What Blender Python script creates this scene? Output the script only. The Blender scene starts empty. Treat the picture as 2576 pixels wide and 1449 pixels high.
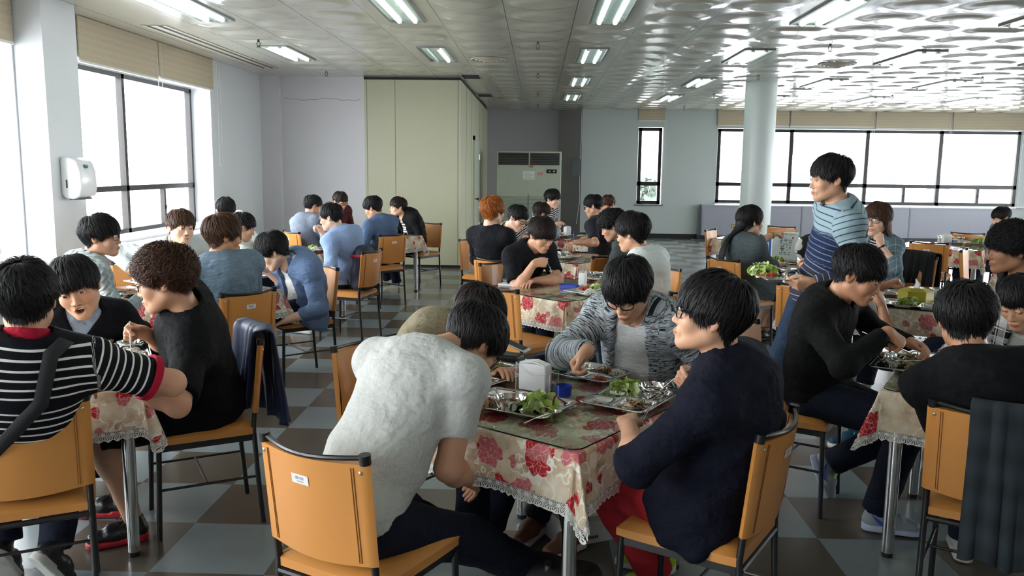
import bpy, math, random
import numpy as np
from mathutils import Vector, Matrix
random.seed(7); RNG = np.random.default_rng(11)
sc = bpy.context.scene
COL = sc.collection
PI = math.pi
# ------------------------------------------------------------------ camera
EYE = np.array([0., 0., 1.6]); FOC = 2100.91
def _basis(pitch=.1433127, yaw=-.029783, roll=.012002):
    f = np.array([math.sin(yaw)*math.cos(pitch), math.cos(yaw)*math.cos(pitch), -math.sin(pitch)])
    r = np.array([math.cos(yaw), -math.sin(yaw), 0]); u = np.cross(r, f)
    c, s = math.cos(roll), math.sin(roll)
    return c*r+s*u, -s*r+c*u, f
CR, CU, CF = _basis()
cam = bpy.data.objects.new('camera', bpy.data.cameras.new('camera')); COL.objects.link(cam)
cam.data.sensor_width = 36; cam.data.lens = FOC/2576*36; cam.data.clip_end = 400; cam.data.clip_start = .05
M = Matrix.Identity(4)
for i in range(3):
    M[i][0], M[i][1], M[i][2], M[i][3] = CR[i], CU[i], -CF[i], EYE[i]
cam.matrix_world = M
sc.camera = cam
def at(x, y, Y):
    """world point seen at a spot of the frame, at depth Y into the hall"""
    d = CF*FOC+CR*(x-1288)+CU*(724.5-y); return EYE+d*(Y/d[1])
def on(x, y, z):
    """world point seen at a spot of the frame, on the level z"""
    d = CF*FOC+CR*(x-1288)+CU*(724.5-y); return EYE+d*((z-EYE[2])/d[2])
# ------------------------------------------------------------------ world + light
CZ = 2.966
sc.view_settings.view_transform = 'Standard'; sc.view_settings.look = 'None'
sc.view_settings.gamma = 1; sc.view_settings.use_curve_mapping = False
sc.view_settings.exposure = 0.45
w = bpy.data.worlds.new('overcast_sky'); sc.world = w; w.use_nodes = True
bg = w.node_tree.nodes['Background']; bg.inputs[0].default_value = (.93, .97, 1, 1); bg.inputs[1].default_value = 12.5
def portal(x, y, z, sx, sy, rot):
    l = bpy.data.lights.new('window_daylight_portal', 'AREA'); l.shape = 'RECTANGLE'; l.size = sx; l.size_y = sy
    l.cycles.is_portal = True
    o = bpy.data.objects.new('window_daylight_portal', l); COL.objects.link(o); o.location = (x, y, z); o.rotation_euler = rot
for (y0, y1) in ((-2.6, .6), (1.2, 6.9), (7.7, 11.15)):
    portal(-4.75, (y0+y1)/2, 1.68, y1-y0, 1.75, (PI/2, 0, -PI/2))
portal(7.57, 19.95, 1.68, 6.95, 1.75, (-PI/2, 0, 0)); portal(2.58, 19.95, 1.66, .6, 1.8, (-PI/2, 0, 0))
portal(12.75, 11.3, 1.68, 12.6, 1.75, (PI/2, 0, PI/2))
# ------------------------------------------------------------------ node helpers
MATS = {}
class NT:
    def __init__(s, name):
        m = bpy.data.materials.new(name); m.use_nodes = True; s.m = m; s.t = m.node_tree; s.n = s.t.nodes
        s.b = s.n['Principled BSDF']; s.out = s.n['Material Output']
    def add(s, typ, **kw):
        n = s.n.new(typ)
        for k, v in kw.items():
            if k.startswith('i_'):
                key = k[2:]; key = int(key) if key.isdigit() else key.replace('_', ' ')
                if hasattr(v, 'is_linked') or isinstance(v, bpy.types.NodeSocket): s.t.links.new(v, n.inputs[key])
                else: n.inputs[key].default_value = v
            else: setattr(n, k, v)
        return n
    def link(s, a, b): s.t.links.new(a, b)
    def math(s, op, a, b=None, c=None, clamp=False):
        n = s.n.new('ShaderNodeMath'); n.operation = op; n.use_clamp = clamp
        for i, v in enumerate((a, b, c)):
            if v is None: continue
            if isinstance(v, bpy.types.NodeSocket): s.link(v, n.inputs[i])
            else: n.inputs[i].default_value = v
        return n.outputs[0]
    def mix(s, f, a, b):
        n = s.n.new('ShaderNodeMix'); n.data_type = 'RGBA'
        for sock, v in ((n.inputs[0], f), (n.inputs[6], a), (n.inputs[7], b)):
            if isinstance(v, bpy.types.NodeSocket): s.link(v, sock)
            elif isinstance(v, (int, float)): sock.default_value = v
            else: sock.default_value = (*v[:3], 1)
        return n.outputs[2]
    def ramp(s, f, stops, interp='LINEAR'):
        n = s.n.new('ShaderNodeValToRGB'); s.link(f, n.inputs[0]); r = n.color_ramp; r.interpolation = interp
        while len(r.elements) < len(stops): r.elements.new(.5)
        for e, (p, c) in zip(r.elements, stops): e.position = p; e.color = (*c[:3], 1) if not isinstance(c, (int, float)) else (c, c, c, 1)
        return n.outputs[0]
    def coord(s, kind='Object', scale=None, loc=None):
        c = s.n.new('ShaderNodeTexCoord').outputs[kind]
        if scale is not None or loc is not None:
            mp = s.n.new('ShaderNodeMapping'); s.link(c, mp.inputs[0])
            if scale is not None: mp.inputs['Scale'].default_value = scale if hasattr(scale, '__len__') else (scale,)*3
            if loc is not None: mp.inputs['Location'].default_value = loc
            c = mp.outputs[0]
        return c
    def noise(s, vec, scale, detail=3, rough=.5):
        n = s.add('ShaderNodeTexNoise'); s.link(vec, n.inputs['Vector']); n.inputs['Scale'].default_value = scale
        n.inputs['Detail'].default_value = detail; n.inputs['Roughness'].default_value = rough; return n.outputs[0]
    def bump(s, h, strength=.3, dist=.01):
        n = s.add('ShaderNodeBump'); s.link(h, n.inputs['Height']); n.inputs['Strength'].default_value = strength
        n.inputs['Distance'].default_value = dist; s.link(n.outputs[0], s.b.inputs['Normal'])
    def set(s, **kw):
        for k, v in kw.items():
            k = k.replace('_', ' '); i = s.b.inputs[k]
            if isinstance(v, bpy.types.NodeSocket): s.link(v, i)
            elif hasattr(v, '__len__') and len(v) == 3 and k != 'Normal': i.default_value = (*v, 1) if len(i.default_value) == 4 else v
            else: i.default_value = v
def srgb(*c):
    if max(c) > 1: c = [x/255 for x in c]
    return tuple(((x+.055)/1.055)**2.4 if x > .04045 else x/12.92 for x in c)
def simple(name, col, rough=.5, metal=0, spec=.5, var=.06, scale=8, bump=0, bscale=60, coat=0):
    if name in MATS: return MATS[name]
    t = NT(name); v = t.coord(); n = t.noise(v, scale, 4)
    dark = tuple(c*(1-var*2) for c in col)
    t.set(Base_Color=t.mix(n, dark, tuple(min(1, c*(1+var)) for c in col)), Roughness=rough, Metallic=metal)
    t.b.inputs['Specular IOR Level'].default_value = spec; t.b.inputs['Coat Weight'].default_value = coat
    if bump: t.bump(t.noise(v, bscale, 3), bump, .002)
    MATS[name] = t.m; return t.m
# ------------------------------------------------------------------ mesh helpers
def mesh_np(name, V, F, smooth=True, uv=None, mats=None, midx=None, attrs=None, cattr=None):
    """V (n,3), F list/array of quads (m,4) or list of faces"""
    me = bpy.data.meshes.new(name); V = np.asarray(V, dtype=np.float32)
    if isinstance(F, np.ndarray):
        nf, k = F.shape; me.vertices.add(len(V)); me.vertices.foreach_set('co', V.ravel())
        me.loops.add(nf*k); me.loops.foreach_set('vertex_index', F.astype(np.int32).ravel())
        me.polygons.add(nf); me.polygons.foreach_set('loop_start', np.arange(0, nf*k, k, dtype=np.int32))
        me.polygons.foreach_set('loop_total', np.full(nf, k, dtype=np.int32))
        me.update(calc_edges=True)
    else:
        me.from_pydata([tuple(v) for v in V], [], F); me.update()
    if smooth: me.polygons.foreach_set('use_smooth', np.ones(len(me.polygons), dtype=bool))
    if midx is not None: me.polygons.foreach_set('material_index', np.asarray(midx, dtype=np.int32))
    if uv is not None:
        l = me.uv_layers.new(name='UVMap'); li = np.empty(len(me.loops), dtype=np.int32); me.loops.foreach_get('vertex_index', li)
        l.data.foreach_set('uv', np.asarray(uv, dtype=np.float32)[li].ravel())
    for k, a in (attrs or {}).items():
        at_ = me.attributes.new(k, 'FLOAT', 'POINT'); at_.data.foreach_set('value', np.asarray(a, dtype=np.float32))
    for k, a in (cattr or {}).items():
        at_ = me.attributes.new(k, 'FLOAT_COLOR', 'POINT'); at_.data.foreach_set('color', np.asarray(a, dtype=np.float32).ravel())
    for m in (mats or []): me.materials.append(m)
    return me
class MB:
    """collects simple solids into one mesh"""
    def __init__(s): s.V = []; s.F = []; s.n = 0; s.mi = []; s.uv = []
    def put(s, V, F, m=0, uv=None):
        s.V.append(np.asarray(V, float)); s.F += [tuple(i+s.n for i in f) for f in F]; s.n += len(V); s.mi += [m]*len(F)
        s.uv.append(np.zeros((len(V), 2)) if uv is None else np.asarray(uv)); return s
    def box(s, x0, x1, y0, y1, z0, z1, m=0, bev=0):
        if bev > 0:
            return s.rbox(((x0+x1)/2, (y0+y1)/2, (z0+z1)/2), (x1-x0, y1-y0, z1-z0), bev, m)
        V = [(x, y, z) for z in (z0, z1) for x, y in ((x0, y0), (x1, y0), (x1, y1), (x0, y1))]
        return s.put(V, [(0, 3, 2, 1), (4, 5, 6, 7), (0, 1, 5, 4), (1, 2, 6, 5), (2, 3, 7, 6), (3, 0, 4, 7)], m)
    def rbox(s, c, size, r, m=0, R=None, seg=3):
        """box with rounded plan corners and rounded top and bottom edges"""
        hx, hy, hz = [v/2 for v in size]; r = min(r, hx*.99, hy*.99, hz*.99)
        rings = []
        for t in [(-1, a) for a in np.linspace(PI/2, 0, seg+1)]+[(1, a) for a in np.linspace(0, PI/2, seg+1)]:
            z = t[0]*(hz-r+r*math.sin(t[1])); e = r*math.cos(t[1]) - r
            ring = []
            for q in range(4):
                for a in np.linspace(q*PI/2, q*PI/2+PI/2, seg+1):
                    cx = (hx-r)*(1 if q in (0, 3) else -1); cy = (hy-r)*(1 if q in (0, 1) else -1)
                    ring.append((cx+(r+e)*math.cos(a), cy+(r+e)*math.sin(a), z))
            rings.append(ring)
        k = len(rings[0]); V = np.array([p for g in rings for p in g])
        if R is not None: V = V@np.array(R).T
        V = V+np.array(c)
        F = [(i*k+j, i*k+(j+1) % k, (i+1)*k+(j+1) % k, (i+1)*k+j) for i in range(len(rings)-1) for j in range(k)]
        F += [tuple(reversed(range(k))), tuple(range((len(rings)-1)*k, len(rings)*k))]
        return s.put(V, F, m)
    def tube(s, pts, r, n=10, m=0, cap=True, flat=1.0):
        pts = [np.array(p, float) for p in pts]; R = r if hasattr(r, '__len__') else [r]*len(pts)
        V = []; up = None
        for i, p in enumerate(pts):
            d = (pts[min(i+1, len(pts)-1)]-pts[max(i-1, 0)]); d = d/(np.linalg.norm(d)+1e-9)
            if up is None: up = np.array([0, 0, 1.]) if abs(d[2]) < .9 else np.array([1., 0, 0])
            a = np.cross(d, up); a /= np.linalg.norm(a)+1e-9; b = np.cross(a, d); up = b
            for j in range(n):
                t = 2*PI*j/n; V.append(p+R[i]*(math.cos(t)*a+flat*math.sin(t)*b))
        F = [(i*n+j, i*n+(j+1) % n, (i+1)*n+(j+1) % n, (i+1)*n+j) for i in range(len(pts)-1) for j in range(n)]
        if cap: F += [tuple(reversed(range(n))), tuple(range((len(pts)-1)*n, len(pts)*n))]
        return s.put(V, F, m)
    def cyl(s, a, b, r, r2=None, n=20, m=0): return s.tube([a, b], [r, r2 if r2 is not None else r], n, m)
    def lathe(s, prof, n=32, c=(0, 0, 0), m=0, sx=1, sy=1):
        V = []; k = len(prof)
        for j in range(n):
            t = 2*PI*j/n
            for r, z in prof: V.append((c[0]+sx*r*math.cos(t), c[1]+sy*r*math.sin(t), c[2]+z))
        F = [(j*k+i, ((j+1) % n)*k+i, ((j+1) % n)*k+i+1, j*k+i+1) for j in range(n) for i in range(k-1)]
        return s.put(V, F, m)
    def quad(s, a, b, c, d, m=0): return s.put([a, b, c, d], [(0, 1, 2, 3)], m, [(0, 0), (1, 0), (1, 1), (0, 1)])
    def ball(s, c, r, n=8, m=0, R=None):
        r = np.array(r if hasattr(r, '__len__') else [r]*3, float); V = []; k = n//2+1
        for i in range(k):
            a = PI*i/(k-1)-PI/2
            for j in range(n):
                t = 2*PI*j/n; V.append((r[0]*math.cos(a)*math.cos(t), r[1]*math.cos(a)*math.sin(t), r[2]*math.sin(a)))
        V = np.array(V)
        if R is not None: V = V@np.array(R).T
        F = [(i*n+j, i*n+(j+1) % n, (i+1)*n+(j+1) % n, (i+1)*n+j) for i in range(k-1) for j in range(n)]
        return s.put(V+np.array(c), F, m)
    def mesh(s, name, mats, smooth=False):
        me = mesh_np(name, np.concatenate(s.V), s.F, smooth, np.concatenate(s.uv), mats if isinstance(mats, list) else [mats], s.mi)
        return me
    def obj(s, name, mats, parent=None, smooth=False, auto=True):
        me = s.mesh(name, mats, smooth)
        if auto and smooth: autosmooth(me)
        return link(name, me, parent)
def autosmooth(me, deg=40):
    try: me.set_sharp_from_angle(angle=math.radians(deg))
    except Exception: pass
def link(name, me, parent=None):
    o = bpy.data.objects.new(name, me); COL.objects.link(o)
    if parent is not None: o.parent = parent
    return o
def thing(name, label, cat, loc=(0, 0, 0), rz=0, group=None, rot=None):
    o = bpy.data.objects.new(name, None); COL.objects.link(o); o.location = loc
    o.rotation_euler = rot if rot is not None else (0, 0, rz); o.empty_display_size = .1
    return tag(o, label, cat, group)
def tag(o, label, cat=None, group=None, kind=None):
    if label: o['label'] = label
    if cat: o['category'] = cat
    if group: o['group'] = group
    if kind: o['kind'] = kind
    return o
def struct(o): o['kind'] = 'structure'; return o
def kids(o): return [c for c in COL.objects if c.parent == o]
KID = {}
def dup(src, loc, rz=0, label=None, group=None, children=None, cat=None):
    r = src.copy(); COL.objects.link(r); r.location = loc; r.rotation_euler = (0, 0, rz)
    if label: r['label'] = label
    if group: r['group'] = group
    if src.name not in KID: KID[src.name] = [(c, kids(c)) for c in kids(src)]
    for c, gs in KID[src.name]:
        d = c.copy(); COL.objects.link(d); d.parent = r
        for g in gs:
            e = g.copy(); COL.objects.link(e); e.parent = d
    return r
USED = set()
def place(proto, loc, rz=0, label=None, group=None):
    """first call moves the prototype itself, later calls copy it"""
    if proto.name not in USED:
        USED.add(proto.name); KID[proto.name] = [(c, kids(c)) for c in kids(proto)]
        proto.location = loc; proto.rotation_euler = (0, 0, rz)
        if label: proto['label'] = label
        if group: proto['group'] = group
        return proto
    return dup(proto, loc, rz, label, group)
# ================================================================== the room
def wallmat(name, col, rough=.55):
    t = NT(name); v = t.coord(); n = t.noise(v, .6, 5, .6); n2 = t.noise(v, 9, 4)
    c = t.mix(n, tuple(x*.93 for x in col), col); c = t.mix(t.math('MULTIPLY', n2, .12), c, tuple(x*.8 for x in col))
    t.set(Base_Color=c, Roughness=rough); t.bump(t.noise(v, 160, 3), .12, .002); return t.m
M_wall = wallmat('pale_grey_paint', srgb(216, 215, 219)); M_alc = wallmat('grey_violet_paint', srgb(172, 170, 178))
M_beige = wallmat('beige_panel', srgb(192, 192, 164), .35); M_white = wallmat('white_paint', srgb(222, 226, 230), .4)
M_heat = wallmat('grey_cabinet_enamel', srgb(158, 160, 172), .4); M_base = simple('black_skirting', (.012, .012, .014), .4)
M_frame = simple('dark_bronze_aluminium', (.028, .026, .026), .35, .3); M_col = wallmat('column_paint', srgb(206, 216, 214), .35)
def floor_mat():
    t = NT('checked_vinyl_tiles'); S = .4619
    co = t.coord('Object', 1/S, (1.5171/S*1.0, 0, 0)); sp = t.add('ShaderNodeSeparateXYZ'); t.link(co, sp.inputs[0])
    x, y = sp.outputs[0], t.math('SUBTRACT', sp.outputs[1], 3.9858/S)
    fx, fy = t.math('FLOOR', x), t.math('FLOOR', y)
    par = t.math('FLOORED_MODULO', t.math('ADD', t.math('ADD', fx, fy), 1), 2)
    wn = t.add('ShaderNodeTexWhiteNoise', noise_dimensions='2D'); cb = t.add('ShaderNodeCombineXYZ', i_0=fx, i_1=fy); t.link(cb.outputs[0], wn.inputs['Vector'])
    v = t.coord(); n1 = t.noise(v, 1.6, 5, .55); n2 = t.noise(v, 14, 3)
    a = t.mix(n1, srgb(84, 76, 66), srgb(100, 91, 80)); b = t.mix(n1, srgb(122, 133, 137), srgb(142, 152, 155))
    c = t.mix(par, a, b); c = t.mix(t.math('MULTIPLY', n2, .2), c, t.mix(.5, c, srgb(60, 62, 62)))
    c = t.mix(t.math('MULTIPLY', wn.outputs[0], .22), c, srgb(90, 92, 84))
    ex = t.math('ABSOLUTE', t.math('SUBTRACT', t.math('FRACT', x), .5)); ey = t.math('ABSOLUTE', t.math('SUBTRACT', t.math('FRACT', y), .5))
    line = t.math('GREATER_THAN', t.math('MAXIMUM', ex, ey), .4965)
    t.set(Base_Color=t.mix(t.math('MULTIPLY', line, .5), c, (.03, .03, .03)), Roughness=t.math('ADD', t.math('MULTIPLY', t.noise(v, 3, 4, .6), .14), .17))
    t.b.inputs['Specular IOR Level'].default_value = .42
    h = t.noise(v, 2.0, 2); t.bump(h, .2, .006); return t.m
def ceil_mat():
    t = NT('embossed_enamel_ceiling'); v = t.coord(); sp = t.add('ShaderNodeSeparateXYZ'); t.link(v, sp.inputs[0])
    PX, PY = .628, .61
    x = t.math('DIVIDE', t.math('SUBTRACT', sp.outputs[0], .306), PX); y = t.math('DIVIDE', t.math('SUBTRACT', sp.outputs[1], .28), PY)
    fx = t.math('SUBTRACT', t.math('FRACT', x), .5)
    jx = t.math('GREATER_THAN', t.math('ABSOLUTE', fx), .494)
    row = t.math('FRACT', t.math('DIVIDE', y, 5)); jy = t.math('GREATER_THAN', t.math('ABSOLUTE', t.math('SUBTRACT', row, .5)), .4988)
    j = t.math('MAXIMUM', jx, jy)
    c = t.mix(t.noise(v, .7, 4), srgb(186, 185, 171), srgb(202, 200, 187)); c = t.mix(j, c, srgb(80, 82, 76))
    t.set(Base_Color=c, Roughness=.15); t.b.inputs['Specular IOR Level'].default_value = .62; t.b.inputs['Coat Weight'].default_value = .12; t.b.inputs['Coat Roughness'].default_value = .06
    t.bump(t.noise(v, 1.6, 2), .3, .015); return t.m
X0, X1, Y0, Y1 = -4.35, 12.5, -3.2, 19.65
o = MB().quad((X0-.5, Y0, 0), (X1, Y0, 0), (X1, Y1+.9, 0), (X0-.5, Y1+.9, 0)).obj('floor', floor_mat()); struct(o)
M_ceil = ceil_mat()
def ceiling_mesh():
    PX, PY = .628, .61; n = 15
    xs = np.arange(.306-8*PX, X1+.7, PX/n); ys = np.concatenate([[Y0-.3, 0., 4.], np.arange(.28+9*PY, Y1+.95, PY/n)])
    X, Y = np.meshgrid(xs, ys, indexing='ij'); fx = ((X-.306)/PX) % 1-.5; fy = ((Y-.28)/PY) % 1-.5
    r = np.sqrt(fx*fx+fy*fy)*PX; q = np.clip((r-.185)/.1, 0, 1); h = (1-q*q*(3-2*q))*.02
    # plain panels where lights, vents and the column sit
    for _, ry in ROWS:
        for cx, _ in COLS:
            h = np.where((abs(X-cx) < PX/2+.01) & (abs(Y-ry) < .9), 0, h)
    for cx, cy, rr in ((-.66, 10.93, .33), (3.8, 11.12, .33), (-.66, 17.2, .33), (7.2, 17.6, .33), (3.5, 13.63, .5)): h = np.where((X-cx)**2+(Y-cy)**2 < rr*rr, 0, h)
    h = np.where((Y < 6.2) | (X < -3.45), 0, h); h = np.where((X < -.7) & (Y > 12.6), 0, h)
    k = len(ys); V = np.stack([X, Y, CZ-h], -1).reshape(-1, 3); i, j = np.meshgrid(np.arange(len(xs)-1), np.arange(k-1), indexing='ij')
    a = (i*k+j).ravel(); return mesh_np('ceiling', V, np.stack([a, a+1, a+k+1, a+k], -1), True, mats=[M_ceil])
ROWS = [('nearest', 7.55), ('second', 10.5), ('third', 13.55), ('farthest', 16.5), ('overhead', 4.5), ('rearmost', 1.45)]
COLS = [(-3.1, 'window-side'), (-1.26, 'left aisle'), (.62, 'central'), (2.5, 'right of centre'), (4.43, 'column-side'), (6.25, 'right-hand'), (8.1, 'far right'), (9.95, 'outer right'), (11.7, 'right wall')]
struct(link('ceiling', ceiling_mesh()))
# ---- left wall with its windows
def wall_y(mb, x0, x1, segs, z0=0, z1=CZ):
    for a, b in segs: mb.box(x0, x1, a, b, z0, z1)
SILL, HEAD = .80, 2.58
lw = MB(); wall_y(lw, X0-.35, X0, [(11.15, 13.25), (6.95, 7.68), (.7, 1.15), (Y0, -2.7)])
wall_y(lw, X0-.35, X0, [(7.68, 11.15), (1.15, 6.95), (-2.7, .7)], 0, SILL-.03); wall_y(lw, X0-.35, X0, [(7.68, 11.15), (1.15, 6.95), (-2.7, .7)], HEAD, CZ)
struct(lw.obj('wall_left', M_white))
p = MB(); p.box(X0, -4.1, 6.97, 7.49, 0, CZ); struct(p.obj('trim_1', M_white))
bs = MB(); bs.box(X0, X0+.012, 11.15, 13.25, 0, .1); bs.box(-4.1, -4.088, 6.96, 7.5, 0, .1); struct(bs.obj('baseboard_left', M_base))
bw = MB(); bw.box(-4.7, -2.74, 13.25, 13.45, 0, CZ); bw.box(-4.36, -4.05, 13.15, 13.26, 0, CZ)
struct(bw.obj('wall_back_left', M_wall))
def crack_mat():
    return simple('plaster_crack', srgb(170, 172, 182), .7)
cr = MB(); px = -3.95
pts = [(x, 13.245, 2.62+.012*math.sin(x*9)+.008*math.sin(x*31)) for x in np.linspace(-4.0, -2.8, 40)]
cr.tube(pts, .0035, 4); struct(cr.obj('trim_2', crack_mat()))
# beige partition room
BX0, BX1, BY0 = -2.74, -1.23, 13.25
b = MB(); b.box(BX0, BX1, BY0, 20.2, 0, 2.93); struct(b.obj('wall_partition', M_beige))
b = MB()
for x in (-2.70, -2.255, -1.27): b.box(x-.004, x+.004, BY0-.004, BY0+.01, 0, 2.93)
for y in (14.3, 15.4, 17.5, 18.6): b.box(BX1-.01, BX1+.003, y-.004, y+.004, 0, 2.93)
struct(b.obj('trim_3', simple('panel_joint', srgb(140, 142, 112), .5)))
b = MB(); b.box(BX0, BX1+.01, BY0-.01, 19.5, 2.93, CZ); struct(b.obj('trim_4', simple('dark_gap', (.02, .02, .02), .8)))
b = MB(); b.box(BX0, BX1, BY0-.012, BY0, 0, .04); b.box(BX1, BX1+.012, BY0, 19.6, 0, .04); struct(b.obj('baseboard_partition', M_base))
# side door
M_door = simple('cream_door', srgb(190, 196, 178), .3); M_chrome = simple('brushed_chrome', (.75, .76, .78), .22, 1)
d = thing('door_1', None, None); struct(d)
m = MB(); m.box(BX1, BX1+.02, 15.86, 17.04, .02, 2.1); m.obj('door_leaf', M_door, d)
m = MB(); m.box(BX1, BX1+.035, 15.78, 15.86, 0, 2.18); m.box(BX1, BX1+.035, 17.04, 17.12, 0, 2.18); m.box(BX1, BX1+.035, 15.78, 17.12, 2.1, 2.18); m.obj('door_frame', simple('grey_door_frame', srgb(205, 208, 196), .3), d)
m = MB(); m.cyl((BX1+.02, 15.95, 1.0), (BX1+.07, 15.95, 1.0), .012); m.ball((BX1+.085, 15.95, 1.0), .026); m.box(BX1+.02, BX1+.026, 15.92, 15.98, .94, 1.06); m.box(BX1+.02, BX1+.03, 15.93, 15.97, 1.28, 1.36); m.obj('door_knob', simple('dark_steel', (.12, .12, .12), .3, .9), d, True)
m = MB()
for z in (.4, 1.75): m.cyl((BX1+.03, 17.05, z), (BX1+.03, 17.05, z+.1), .012)
m.obj('door_hinge', M_chrome, d, True)
# alcove
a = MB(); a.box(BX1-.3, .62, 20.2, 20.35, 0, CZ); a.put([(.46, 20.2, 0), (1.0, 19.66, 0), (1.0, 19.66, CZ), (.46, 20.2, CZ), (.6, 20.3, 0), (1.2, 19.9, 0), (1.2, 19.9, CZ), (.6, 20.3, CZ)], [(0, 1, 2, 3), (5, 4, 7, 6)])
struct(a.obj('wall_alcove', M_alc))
# far wall with the strip of windows
fw = MB(); fw.box(.99, 2.29, Y1, Y1+.3, 0, CZ); fw.box(2.29, 2.87, Y1, Y1+.3, 0, .775); fw.box(2.29, 2.87, Y1, Y1+.3, 2.56, CZ)
fw.box(2.87, 3.72, Y1, Y1+.3, 0, CZ); fw.box(3.72, 4.12, Y1+.06, Y1+.3, 0, CZ); fw.box(4.12, 11.05, Y1+.06, Y1+.3, 0, .80); fw.box(4.12, 11.05, Y1+.06, Y1+.3, 2.56, CZ)
fw.box(11.05, X1+.3, Y1+.06, Y1+.3, 0, CZ)
struct(fw.obj('wall_far', wallmat('cool_grey_paint', srgb(190, 199, 198))))
b = MB(); b.box(.99, 3.72, Y1-.015, Y1, 0, .11); b.box(3.72, 10.5, Y1-.2, Y1-.19, 0, .1); b.box(10.5, X1, Y1, Y1+.06, 0, .1); struct(b.obj('baseboard_far', M_base))
rw = MB()
for z0, z1 in ((0, .8), (2.56, CZ)): rw.box(X1, X1+.25, Y0, Y1+.3, z0, z1)
for y0, y1 in ((Y0, 4.95), (8.9, 9.2), (13.3, 13.6), (17.6, Y1+.3)): rw.box(X1, X1+.25, y0, y1, .8, 2.56)
struct(rw.obj('wall_right', M_wall))
nw = MB(); nw.box(X0-.35, X1+.25, Y0-.2, Y0, 0, CZ); struct(nw.obj('wall_near', M_wall))
# window frames + panes
def pane_mat():
    t = NT('window_pane_glass'); t.n.remove(t.b); g = t.add('ShaderNodeBsdfGlossy'); g.inputs['Roughness'].default_value = .02
    tr = t.add('ShaderNodeBsdfTransparent'); f = t.add('ShaderNodeLayerWeight'); ff = t.math('ADD', t.math('MULTIPLY', t.math('POWER', f.outputs[1], 4), .6), .04)
    mx = t.add('ShaderNodeMixShader'); t.link(ff, mx.inputs[0]); t.link(tr.outputs[0], mx.inputs[1]); t.link(g.outputs[0], mx.inputs[2]); t.link(mx.outputs[0], t.out.inputs[0]); return t.m
M_pane = pane_mat()
WN = [0]
def window(axis, pos, a0, a1, z0, z1, zt, mull, low, w_=.05, dep=.07, blinds=None, sill=None):
    """axis 'x': plane x=pos spanning y;  axis 'y': plane y=pos spanning x"""
    WN[0] += 1; root = struct(thing('window_%d' % WN[0], None, None))
    def bx(mb, u0, u1, za, zb, d0=0, d1=dep):
        if axis == 'x': mb.box(pos-d1, pos-d0, u0, u1, za, zb)
        else: mb.box(u0, u1, pos+d0, pos+d1, za, zb)
    f = MB(); bx(f, a0, a1, z0, z0+w_); bx(f, a0, a1, z1-w_, z1); bx(f, a0, a0+w_, z0, z1); bx(f, a1-w_, a1, z0, z1); bx(f, a0, a1, zt-w_*.6, zt+w_*.6)
    for u in mull: bx(f, u-w_*.6, u+w_*.6, z0, z1)
    f.obj('window_frame', M_frame, root)
    for u in low:
        s = MB(); bx(s, u-w_*.45, u+w_*.45, z0+w_, zt-.03, -.012, dep*.6); s.obj('sash_stile', M_frame, root)
        s = MB()
        if axis == 'x': s.ball((pos+.02, u, (z0+zt)/2), (.012, .012, .03))
        else: s.ball((u, pos-.02, (z0+zt)/2), (.012, .012, .03))
        s.obj('sash_latch', M_base, root, True)
    us = [a0]+list(mull)+[a1]
    for u0, u1 in zip(us, us[1:]):
        for za, zb in ((z0, zt), (zt, z1)):
            q = MB(); bx(q, u0+w_*.5, u1-w_*.5, za+w_*.5, zb-w_*.5, dep*.4, dep*.5); q.obj('window_pane', M_pane, root)
    return root
M_sill = simple('white_sill', srgb(225, 228, 230), .35)
w1 = window('x', -4.60, 7.70, 11.13, .82, 2.57, 1.32, [9.3], [10.2])
w2 = window('x', -4.60, 1.17, 6.93, .82, 2.57, 1.32, [2.6, 4.05, 5.5], [1.9, 4.8])
w3 = window('x', -4.60, -2.68, .68, .82, 2.57, 1.32, [-1.5, -.3], [])
w4 = window('y', Y1+.12, 4.14, 11.03, .84, 2.55, 1.275, [5.83, 7.57, 9.24], [6.63, 8.47, 10.16], .07)
w5 = window('y', Y1+.10, 2.31, 2.85, .79, 2.55, 1.262, [], [], .075)
for y0, y1 in ((4.95, 8.9), (9.2, 13.3), (13.6, 17.6)):
    wr = window('x', X1+.2, y0, y1, .8, 2.56, 1.275, [y0+(y1-y0)/3, y0+2*(y1-y0)/3], [], .07)
s = MB(); s.box(-4.7, -4.33, 7.68, 11.15, .77, .80); s.box(-4.7, -4.33, 1.15, 6.95, .77, .80); struct(s.obj('trim_5', M_sill))
s = MB(); s.box(2.25, 2.91, Y1-.03, Y1+.1, .755, .785); struct(s.obj('trim_6', simple('stone_sill', srgb(120, 120, 124), .4)))
s = MB(); s.box(4.12, 11.2, Y1-.02, Y1+.14, .815, .84); struct(s.obj('trim_7', M_sill))
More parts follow.
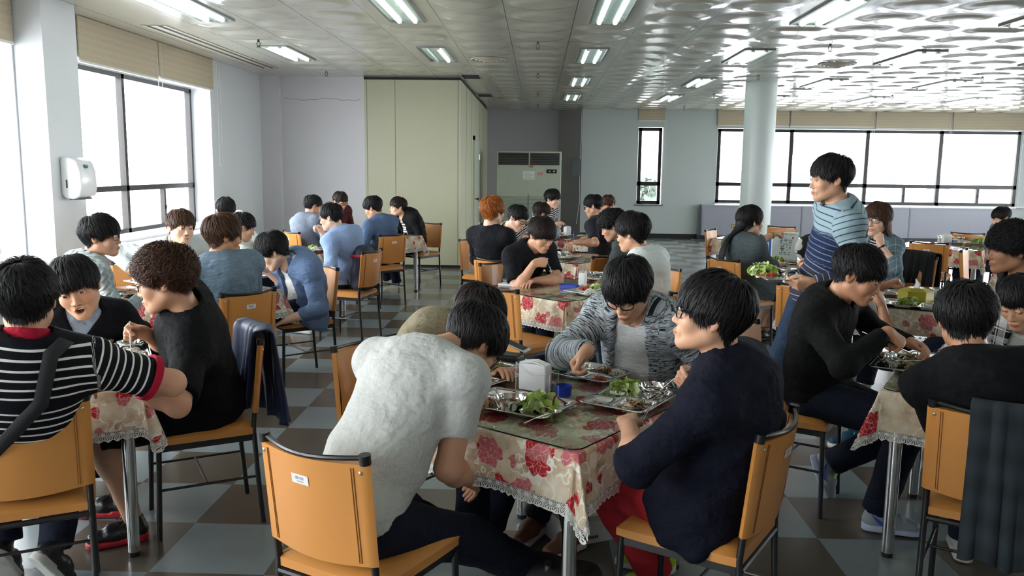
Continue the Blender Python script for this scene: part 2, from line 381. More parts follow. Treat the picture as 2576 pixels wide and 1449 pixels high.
# roller blinds
def blind_mat():
    t = NT('beige_pleated_blind'); co = t.coord(); sp = t.add('ShaderNodeSeparateXYZ'); t.link(co, sp.inputs[0])
    wv = t.math('SINE', t.math('MULTIPLY', sp.outputs[2], 380)); wv2 = t.math('SINE', t.math('MULTIPLY', sp.outputs[2], 95))
    c = t.mix(t.math('ADD', t.math('MULTIPLY', wv, .15), .5), srgb(176, 164, 140), srgb(206, 196, 172)); c = t.mix(t.math('MULTIPLY', t.math('ADD', wv2, 1), .12), c, srgb(170, 150, 124))
    t.set(Base_Color=c, Roughness=.8); t.bump(wv, .3, .002); return t.m
M_blind = blind_mat(); M_cord = simple('white_cord', (.75, .75, .72), .5)
def blind(axis, pos, a0, a1, z0, label, cord=None, group=None):
    r = thing('roller_blind', label, 'window blind', (0, 0, 0), group=group)
    m = MB()
    if axis == 'x': m.box(pos-.012, pos, a0, a1, z0+.02, CZ-.005)
    else: m.box(a0, a1, pos, pos+.012, z0+.02, CZ-.005)
    m.obj('blind_fabric', M_blind, r)
    m = MB()
    if axis == 'x': m.box(pos-.02, pos+.006, a0, a1, z0, z0+.022)
    else: m.box(a0, a1, pos-.006, pos+.02, z0, z0+.022)
    m.obj('bottom_rail', M_cord, r)
    if cord:
        m = MB(); y, zl = cord
        P = [(pos+.02, y, CZ-.05), (pos+.02, y, zl+.05), (pos+.02, y+.03, zl), (pos+.02, y+.07, zl), (pos+.02, y+.1, zl+.05), (pos+.02, y+.1, CZ-.05)] if axis == 'x' else [(y, pos-.02, CZ-.05), (y, pos-.02, zl), (y+.04, pos-.02, zl), (y+.04, pos-.02, CZ-.05)]
        m.tube(P, .0035, 6); m.obj('pull_cord', M_cord, r, True)
    return r
blind('x', X0+.02, 7.95, 9.6, 2.535, 'beige roller blind over the left pane of the window beside the hand towel dispenser', (9.55, 2.3))
blind('x', X0+.02, 9.63, 11.22, 2.555, 'beige roller blind with a long looped cord hanging beside the left corner wall', (11.3, 1.56))
blind('x', X0+.02, 1.2, 6.95, 2.55, 'beige roller blind at the upper left corner, nearest the camera before the white pillar')
blind('y', Y1+.02, 4.10, 5.72, 2.6, 'beige blind raised behind the round column, leftmost over the long window strip')
blind('y', Y1+.02, 5.76, 7.66, 2.6, 'raised beige blind just right of the round column over the far window strip', (7.62, 2.45))
blind('y', Y1+.02, 7.69, 9.4, 2.57, 'third raised beige blind along the far window strip, above the walking man', (9.36, 2.42))
blind('y', Y1+.02, 9.43, 11.2, 2.56, 'raised beige blind at the right end of the far window strip')
blind('y', Y1-.02, 2.28, 2.90, 2.69, 'short beige blind above the narrow far window', (2.88, 1.6))
# heater cabinets along the windows
def cab(x0, x1, y0, y1, z1, label, front='y', gaps=()):
    r = thing('heater_cabinet', label, 'cabinet', (0, 0, 0))
    m = MB(); m.box(x0, x1, y0, y1, .1, z1-.03); m.obj('cabinet_body', M_heat, r)
    m = MB(); m.box(x0-.01, x1+.01 if front == 'x' else x1+.01, y0-.015, y1, z1-.03, z1); m.obj('cabinet_top', M_sill if front == 'x' else M_heat, r)
    m = MB()
    if front == 'y': m.box(x0+.02, x1-.02, y0-.008, y0, .14, z1-.075)
    else: m.box(x1, x1+.008, y0+.02, y1-.02, .14, z1-.075)
    m.obj('front_panel', M_heat, r)
    m = MB()
    if front == 'y': m.box(x0, x1, y0+.03, y1, 0, .1)
    else: m.box(x0, x1-.03, y0, y1, 0, .1)
    m.obj('plinth', M_base, r); return r
cab(3.78, 6.05, Y1-.2, Y1+.05, .80, 'grey metal heater cabinet under the far windows, left of the round column foot')
cab(6.06, 8.5, Y1-.2, Y1+.05, .80, 'grey heater cabinet under the far windows behind the walking man')
cab(8.51, 10.42, Y1-.2, Y1+.05, .80, 'rightmost grey heater cabinet under the far window strip')
cab(-4.345, -4.08, 9.3, 11.1, .77, 'grey heater cabinet with white top under the left window, farther half', 'x')
cab(-4.345, -4.08, 7.52, 9.28, .77, 'grey heater cabinet with white top under the left window, next to the pillar', 'x')
ot = thing('wall_socket', 'small beige double socket on the far grey heater cabinet', 'socket', (0, 0, 0))
m = MB(); q = at(1845, 568, Y1-.21); m.box(q[0]-.035, q[0]+.035, Y1-.22, Y1-.208, q[2]-.065, q[2]+.065); m.obj('socket_plate', simple('beige_plastic', srgb(190, 176, 130), .4), ot)
m = MB()
for dz in (-.03, .03): m.cyl((q[0], Y1-.221, q[2]+dz), (q[0], Y1-.2195, q[2]+dz), .018, n=12)
m.obj('socket_outlet', simple('brown_plastic', (.12, .09, .05), .4), ot)
# round column
cl = MB(); cl.cyl((3.5, 13.63, 0), (3.5, 13.63, CZ), .245, n=64); struct(cl.obj('trim_8', M_col, None, True))
cl = MB(); cl.cyl((3.5, 13.63, 0), (3.5, 13.63, .1), .252, n=64); struct(cl.obj('baseboard_column', M_base, None, True))
# ---- ceiling lights
def emis(name, col, s):
    t = NT(name); t.set(Base_Color=(.9, .9, .9)); t.b.inputs['Emission Color'].default_value = (*col, 1); t.b.inputs['Emission Strength'].default_value = s; return t.m
M_tube = emis('fluorescent_tube', (.86, 1, .95), 4.6); M_refl = simple('fixture_reflector', (.72, .88, .84), .25, .6)
M_trimL = simple('fixture_trim', (.30, .31, .30), .35, .7)
M_tubeoff = simple('unlit_tube', (.55, .68, .66), .3)
def fixture(dead):
    r = thing('ceiling_light', 'x', 'light'); LX, LY = .15, .62
    m = MB()
    m.box(-LX-.022, -LX, -LY-.022, LY+.022, -.014, .002); m.box(LX, LX+.022, -LY-.022, LY+.022, -.014, .002); m.box(-LX, LX, -LY-.022, -LY, -.014, .002); m.box(-LX, LX, LY, LY+.022, -.014, .002)
    m.obj('light_frame', M_trimL, r)
    # raised reflector floor sits in the frame just under the ceiling skin
    m = MB(); n = 18; prof = [(-LX+.3*i/n, -.0035+.003*math.cos(i/n*4*PI)) for i in range(n+1)]
    V = [(x, y, z-.002) for y in (-LY, LY) for x, z in prof]; m.put(V, [(i+1, i, i+n+1, i+n+2) for i in range(n)]); m.obj('reflector', M_refl, r, True)
    for k, x in enumerate((-.075, .075)):
        m = MB(); m.cyl((x, -LY+.05, -.012), (x, LY-.05, -.012), .021, n=12); m.obj('tube', M_tubeoff if dead and k == 0 else M_tube, r, True)
    m = MB()
    for x in (-.075, .075):
        for s_ in (-1, 1): m.box(x-.018, x+.018, s_*(LY-.03)-.02, s_*(LY-.03)+.02, -.028, -.003)
    m.obj('tube_socket', M_cord, r); return r
fx, fd = fixture(False), fixture(True)
rows, cols = ROWS, COLS
for rn, ry in rows:
    for cx, cn in cols:
        if (cx in (-3.1, -1.26) and ry > 13) or (cx == -1.26 and ry > 12): continue
        lab = 'recessed twin-tube ceiling light, %s row, %s line' % (rn, cn)
        place(fd if (cx == -1.26 and ry == 10.5) else fx, (cx, ry, CZ-.001), 0, lab, None)
# ---- sprinklers
sp_ = thing('sprinkler_head', 'x', 'sprinkler')
M_brass = simple('dark_bronze', (.05, .035, .03), .4, .6)
m = MB(); m.cyl((0, 0, 0), (0, 0, -.035), .012, n=10); m.obj('nozzle', M_brass, sp_, True)
m = MB(); m.tube([(-.012, 0, -.03), (-.02, 0, -.055), (-.005, 0, -.085), (.005, 0, -.085), (.02, 0, -.055), (.012, 0, -.03)], .004, 6); m.cyl((0, 0, -.085), (0, 0, -.09), .022, n=12); m.obj('deflector', M_brass, sp_, True)
m = MB(); m.cyl((0, 0, 0), (0, 0, -.006), .028, n=14); m.obj('rosette', M_brass, sp_, True)
rn = {9.38: 'nearest', 12.35: 'second', 15.4: 'third', 18.5: 'farthest'}; cn = {-3.1: 'left', -.03: 'central', 3.12: 'column-side', 6.27: 'right', 9.3: 'far right'}
for cx in (-3.1, -.03, 3.12, 6.27, 9.3):
    for ry in (9.38, 12.35, 15.4, 18.5):
        if cx == -3.1 and ry > 13: continue
        place(sp_, (cx, ry, CZ), 0, 'dark ceiling sprinkler head, %s row, %s line' % (rn[ry], cn[cx]))
# ---- round diffusers, slot vent, square vents
M_diff = simple('cream_metal', srgb(178, 172, 156), .4)
def diffuser(x, y, lab):
    r = thing('air_diffuser', lab, 'vent', (x, y, CZ))
    for i, rr in enumerate((.235, .18, .13, .08)):
        m = MB(); z = -.002-.014*i*.7; m.lathe([(rr, z+.0), (rr-.008, z-.012), (rr-.028, z-.016), (rr-.05, z+.0)], 40); m.obj('diffuser_ring', M_diff, r, True)
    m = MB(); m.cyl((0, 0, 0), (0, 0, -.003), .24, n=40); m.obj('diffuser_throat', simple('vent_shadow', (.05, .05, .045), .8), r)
diffuser(-.66, 10.93, 'round cream ceiling air diffuser left of the central sprinkler line')
diffuser(3.8, 11.12, 'round ceiling air diffuser above and right of the round column')
diffuser(-.66, 17.2, 'small far round ceiling diffuser above the standing air conditioner')
diffuser(7.2, 17.6, 'farthest round ceiling diffuser at the right over the far windows')
r = thing('slot_vent', 'long thin slot vent in the ceiling beside the left window blinds', 'vent', (0, 0, 0))
m = MB(); m.box(-3.95, -3.9, 8.55, 12.1, CZ-.004, CZ+.001); m.box(-3.83, -3.78, 8.55, 12.1, CZ-.004, CZ+.001); m.obj('slot', simple('vent_shadow2', (.09, .085, .075), .8), r)
m = MB(); m.box(-3.99, -3.95, 8.5, 12.15, CZ-.009, CZ+.001); m.box(-3.9, -3.83, 8.5, 12.15, CZ-.009, CZ+.001); m.box(-3.78, -3.74, 8.5, 12.15, CZ-.009, CZ+.001); m.obj('slot_frame', M_diff, r)
for y, lab in ((13.0, 'dark square ceiling vent against the front corner of the beige partition'), (16.3, 'dark square ceiling vent beside the rear of the beige partition')):
    r = thing('square_vent', lab, 'vent', (-1.05, y, CZ)); m = MB(); m.box(-.13, .13, -.3, .3, -.006, 0); m.obj('vent_opening', simple('vent_black', (.02, .02, .02), .9), r)
    m = MB(); m.box(-.16, -.13, -.33, .33, -.014, 0); m.box(.13, .16, -.33, .33, -.014, 0); m.box(-.13, .13, -.33, -.3, -.014, 0); m.box(-.13, .13, .3, .33, -.014, 0); m.obj('vent_frame', M_trimL, r)
# ---- standing air conditioner
ac = thing('air_conditioner', 'tall cream floor-standing air conditioner with black louvres in the alcove', 'air conditioner', (-.2, 17.5, 0))
M_ac = simple('cream_enamel', srgb(190, 198, 182), .3); M_acd = simple('black_grille', (.015, .017, .016), .5)
m = MB(); m.box(-.67, .67, 0, .55, .06, 1.935, 0, .012); m.obj('casing', M_ac, ac)
m = MB()
for x0, x1 in ((-.64, .0), (.02, .64)): m.box(x0+.005, x1-.01, -.004, .01, 1.655, 1.905)
m.obj('louvre_opening', M_acd, ac)
for k in range(7):
    m = MB(); m.box(-.64, .64, -.014, 0, 1.68+k*.034, 1.686+k*.034); m.obj('louvre', simple('louvre_metal', (.22, .24, .22), .35, .5), ac)
m = MB(); m.box(0, .02, -.018, 0, 1.65, 1.91); m.box(-.655, .655, -.012, 0, 1.63, 1.65); m.box(-.655, .655, -.012, 0, 1.908, 1.92); m.obj('front_trim', M_ac, ac)
m = MB(); m.box(.37, .58, -.012, 0, 1.49, 1.57); m.obj('control_panel', M_acd, ac)
m = MB(); m.cyl((.43, -.012, 1.53), (.43, -.02, 1.53), .012, n=12); m.cyl((.52, -.012, 1.53), (.52, -.02, 1.53), .018, n=12); m.obj('control_knob', M_cord, ac)
m = MB(); m.box(-.12, .12, -.006, 0, 1.36, 1.53); m.obj('paper_notice', simple('paper', (.82, .83, .82), .7), ac)
m = MB()
for k in range(6): m.box(-.1, .1-.03*(k % 3), -.0075, -.006, 1.38+k*.022, 1.384+k*.022)
m.obj('notice_text', simple('grey_ink', (.2, .2, .24), .7), ac)
m = MB(); m.box(.19, .3, -.006, 0, 1.45, 1.51); m.obj('pink_sticker', simple('pink_paper', srgb(215, 150, 150), .7), ac)
m = MB(); m.tube([(.04, -.02, 1.82), (.05, -.03, 1.72), (.04, -.02, 1.6)], .006, 5); m.tube([(.06, -.02, 1.84), (.075, -.03, 1.7), (.07, -.02, 1.6)], .005, 5); m.obj('red_ribbon', simple('red_ribbon', srgb(150, 40, 35), .7), ac)
m = MB()
for k in range(26): m.box(-.6, .6, -.009, 0, .30+k*.028, .306+k*.028)
m.box(-.004, .004, -.01, 0, .29, 1.06); m.obj('intake_grille', simple('grille_line', srgb(120, 128, 112), .5), ac)
m = MB(); m.box(-.67, .67, .02, .5, 0, .06); m.obj('base', M_base, ac)
# wall box and cable on the alcove side
wb = thing('wall_box', 'small grey cable box on the diagonal wall beside the air conditioner', 'box', (.85, 19.5, 1.62)); m = MB(); m.box(-.11, .11, 0, .1, -.19, .19, 0, .008); m.obj('box_case', simple('grey_box', srgb(96, 104, 106), .4), wb)
m = MB(); m.tube([(.1, .05, .19), (.12, .06, .6), (.12, .08, 1.3)], .006, 6); m.tube([(.1, .05, -.19), (.11, .05, -.8), (.05, .0, -1.3)], .006, 6); m.obj('cable', M_cord, wb, True)
# ---- hand towel dispenser on the pillar
ds = thing('towel_dispenser', 'white plastic hand towel dispenser mounted on the white pillar', 'dispenser', (-4.1, 7.24, 1.28))
M_plas = simple('white_plastic', srgb(236, 238, 240), .22, var=.02)
prof = [(0, .04), (.0, .36), (.07, .365), (.14, .33), (.175, .24), (.18, .1), (.16, .03), (.1, .0), (.03, .01)]
m = MB(); V = []
for y in (-.14, .14):
    for x, z in prof: V.append((x, y*(1 if x < .17 else .92), z))
k = len(prof); m.put(V, [tuple(range(k)), tuple(reversed(range(k, 2*k)))]+[(i, i+k, (i+1) % k+k, (i+1) % k) for i in range(k)]); o = m.obj('dispenser_cover', M_plas, ds)
bv = o.modifiers.new('round', 'BEVEL'); bv.width = .018; bv.segments = 3; o.data.polygons.foreach_set('use_smooth', [True]*len(o.data.polygons))
m = MB(); m.ball((.155, -.02, .285), (.028, .035, .018), 16); m.obj('brand_badge', simple('teal_badge', srgb(70, 130, 150), .3), ds, True)
m = MB(); m.box(.05, .06, -.147, -.14, .1, .17); m.obj('level_window', M_base, ds)
m = MB(); m.box(.05, .14, -.1, .1, -.002, .012); m.obj('towel_slot', M_base, ds)
# ---- outside
M_fac = simple('pale_facade', srgb(214, 222, 232), .7); M_facw = simple('facade_window', srgb(62, 68, 84), .3)
def building(x, y, rz, W_, H_, D_, nx, nz, lab, z0=-3):
    r = thing('office_building', lab, 'building', (x, y, z0), rz)
    m = MB(); m.box(-W_/2, W_/2, 0, D_, 0, H_); m.obj('facade', M_fac, r)
    cw, ch = W_/nx, H_/nz
    for i in range(nx):
        for j in range(nz):
            q = MB(); q.box(-W_/2+cw*(i+.25), -W_/2+cw*(i+.75), -.05, .02, ch*(j+.3), ch*(j+.75)); q.obj('window', M_facw, r)
building(-52, 62, math.radians(40), 30, 8, 10, 9, 3, 'pale long building seen faintly through the left window')
building(14, 62, 0, 40, 7.5, 12, 12, 3, 'pale low building faintly seen through the far window strip')
def tree(x, y, h, lab, seed=1):
    r = thing('broadleaf_tree', lab, 'tree', (x, y, -3)); rg = np.random.default_rng(seed)
    m = MB(); m.tube([(0, 0, 0), (.1, 0, h*.4), (0, .1, h*.6)], [.22, .15, .08], 8); m.obj('trunk', simple('bark', (.12, .09, .07), .9), r, True)
    V = []; F = []
    for i in range(2600):
        d = rg.normal(size=3); d /= np.linalg.norm(d); c = d*np.array([1.7, 1.7, 1.5])*rg.uniform(.5, 1)*(1+.25*math.sin(5*d[0])*math.sin(4*d[2]+seed))+np.array([0, 0, h*.72]); a = rg.normal(size=3)*.11; b_ = rg.normal(size=3)*.11
        n = len(V); V += [c, c+a, c+a+b_, c+b_]; F.append((n, n+1, n+2, n+3))
    link('foliage', mesh_np('foliage', V, np.array(F), False, mats=[simple('leaf_green', srgb(62, 74, 64), .6)]), r)
tree(3.3, 33, 4.3, 'leafy tree seen through the narrow far window', 1); tree(5.6, 39, 3.9, 'lower leafy tree right of the other in the narrow far window', 3)
gr = MB(); gr.quad((-120, -60, -3), (140, -60, -3), (140, 160, -3), (-120, 160, -3)); struct(gr.obj('trim_9', simple('pale_paving', (.5, .5, .5), .9)))
# ================================================================== implicit surfaces for bodies and clothes
f32 = np.float32
def rc(P, a, b, ra, rb):
    a = np.asarray(a, f32); d = np.asarray(b, f32)-a; L = float(d@d)+1e-9; q = P-a
    t = np.clip((q@d)/L, 0, 1); return np.sqrt(((q-t[:, None]*d)**2).sum(1))-(ra+(rb-ra)*t)
def el(P, c, r, R=None):
    q = P-np.asarray(c, f32)
    if R is not None: q = q@np.asarray(R, f32)
    r = np.asarray(r, f32); k0 = np.sqrt(((q/r)**2).sum(1)); k1 = np.sqrt(((q/(r*r))**2).sum(1)); return k0*(k0-1)/(k1+1e-6)
def bx(P, c, h, r, R=None):
    q = P-np.asarray(c, f32)
    if R is not None: q = q@np.asarray(R, f32)
    q = np.abs(q)-(np.asarray(h, f32)-r); return np.sqrt((np.maximum(q, 0)**2).sum(1))+np.minimum(q.max(1), 0)-r
def sm(a, b, k):
    h = np.maximum(k-np.abs(a-b), 0)/k; return np.minimum(a, b)-h*h*k*.25
def sx(a, b, k): return -sm(-a, -b, k)
def ev(prims, P, off=0):
    d = None
    for p in prims:
        kind, args, k = p[0], p[1], p[2]
        e = {'rc': rc, 'el': el, 'bx': bx}[kind](P, *args)
        d = e if d is None else sm(d, e, k)
    return d-off
def wr(P, s, seed=0, ax=(1, 1, 1)):
    """soft cloth folds"""
    q = P*np.asarray(ax, f32)*s; o = seed*1.7
    a = np.sin(q[:, 0]*1.1+q[:, 1]*.7+q[:, 2]*.6+1.3*np.sin(q[:, 2]*.9+q[:, 0]*.4+o)+o)
    b = np.sin(q[:, 1]*1.3-q[:, 0]*.5+q[:, 2]*1.1+1.1*np.sin(q[:, 0]*.8+2*o)+2.1*o)
    c = np.sin(q[:, 2]*1.7+q[:, 0]*.8-q[:, 1]*.9+1.5*np.sin(q[:, 1]*.7+o)+.7*o)
    return (1-np.abs(a))*.6+(1-np.abs(b))*.6+.5*c-.6
CORN = np.array([(i, j, k) for i in (0, 1) for j in (0, 1) for k in (0, 1)])
EDG = [(a, b) for a in range(8) for b in range(a+1, 8) if np.abs(CORN[a]-CORN[b]).sum() == 1]
def nets(fn, lo, hi, h, sparse=True):
    """surface nets of fn inside the box lo..hi with cell h -> verts, quads"""
    lo = np.asarray(lo, float); hi = np.asarray(hi, float); B = 4
    n = (np.ceil((hi-lo)/h/B).astype(int)+1)*B
    ax = [lo[i]+h*np.arange(n[i]) for i in range(3)]
    nb = n//B
    cx = [lo[i]+h*(np.arange(nb[i])*B+(B-1)/2) for i in range(3)]
    G = np.stack(np.meshgrid(*cx, indexing='ij'), -1).reshape(-1, 3).astype(f32)
    cv = fn(G).reshape(nb); act = np.abs(cv) < h*B*1.35+.012
    D = np.repeat(np.repeat(np.repeat(cv, B, 0), B, 1), B, 2).astype(f32)
    D = np.where(np.abs(D) < h*.5, h*.5, D)
    am = np.repeat(np.repeat(np.repeat(act, B, 0), B, 1), B, 2)
    idx = np.argwhere(am)
    if len(idx) == 0: return np.zeros((0, 3)), np.zeros((0, 4), int)
    P = (lo+idx*h).astype(f32); out = np.empty(len(P), f32)
    for s in range(0, len(P), 400000): out[s:s+400000] = fn(P[s:s+400000])
    D[am] = out
    S = D < 0
    S[0] = S[-1] = False; S[:, 0] = S[:, -1] = False; S[:, :, 0] = S[:, :, -1] = False
    D = np.where(S, np.minimum(D, -1e-6), np.maximum(D, 1e-6))
    c = np.zeros(tuple(m-1 for m in n), int)
    for (i, j, k) in CORN: c += S[i:n[0]-1+i, j:n[1]-1+j, k:n[2]-1+k]
    cells = np.argwhere((c > 0) & (c < 8)); ids = -np.ones(c.shape, int); ids[tuple(cells.T)] = np.arange(len(cells))
    val = np.stack([D[tuple((cells+o).T)] for o in CORN], 1)
    acc = np.zeros((len(cells), 3)); cnt = np.zeros(len(cells))
    for a, b in EDG:
        va, vb = val[:, a], val[:, b]; m = (va < 0) != (vb < 0); t = np.where(m, va/(va-vb+1e-12), 0)
        p = CORN[a]+t[:, None]*(CORN[b]-CORN[a]); acc += np.where(m[:, None], p, 0); cnt += m
    V = lo+(cells+acc/np.maximum(cnt, 1)[:, None])*h
    Q = []
    for d in range(3):
        u, v = (d+1) % 3, (d+2) % 3; sl0 = [slice(None)]*3; sl1 = [slice(None)]*3; sl0[d] = slice(0, -1); sl1[d] = slice(1, None)
        A, C = S[tuple(sl0)], S[tuple(sl1)]; e = np.argwhere(A != C); e = e[(e[:, u] > 0) & (e[:, v] > 0)]
        if len(e) == 0: continue
        flip = A[tuple(e.T)]
        def cell(du, dv):
            q = e.copy(); q[:, u] -= du; q[:, v] -= dv; return ids[tuple(q.T)]
        q = np.stack([cell(1, 1), cell(0, 1), cell(0, 0), cell(1, 0)], 1); q[~flip] = q[~flip][:, ::-1]; Q.append(q)
    Q = np.concatenate(Q); Q = Q[(Q >= 0).all(1)]
    return V, Q
def join(parts):
    V = []; F = []; n = 0
    for v, f in parts:
        if len(v) == 0: continue
        V.append(v); F.append(f+n); n += len(v)
    return np.concatenate(V), np.concatenate(F)
def bounds(prims, pad):
    lo = np.full(3, 9.); hi = np.full(3, -9.)
    for p in prims:
        if p[0] == 'rc':
            a, b, ra, rb = p[1][:4]; r = max(ra, rb); lo = np.minimum(lo, np.minimum(a, b)-r); hi = np.maximum(hi, np.maximum(a, b)+r)
        else:
            c = np.asarray(p[1][0]); r = max(p[1][1]); lo = np.minimum(lo, c-r); hi = np.maximum(hi, c+r)
    return lo-pad, hi+pad
def nrm(v): v = np.asarray(v, float); return v/(np.linalg.norm(v)+1e-9)
def frame(z, xh):
    z = nrm(z); x = nrm(np.asarray(xh, float)-z*np.dot(xh, z)); return np.stack([x, np.cross(z, x), z], 1)
def rotv(v, ax, a):
    ax = nrm(ax); v = np.asarray(v, float); return v*math.cos(a)+np.cross(ax, v)*math.sin(a)+ax*np.dot(ax, v)*(1-math.cos(a))
# ================================================================== people
def skin_mat(name, col):
    t = NT(name); v = t.coord(); n = t.noise(v, 30, 4); n2 = t.noise(v, 5, 3)
    c = t.mix(n, tuple(x*.93 for x in col), tuple(min(1, x*1.05) for x in col)); c = t.mix(t.math('MULTIPLY', n2, .3), c, (col[0]*1.02, col[1]*.84, col[2]*.78))
    a = t.add('ShaderNodeAttribute', attribute_name='tint'); m = t.add('ShaderNodeMix', data_type='RGBA', blend_type='MULTIPLY'); m.inputs[0].default_value = 1
    t.link(c, m.inputs[6]); t.link(a.outputs[0], m.inputs[7]); t.set(Base_Color=m.outputs[2], Roughness=.48)
    t.b.inputs['Subsurface Weight'].default_value = .12; t.b.inputs['Subsurface Radius'].default_value = (.02, .008, .004); t.b.inputs['Subsurface Scale'].default_value = .5
    t.bump(t.noise(v, 420, 2), .06, .001); return t.m
SKIN = [skin_mat('skin_warm', srgb(214, 166, 134)), skin_mat('skin_light', srgb(232, 190, 162)), skin_mat('skin_tan', srgb(198, 146, 112))]
def hair_mat(name, a, b, rough=.5):
    t = NT(name); at_ = t.add('ShaderNodeAttribute', attribute_name='shade'); c = t.mix(at_.outputs[2], a, b)
    t.set(Base_Color=c, Roughness=rough); t.b.inputs['Specular IOR Level'].default_value = .22; return t.m
HAIRM = dict(black=hair_mat('black_hair', srgb(14, 13, 14), srgb(34, 32, 34)), dark=hair_mat('dark_brown_hair', srgb(24, 18, 16), srgb(52, 40, 36)),
             brown=hair_mat('brown_hair', srgb(44, 28, 20), srgb(92, 62, 44)), orange=hair_mat('orange_dyed_hair', srgb(110, 52, 20), srgb(196, 118, 50)), curly=hair_mat('curly_brown_hair', srgb(34, 20, 14), srgb(84, 52, 36)))
def cloth_mat(name, kind, cols, rough=.85, weave=500, fold=.55, per=.03, duty=.3):
    """woven or knitted garment; patterns follow the garment ('u' runs down it)"""
    t = NT(name); v = t.coord(); u = t.math('ADD', t.add('ShaderNodeAttribute', attribute_name='u').outputs[2], .012); w = t.add('ShaderNodeAttribute', attribute_name='w').outputs[2]
    c0 = cols[0]; n = t.noise(v, 14, 4)
    if kind == 'plain': c = t.mix(n, tuple(x*.88 for x in c0), tuple(min(1, x*1.08) for x in c0))
    elif kind == 'heather':
        q = t.noise(t.coord('Object', (1, 1, .45)), 190, 3, .7); c = t.mix(t.ramp(q, [(.3, 0), (.7, 1)]), cols[1], c0)
    elif kind == 'stripe':
        f = t.math('FRACT', t.math('DIVIDE', u, per)); c = t.mix(t.math('LESS_THAN', f, duty), c0, cols[1])
    elif kind == 'gradstripe':
        base = t.ramp(t.math('MULTIPLY', u, 1.75), [(0, cols[1]), (.26, cols[1]), (.31, cols[2]), (.7, cols[2]), (.8, srgb(58, 58, 72))]); f = t.math('FRACT', t.math('DIVIDE', u, per))
        line = t.ramp(t.math('MULTIPLY', u, 1.75), [(0, cols[3]), (.26, cols[3]), (.31, cols[4]), (1, srgb(160, 160, 178))]); c = t.mix(t.math('LESS_THAN', f, duty), base, line)
    elif kind == 'plaid':
        fu = t.math('FRACT', t.math('DIVIDE', u, .075)); fw = t.math('FRACT', t.math('DIVIDE', w, .075)); a = t.math('LESS_THAN', fu, .42); b_ = t.math('LESS_THAN', fw, .42)
        c = t.mix(t.math('MULTIPLY', t.math('ADD', a, b_), .5), cols[1], c0)
        l1 = t.math('LESS_THAN', t.math('FRACT', t.math('DIVIDE', u, .0375)), .1); l2 = t.math('LESS_THAN', t.math('FRACT', t.math('DIVIDE', w, .0375)), .1); c = t.mix(t.math('MAXIMUM', l1, l2), c, (.75, .75, .74))
    elif kind == 'check':
        l1 = t.math('LESS_THAN', t.math('FRACT', t.math('DIVIDE', u, per)), duty); l2 = t.math('LESS_THAN', t.math('FRACT', t.math('DIVIDE', w, per)), duty); c = t.mix(t.math('MAXIMUM', l1, l2), c0, cols[1])
    elif kind == 'knit':
        cb = t.add('ShaderNodeCombineXYZ', i_0=t.math('MULTIPLY', w, 22), i_1=t.math('MULTIPLY', u, 170)); q = t.noise(cb.outputs[0], 1.0, 3, .8); c = t.mix(t.ramp(q, [(.44, 0), (.53, 1)]), cols[1], c0)
    elif kind == 'cable':
        q = t.math('SINE', t.math('ADD', t.math('MULTIPLY', w, 150), t.math('MULTIPLY', t.math('SINE', t.math('MULTIPLY', u, 150)), 1.2))); c = t.mix(t.ramp(q, [(.1, 0), (.5, 1)]), cols[1], c0)
    elif kind == 'slub':
        cb = t.add('ShaderNodeCombineXYZ', i_0=t.math('MULTIPLY', w, 6), i_1=t.math('MULTIPLY', u, 120)); q = t.noise(cb.outputs[0], 1.0, 4, .75); c = t.mix(t.ramp(q, [(.3, 0), (.7, 1)]), cols[1], c0)
    elif kind == 'denim':
        q = t.noise(v, 120, 4, .7); c = t.mix(q, tuple(x*.75 for x in c0), cols[1]); c = t.mix(t.math('MULTIPLY', n, .4), c, cols[1])
    t.set(Base_Color=c, Roughness=rough); t.b.inputs['Specular IOR Level'].default_value = .2; t.b.inputs['Sheen Weight'].default_value = .0
    fo = t.math('ADD', t.noise(t.coord('Object', (1, 1, 1.8)), 9, 3, .55), t.math('MULTIPLY', t.noise(v, 34, 3), .28))
    rg_ = t.math('SUBTRACT', 1, t.math('MULTIPLY', t.math('ABSOLUTE', t.math('SUBTRACT', t.noise(t.coord('Object', (1.2, 1.2, .8)), 4.2, 2, .5), .5)), 9), clamp=True); hgt = t.math('ADD', t.math('ADD', fo, t.math('MULTIPLY', t.math('POWER', rg_, 2), .09)), t.math('MULTIPLY', t.noise(v, weave, 2), .05))
    if kind in ('knit', 'cable'): hgt = t.math('ADD', hgt, t.math('MULTIPLY', q, .3))
    t.bump(hgt, fold, .045); return t.m
def eye_mat():
    t = NT('eye'); sp = t.add('ShaderNodeSeparateXYZ'); t.link(t.coord('UV'), sp.inputs[0]); c = t.ramp(sp.outputs[0], [(0, (.005, .004, .004)), (.36, (.02, .01, .006)), (.52, (.03, .015, .01)), (.58, (.75, .72, .70))])
    t.set(Base_Color=c, Roughness=.12); return t.m
M_eye = eye_mat(); M_specs = simple('black_acetate', (.012, .011, .012), .2); M_specb = simple('brown_acetate', (.05, .025, .018), .2)
def lens_mat():
    t = NT('spectacle_lens'); t.n.remove(t.b); g = t.add('ShaderNodeBsdfGlossy'); g.inputs[1].default_value = .03; tr = t.add('ShaderNodeBsdfTransparent')
    mx = t.add('ShaderNodeMixShader'); mx.inputs[0].default_value = .10; t.link(tr.outputs[0], mx.inputs[1]); t.link(g.outputs[0], mx.inputs[2]); t.link(mx.outputs[0], t.out.inputs[0]); return t.m
M_lens = lens_mat()
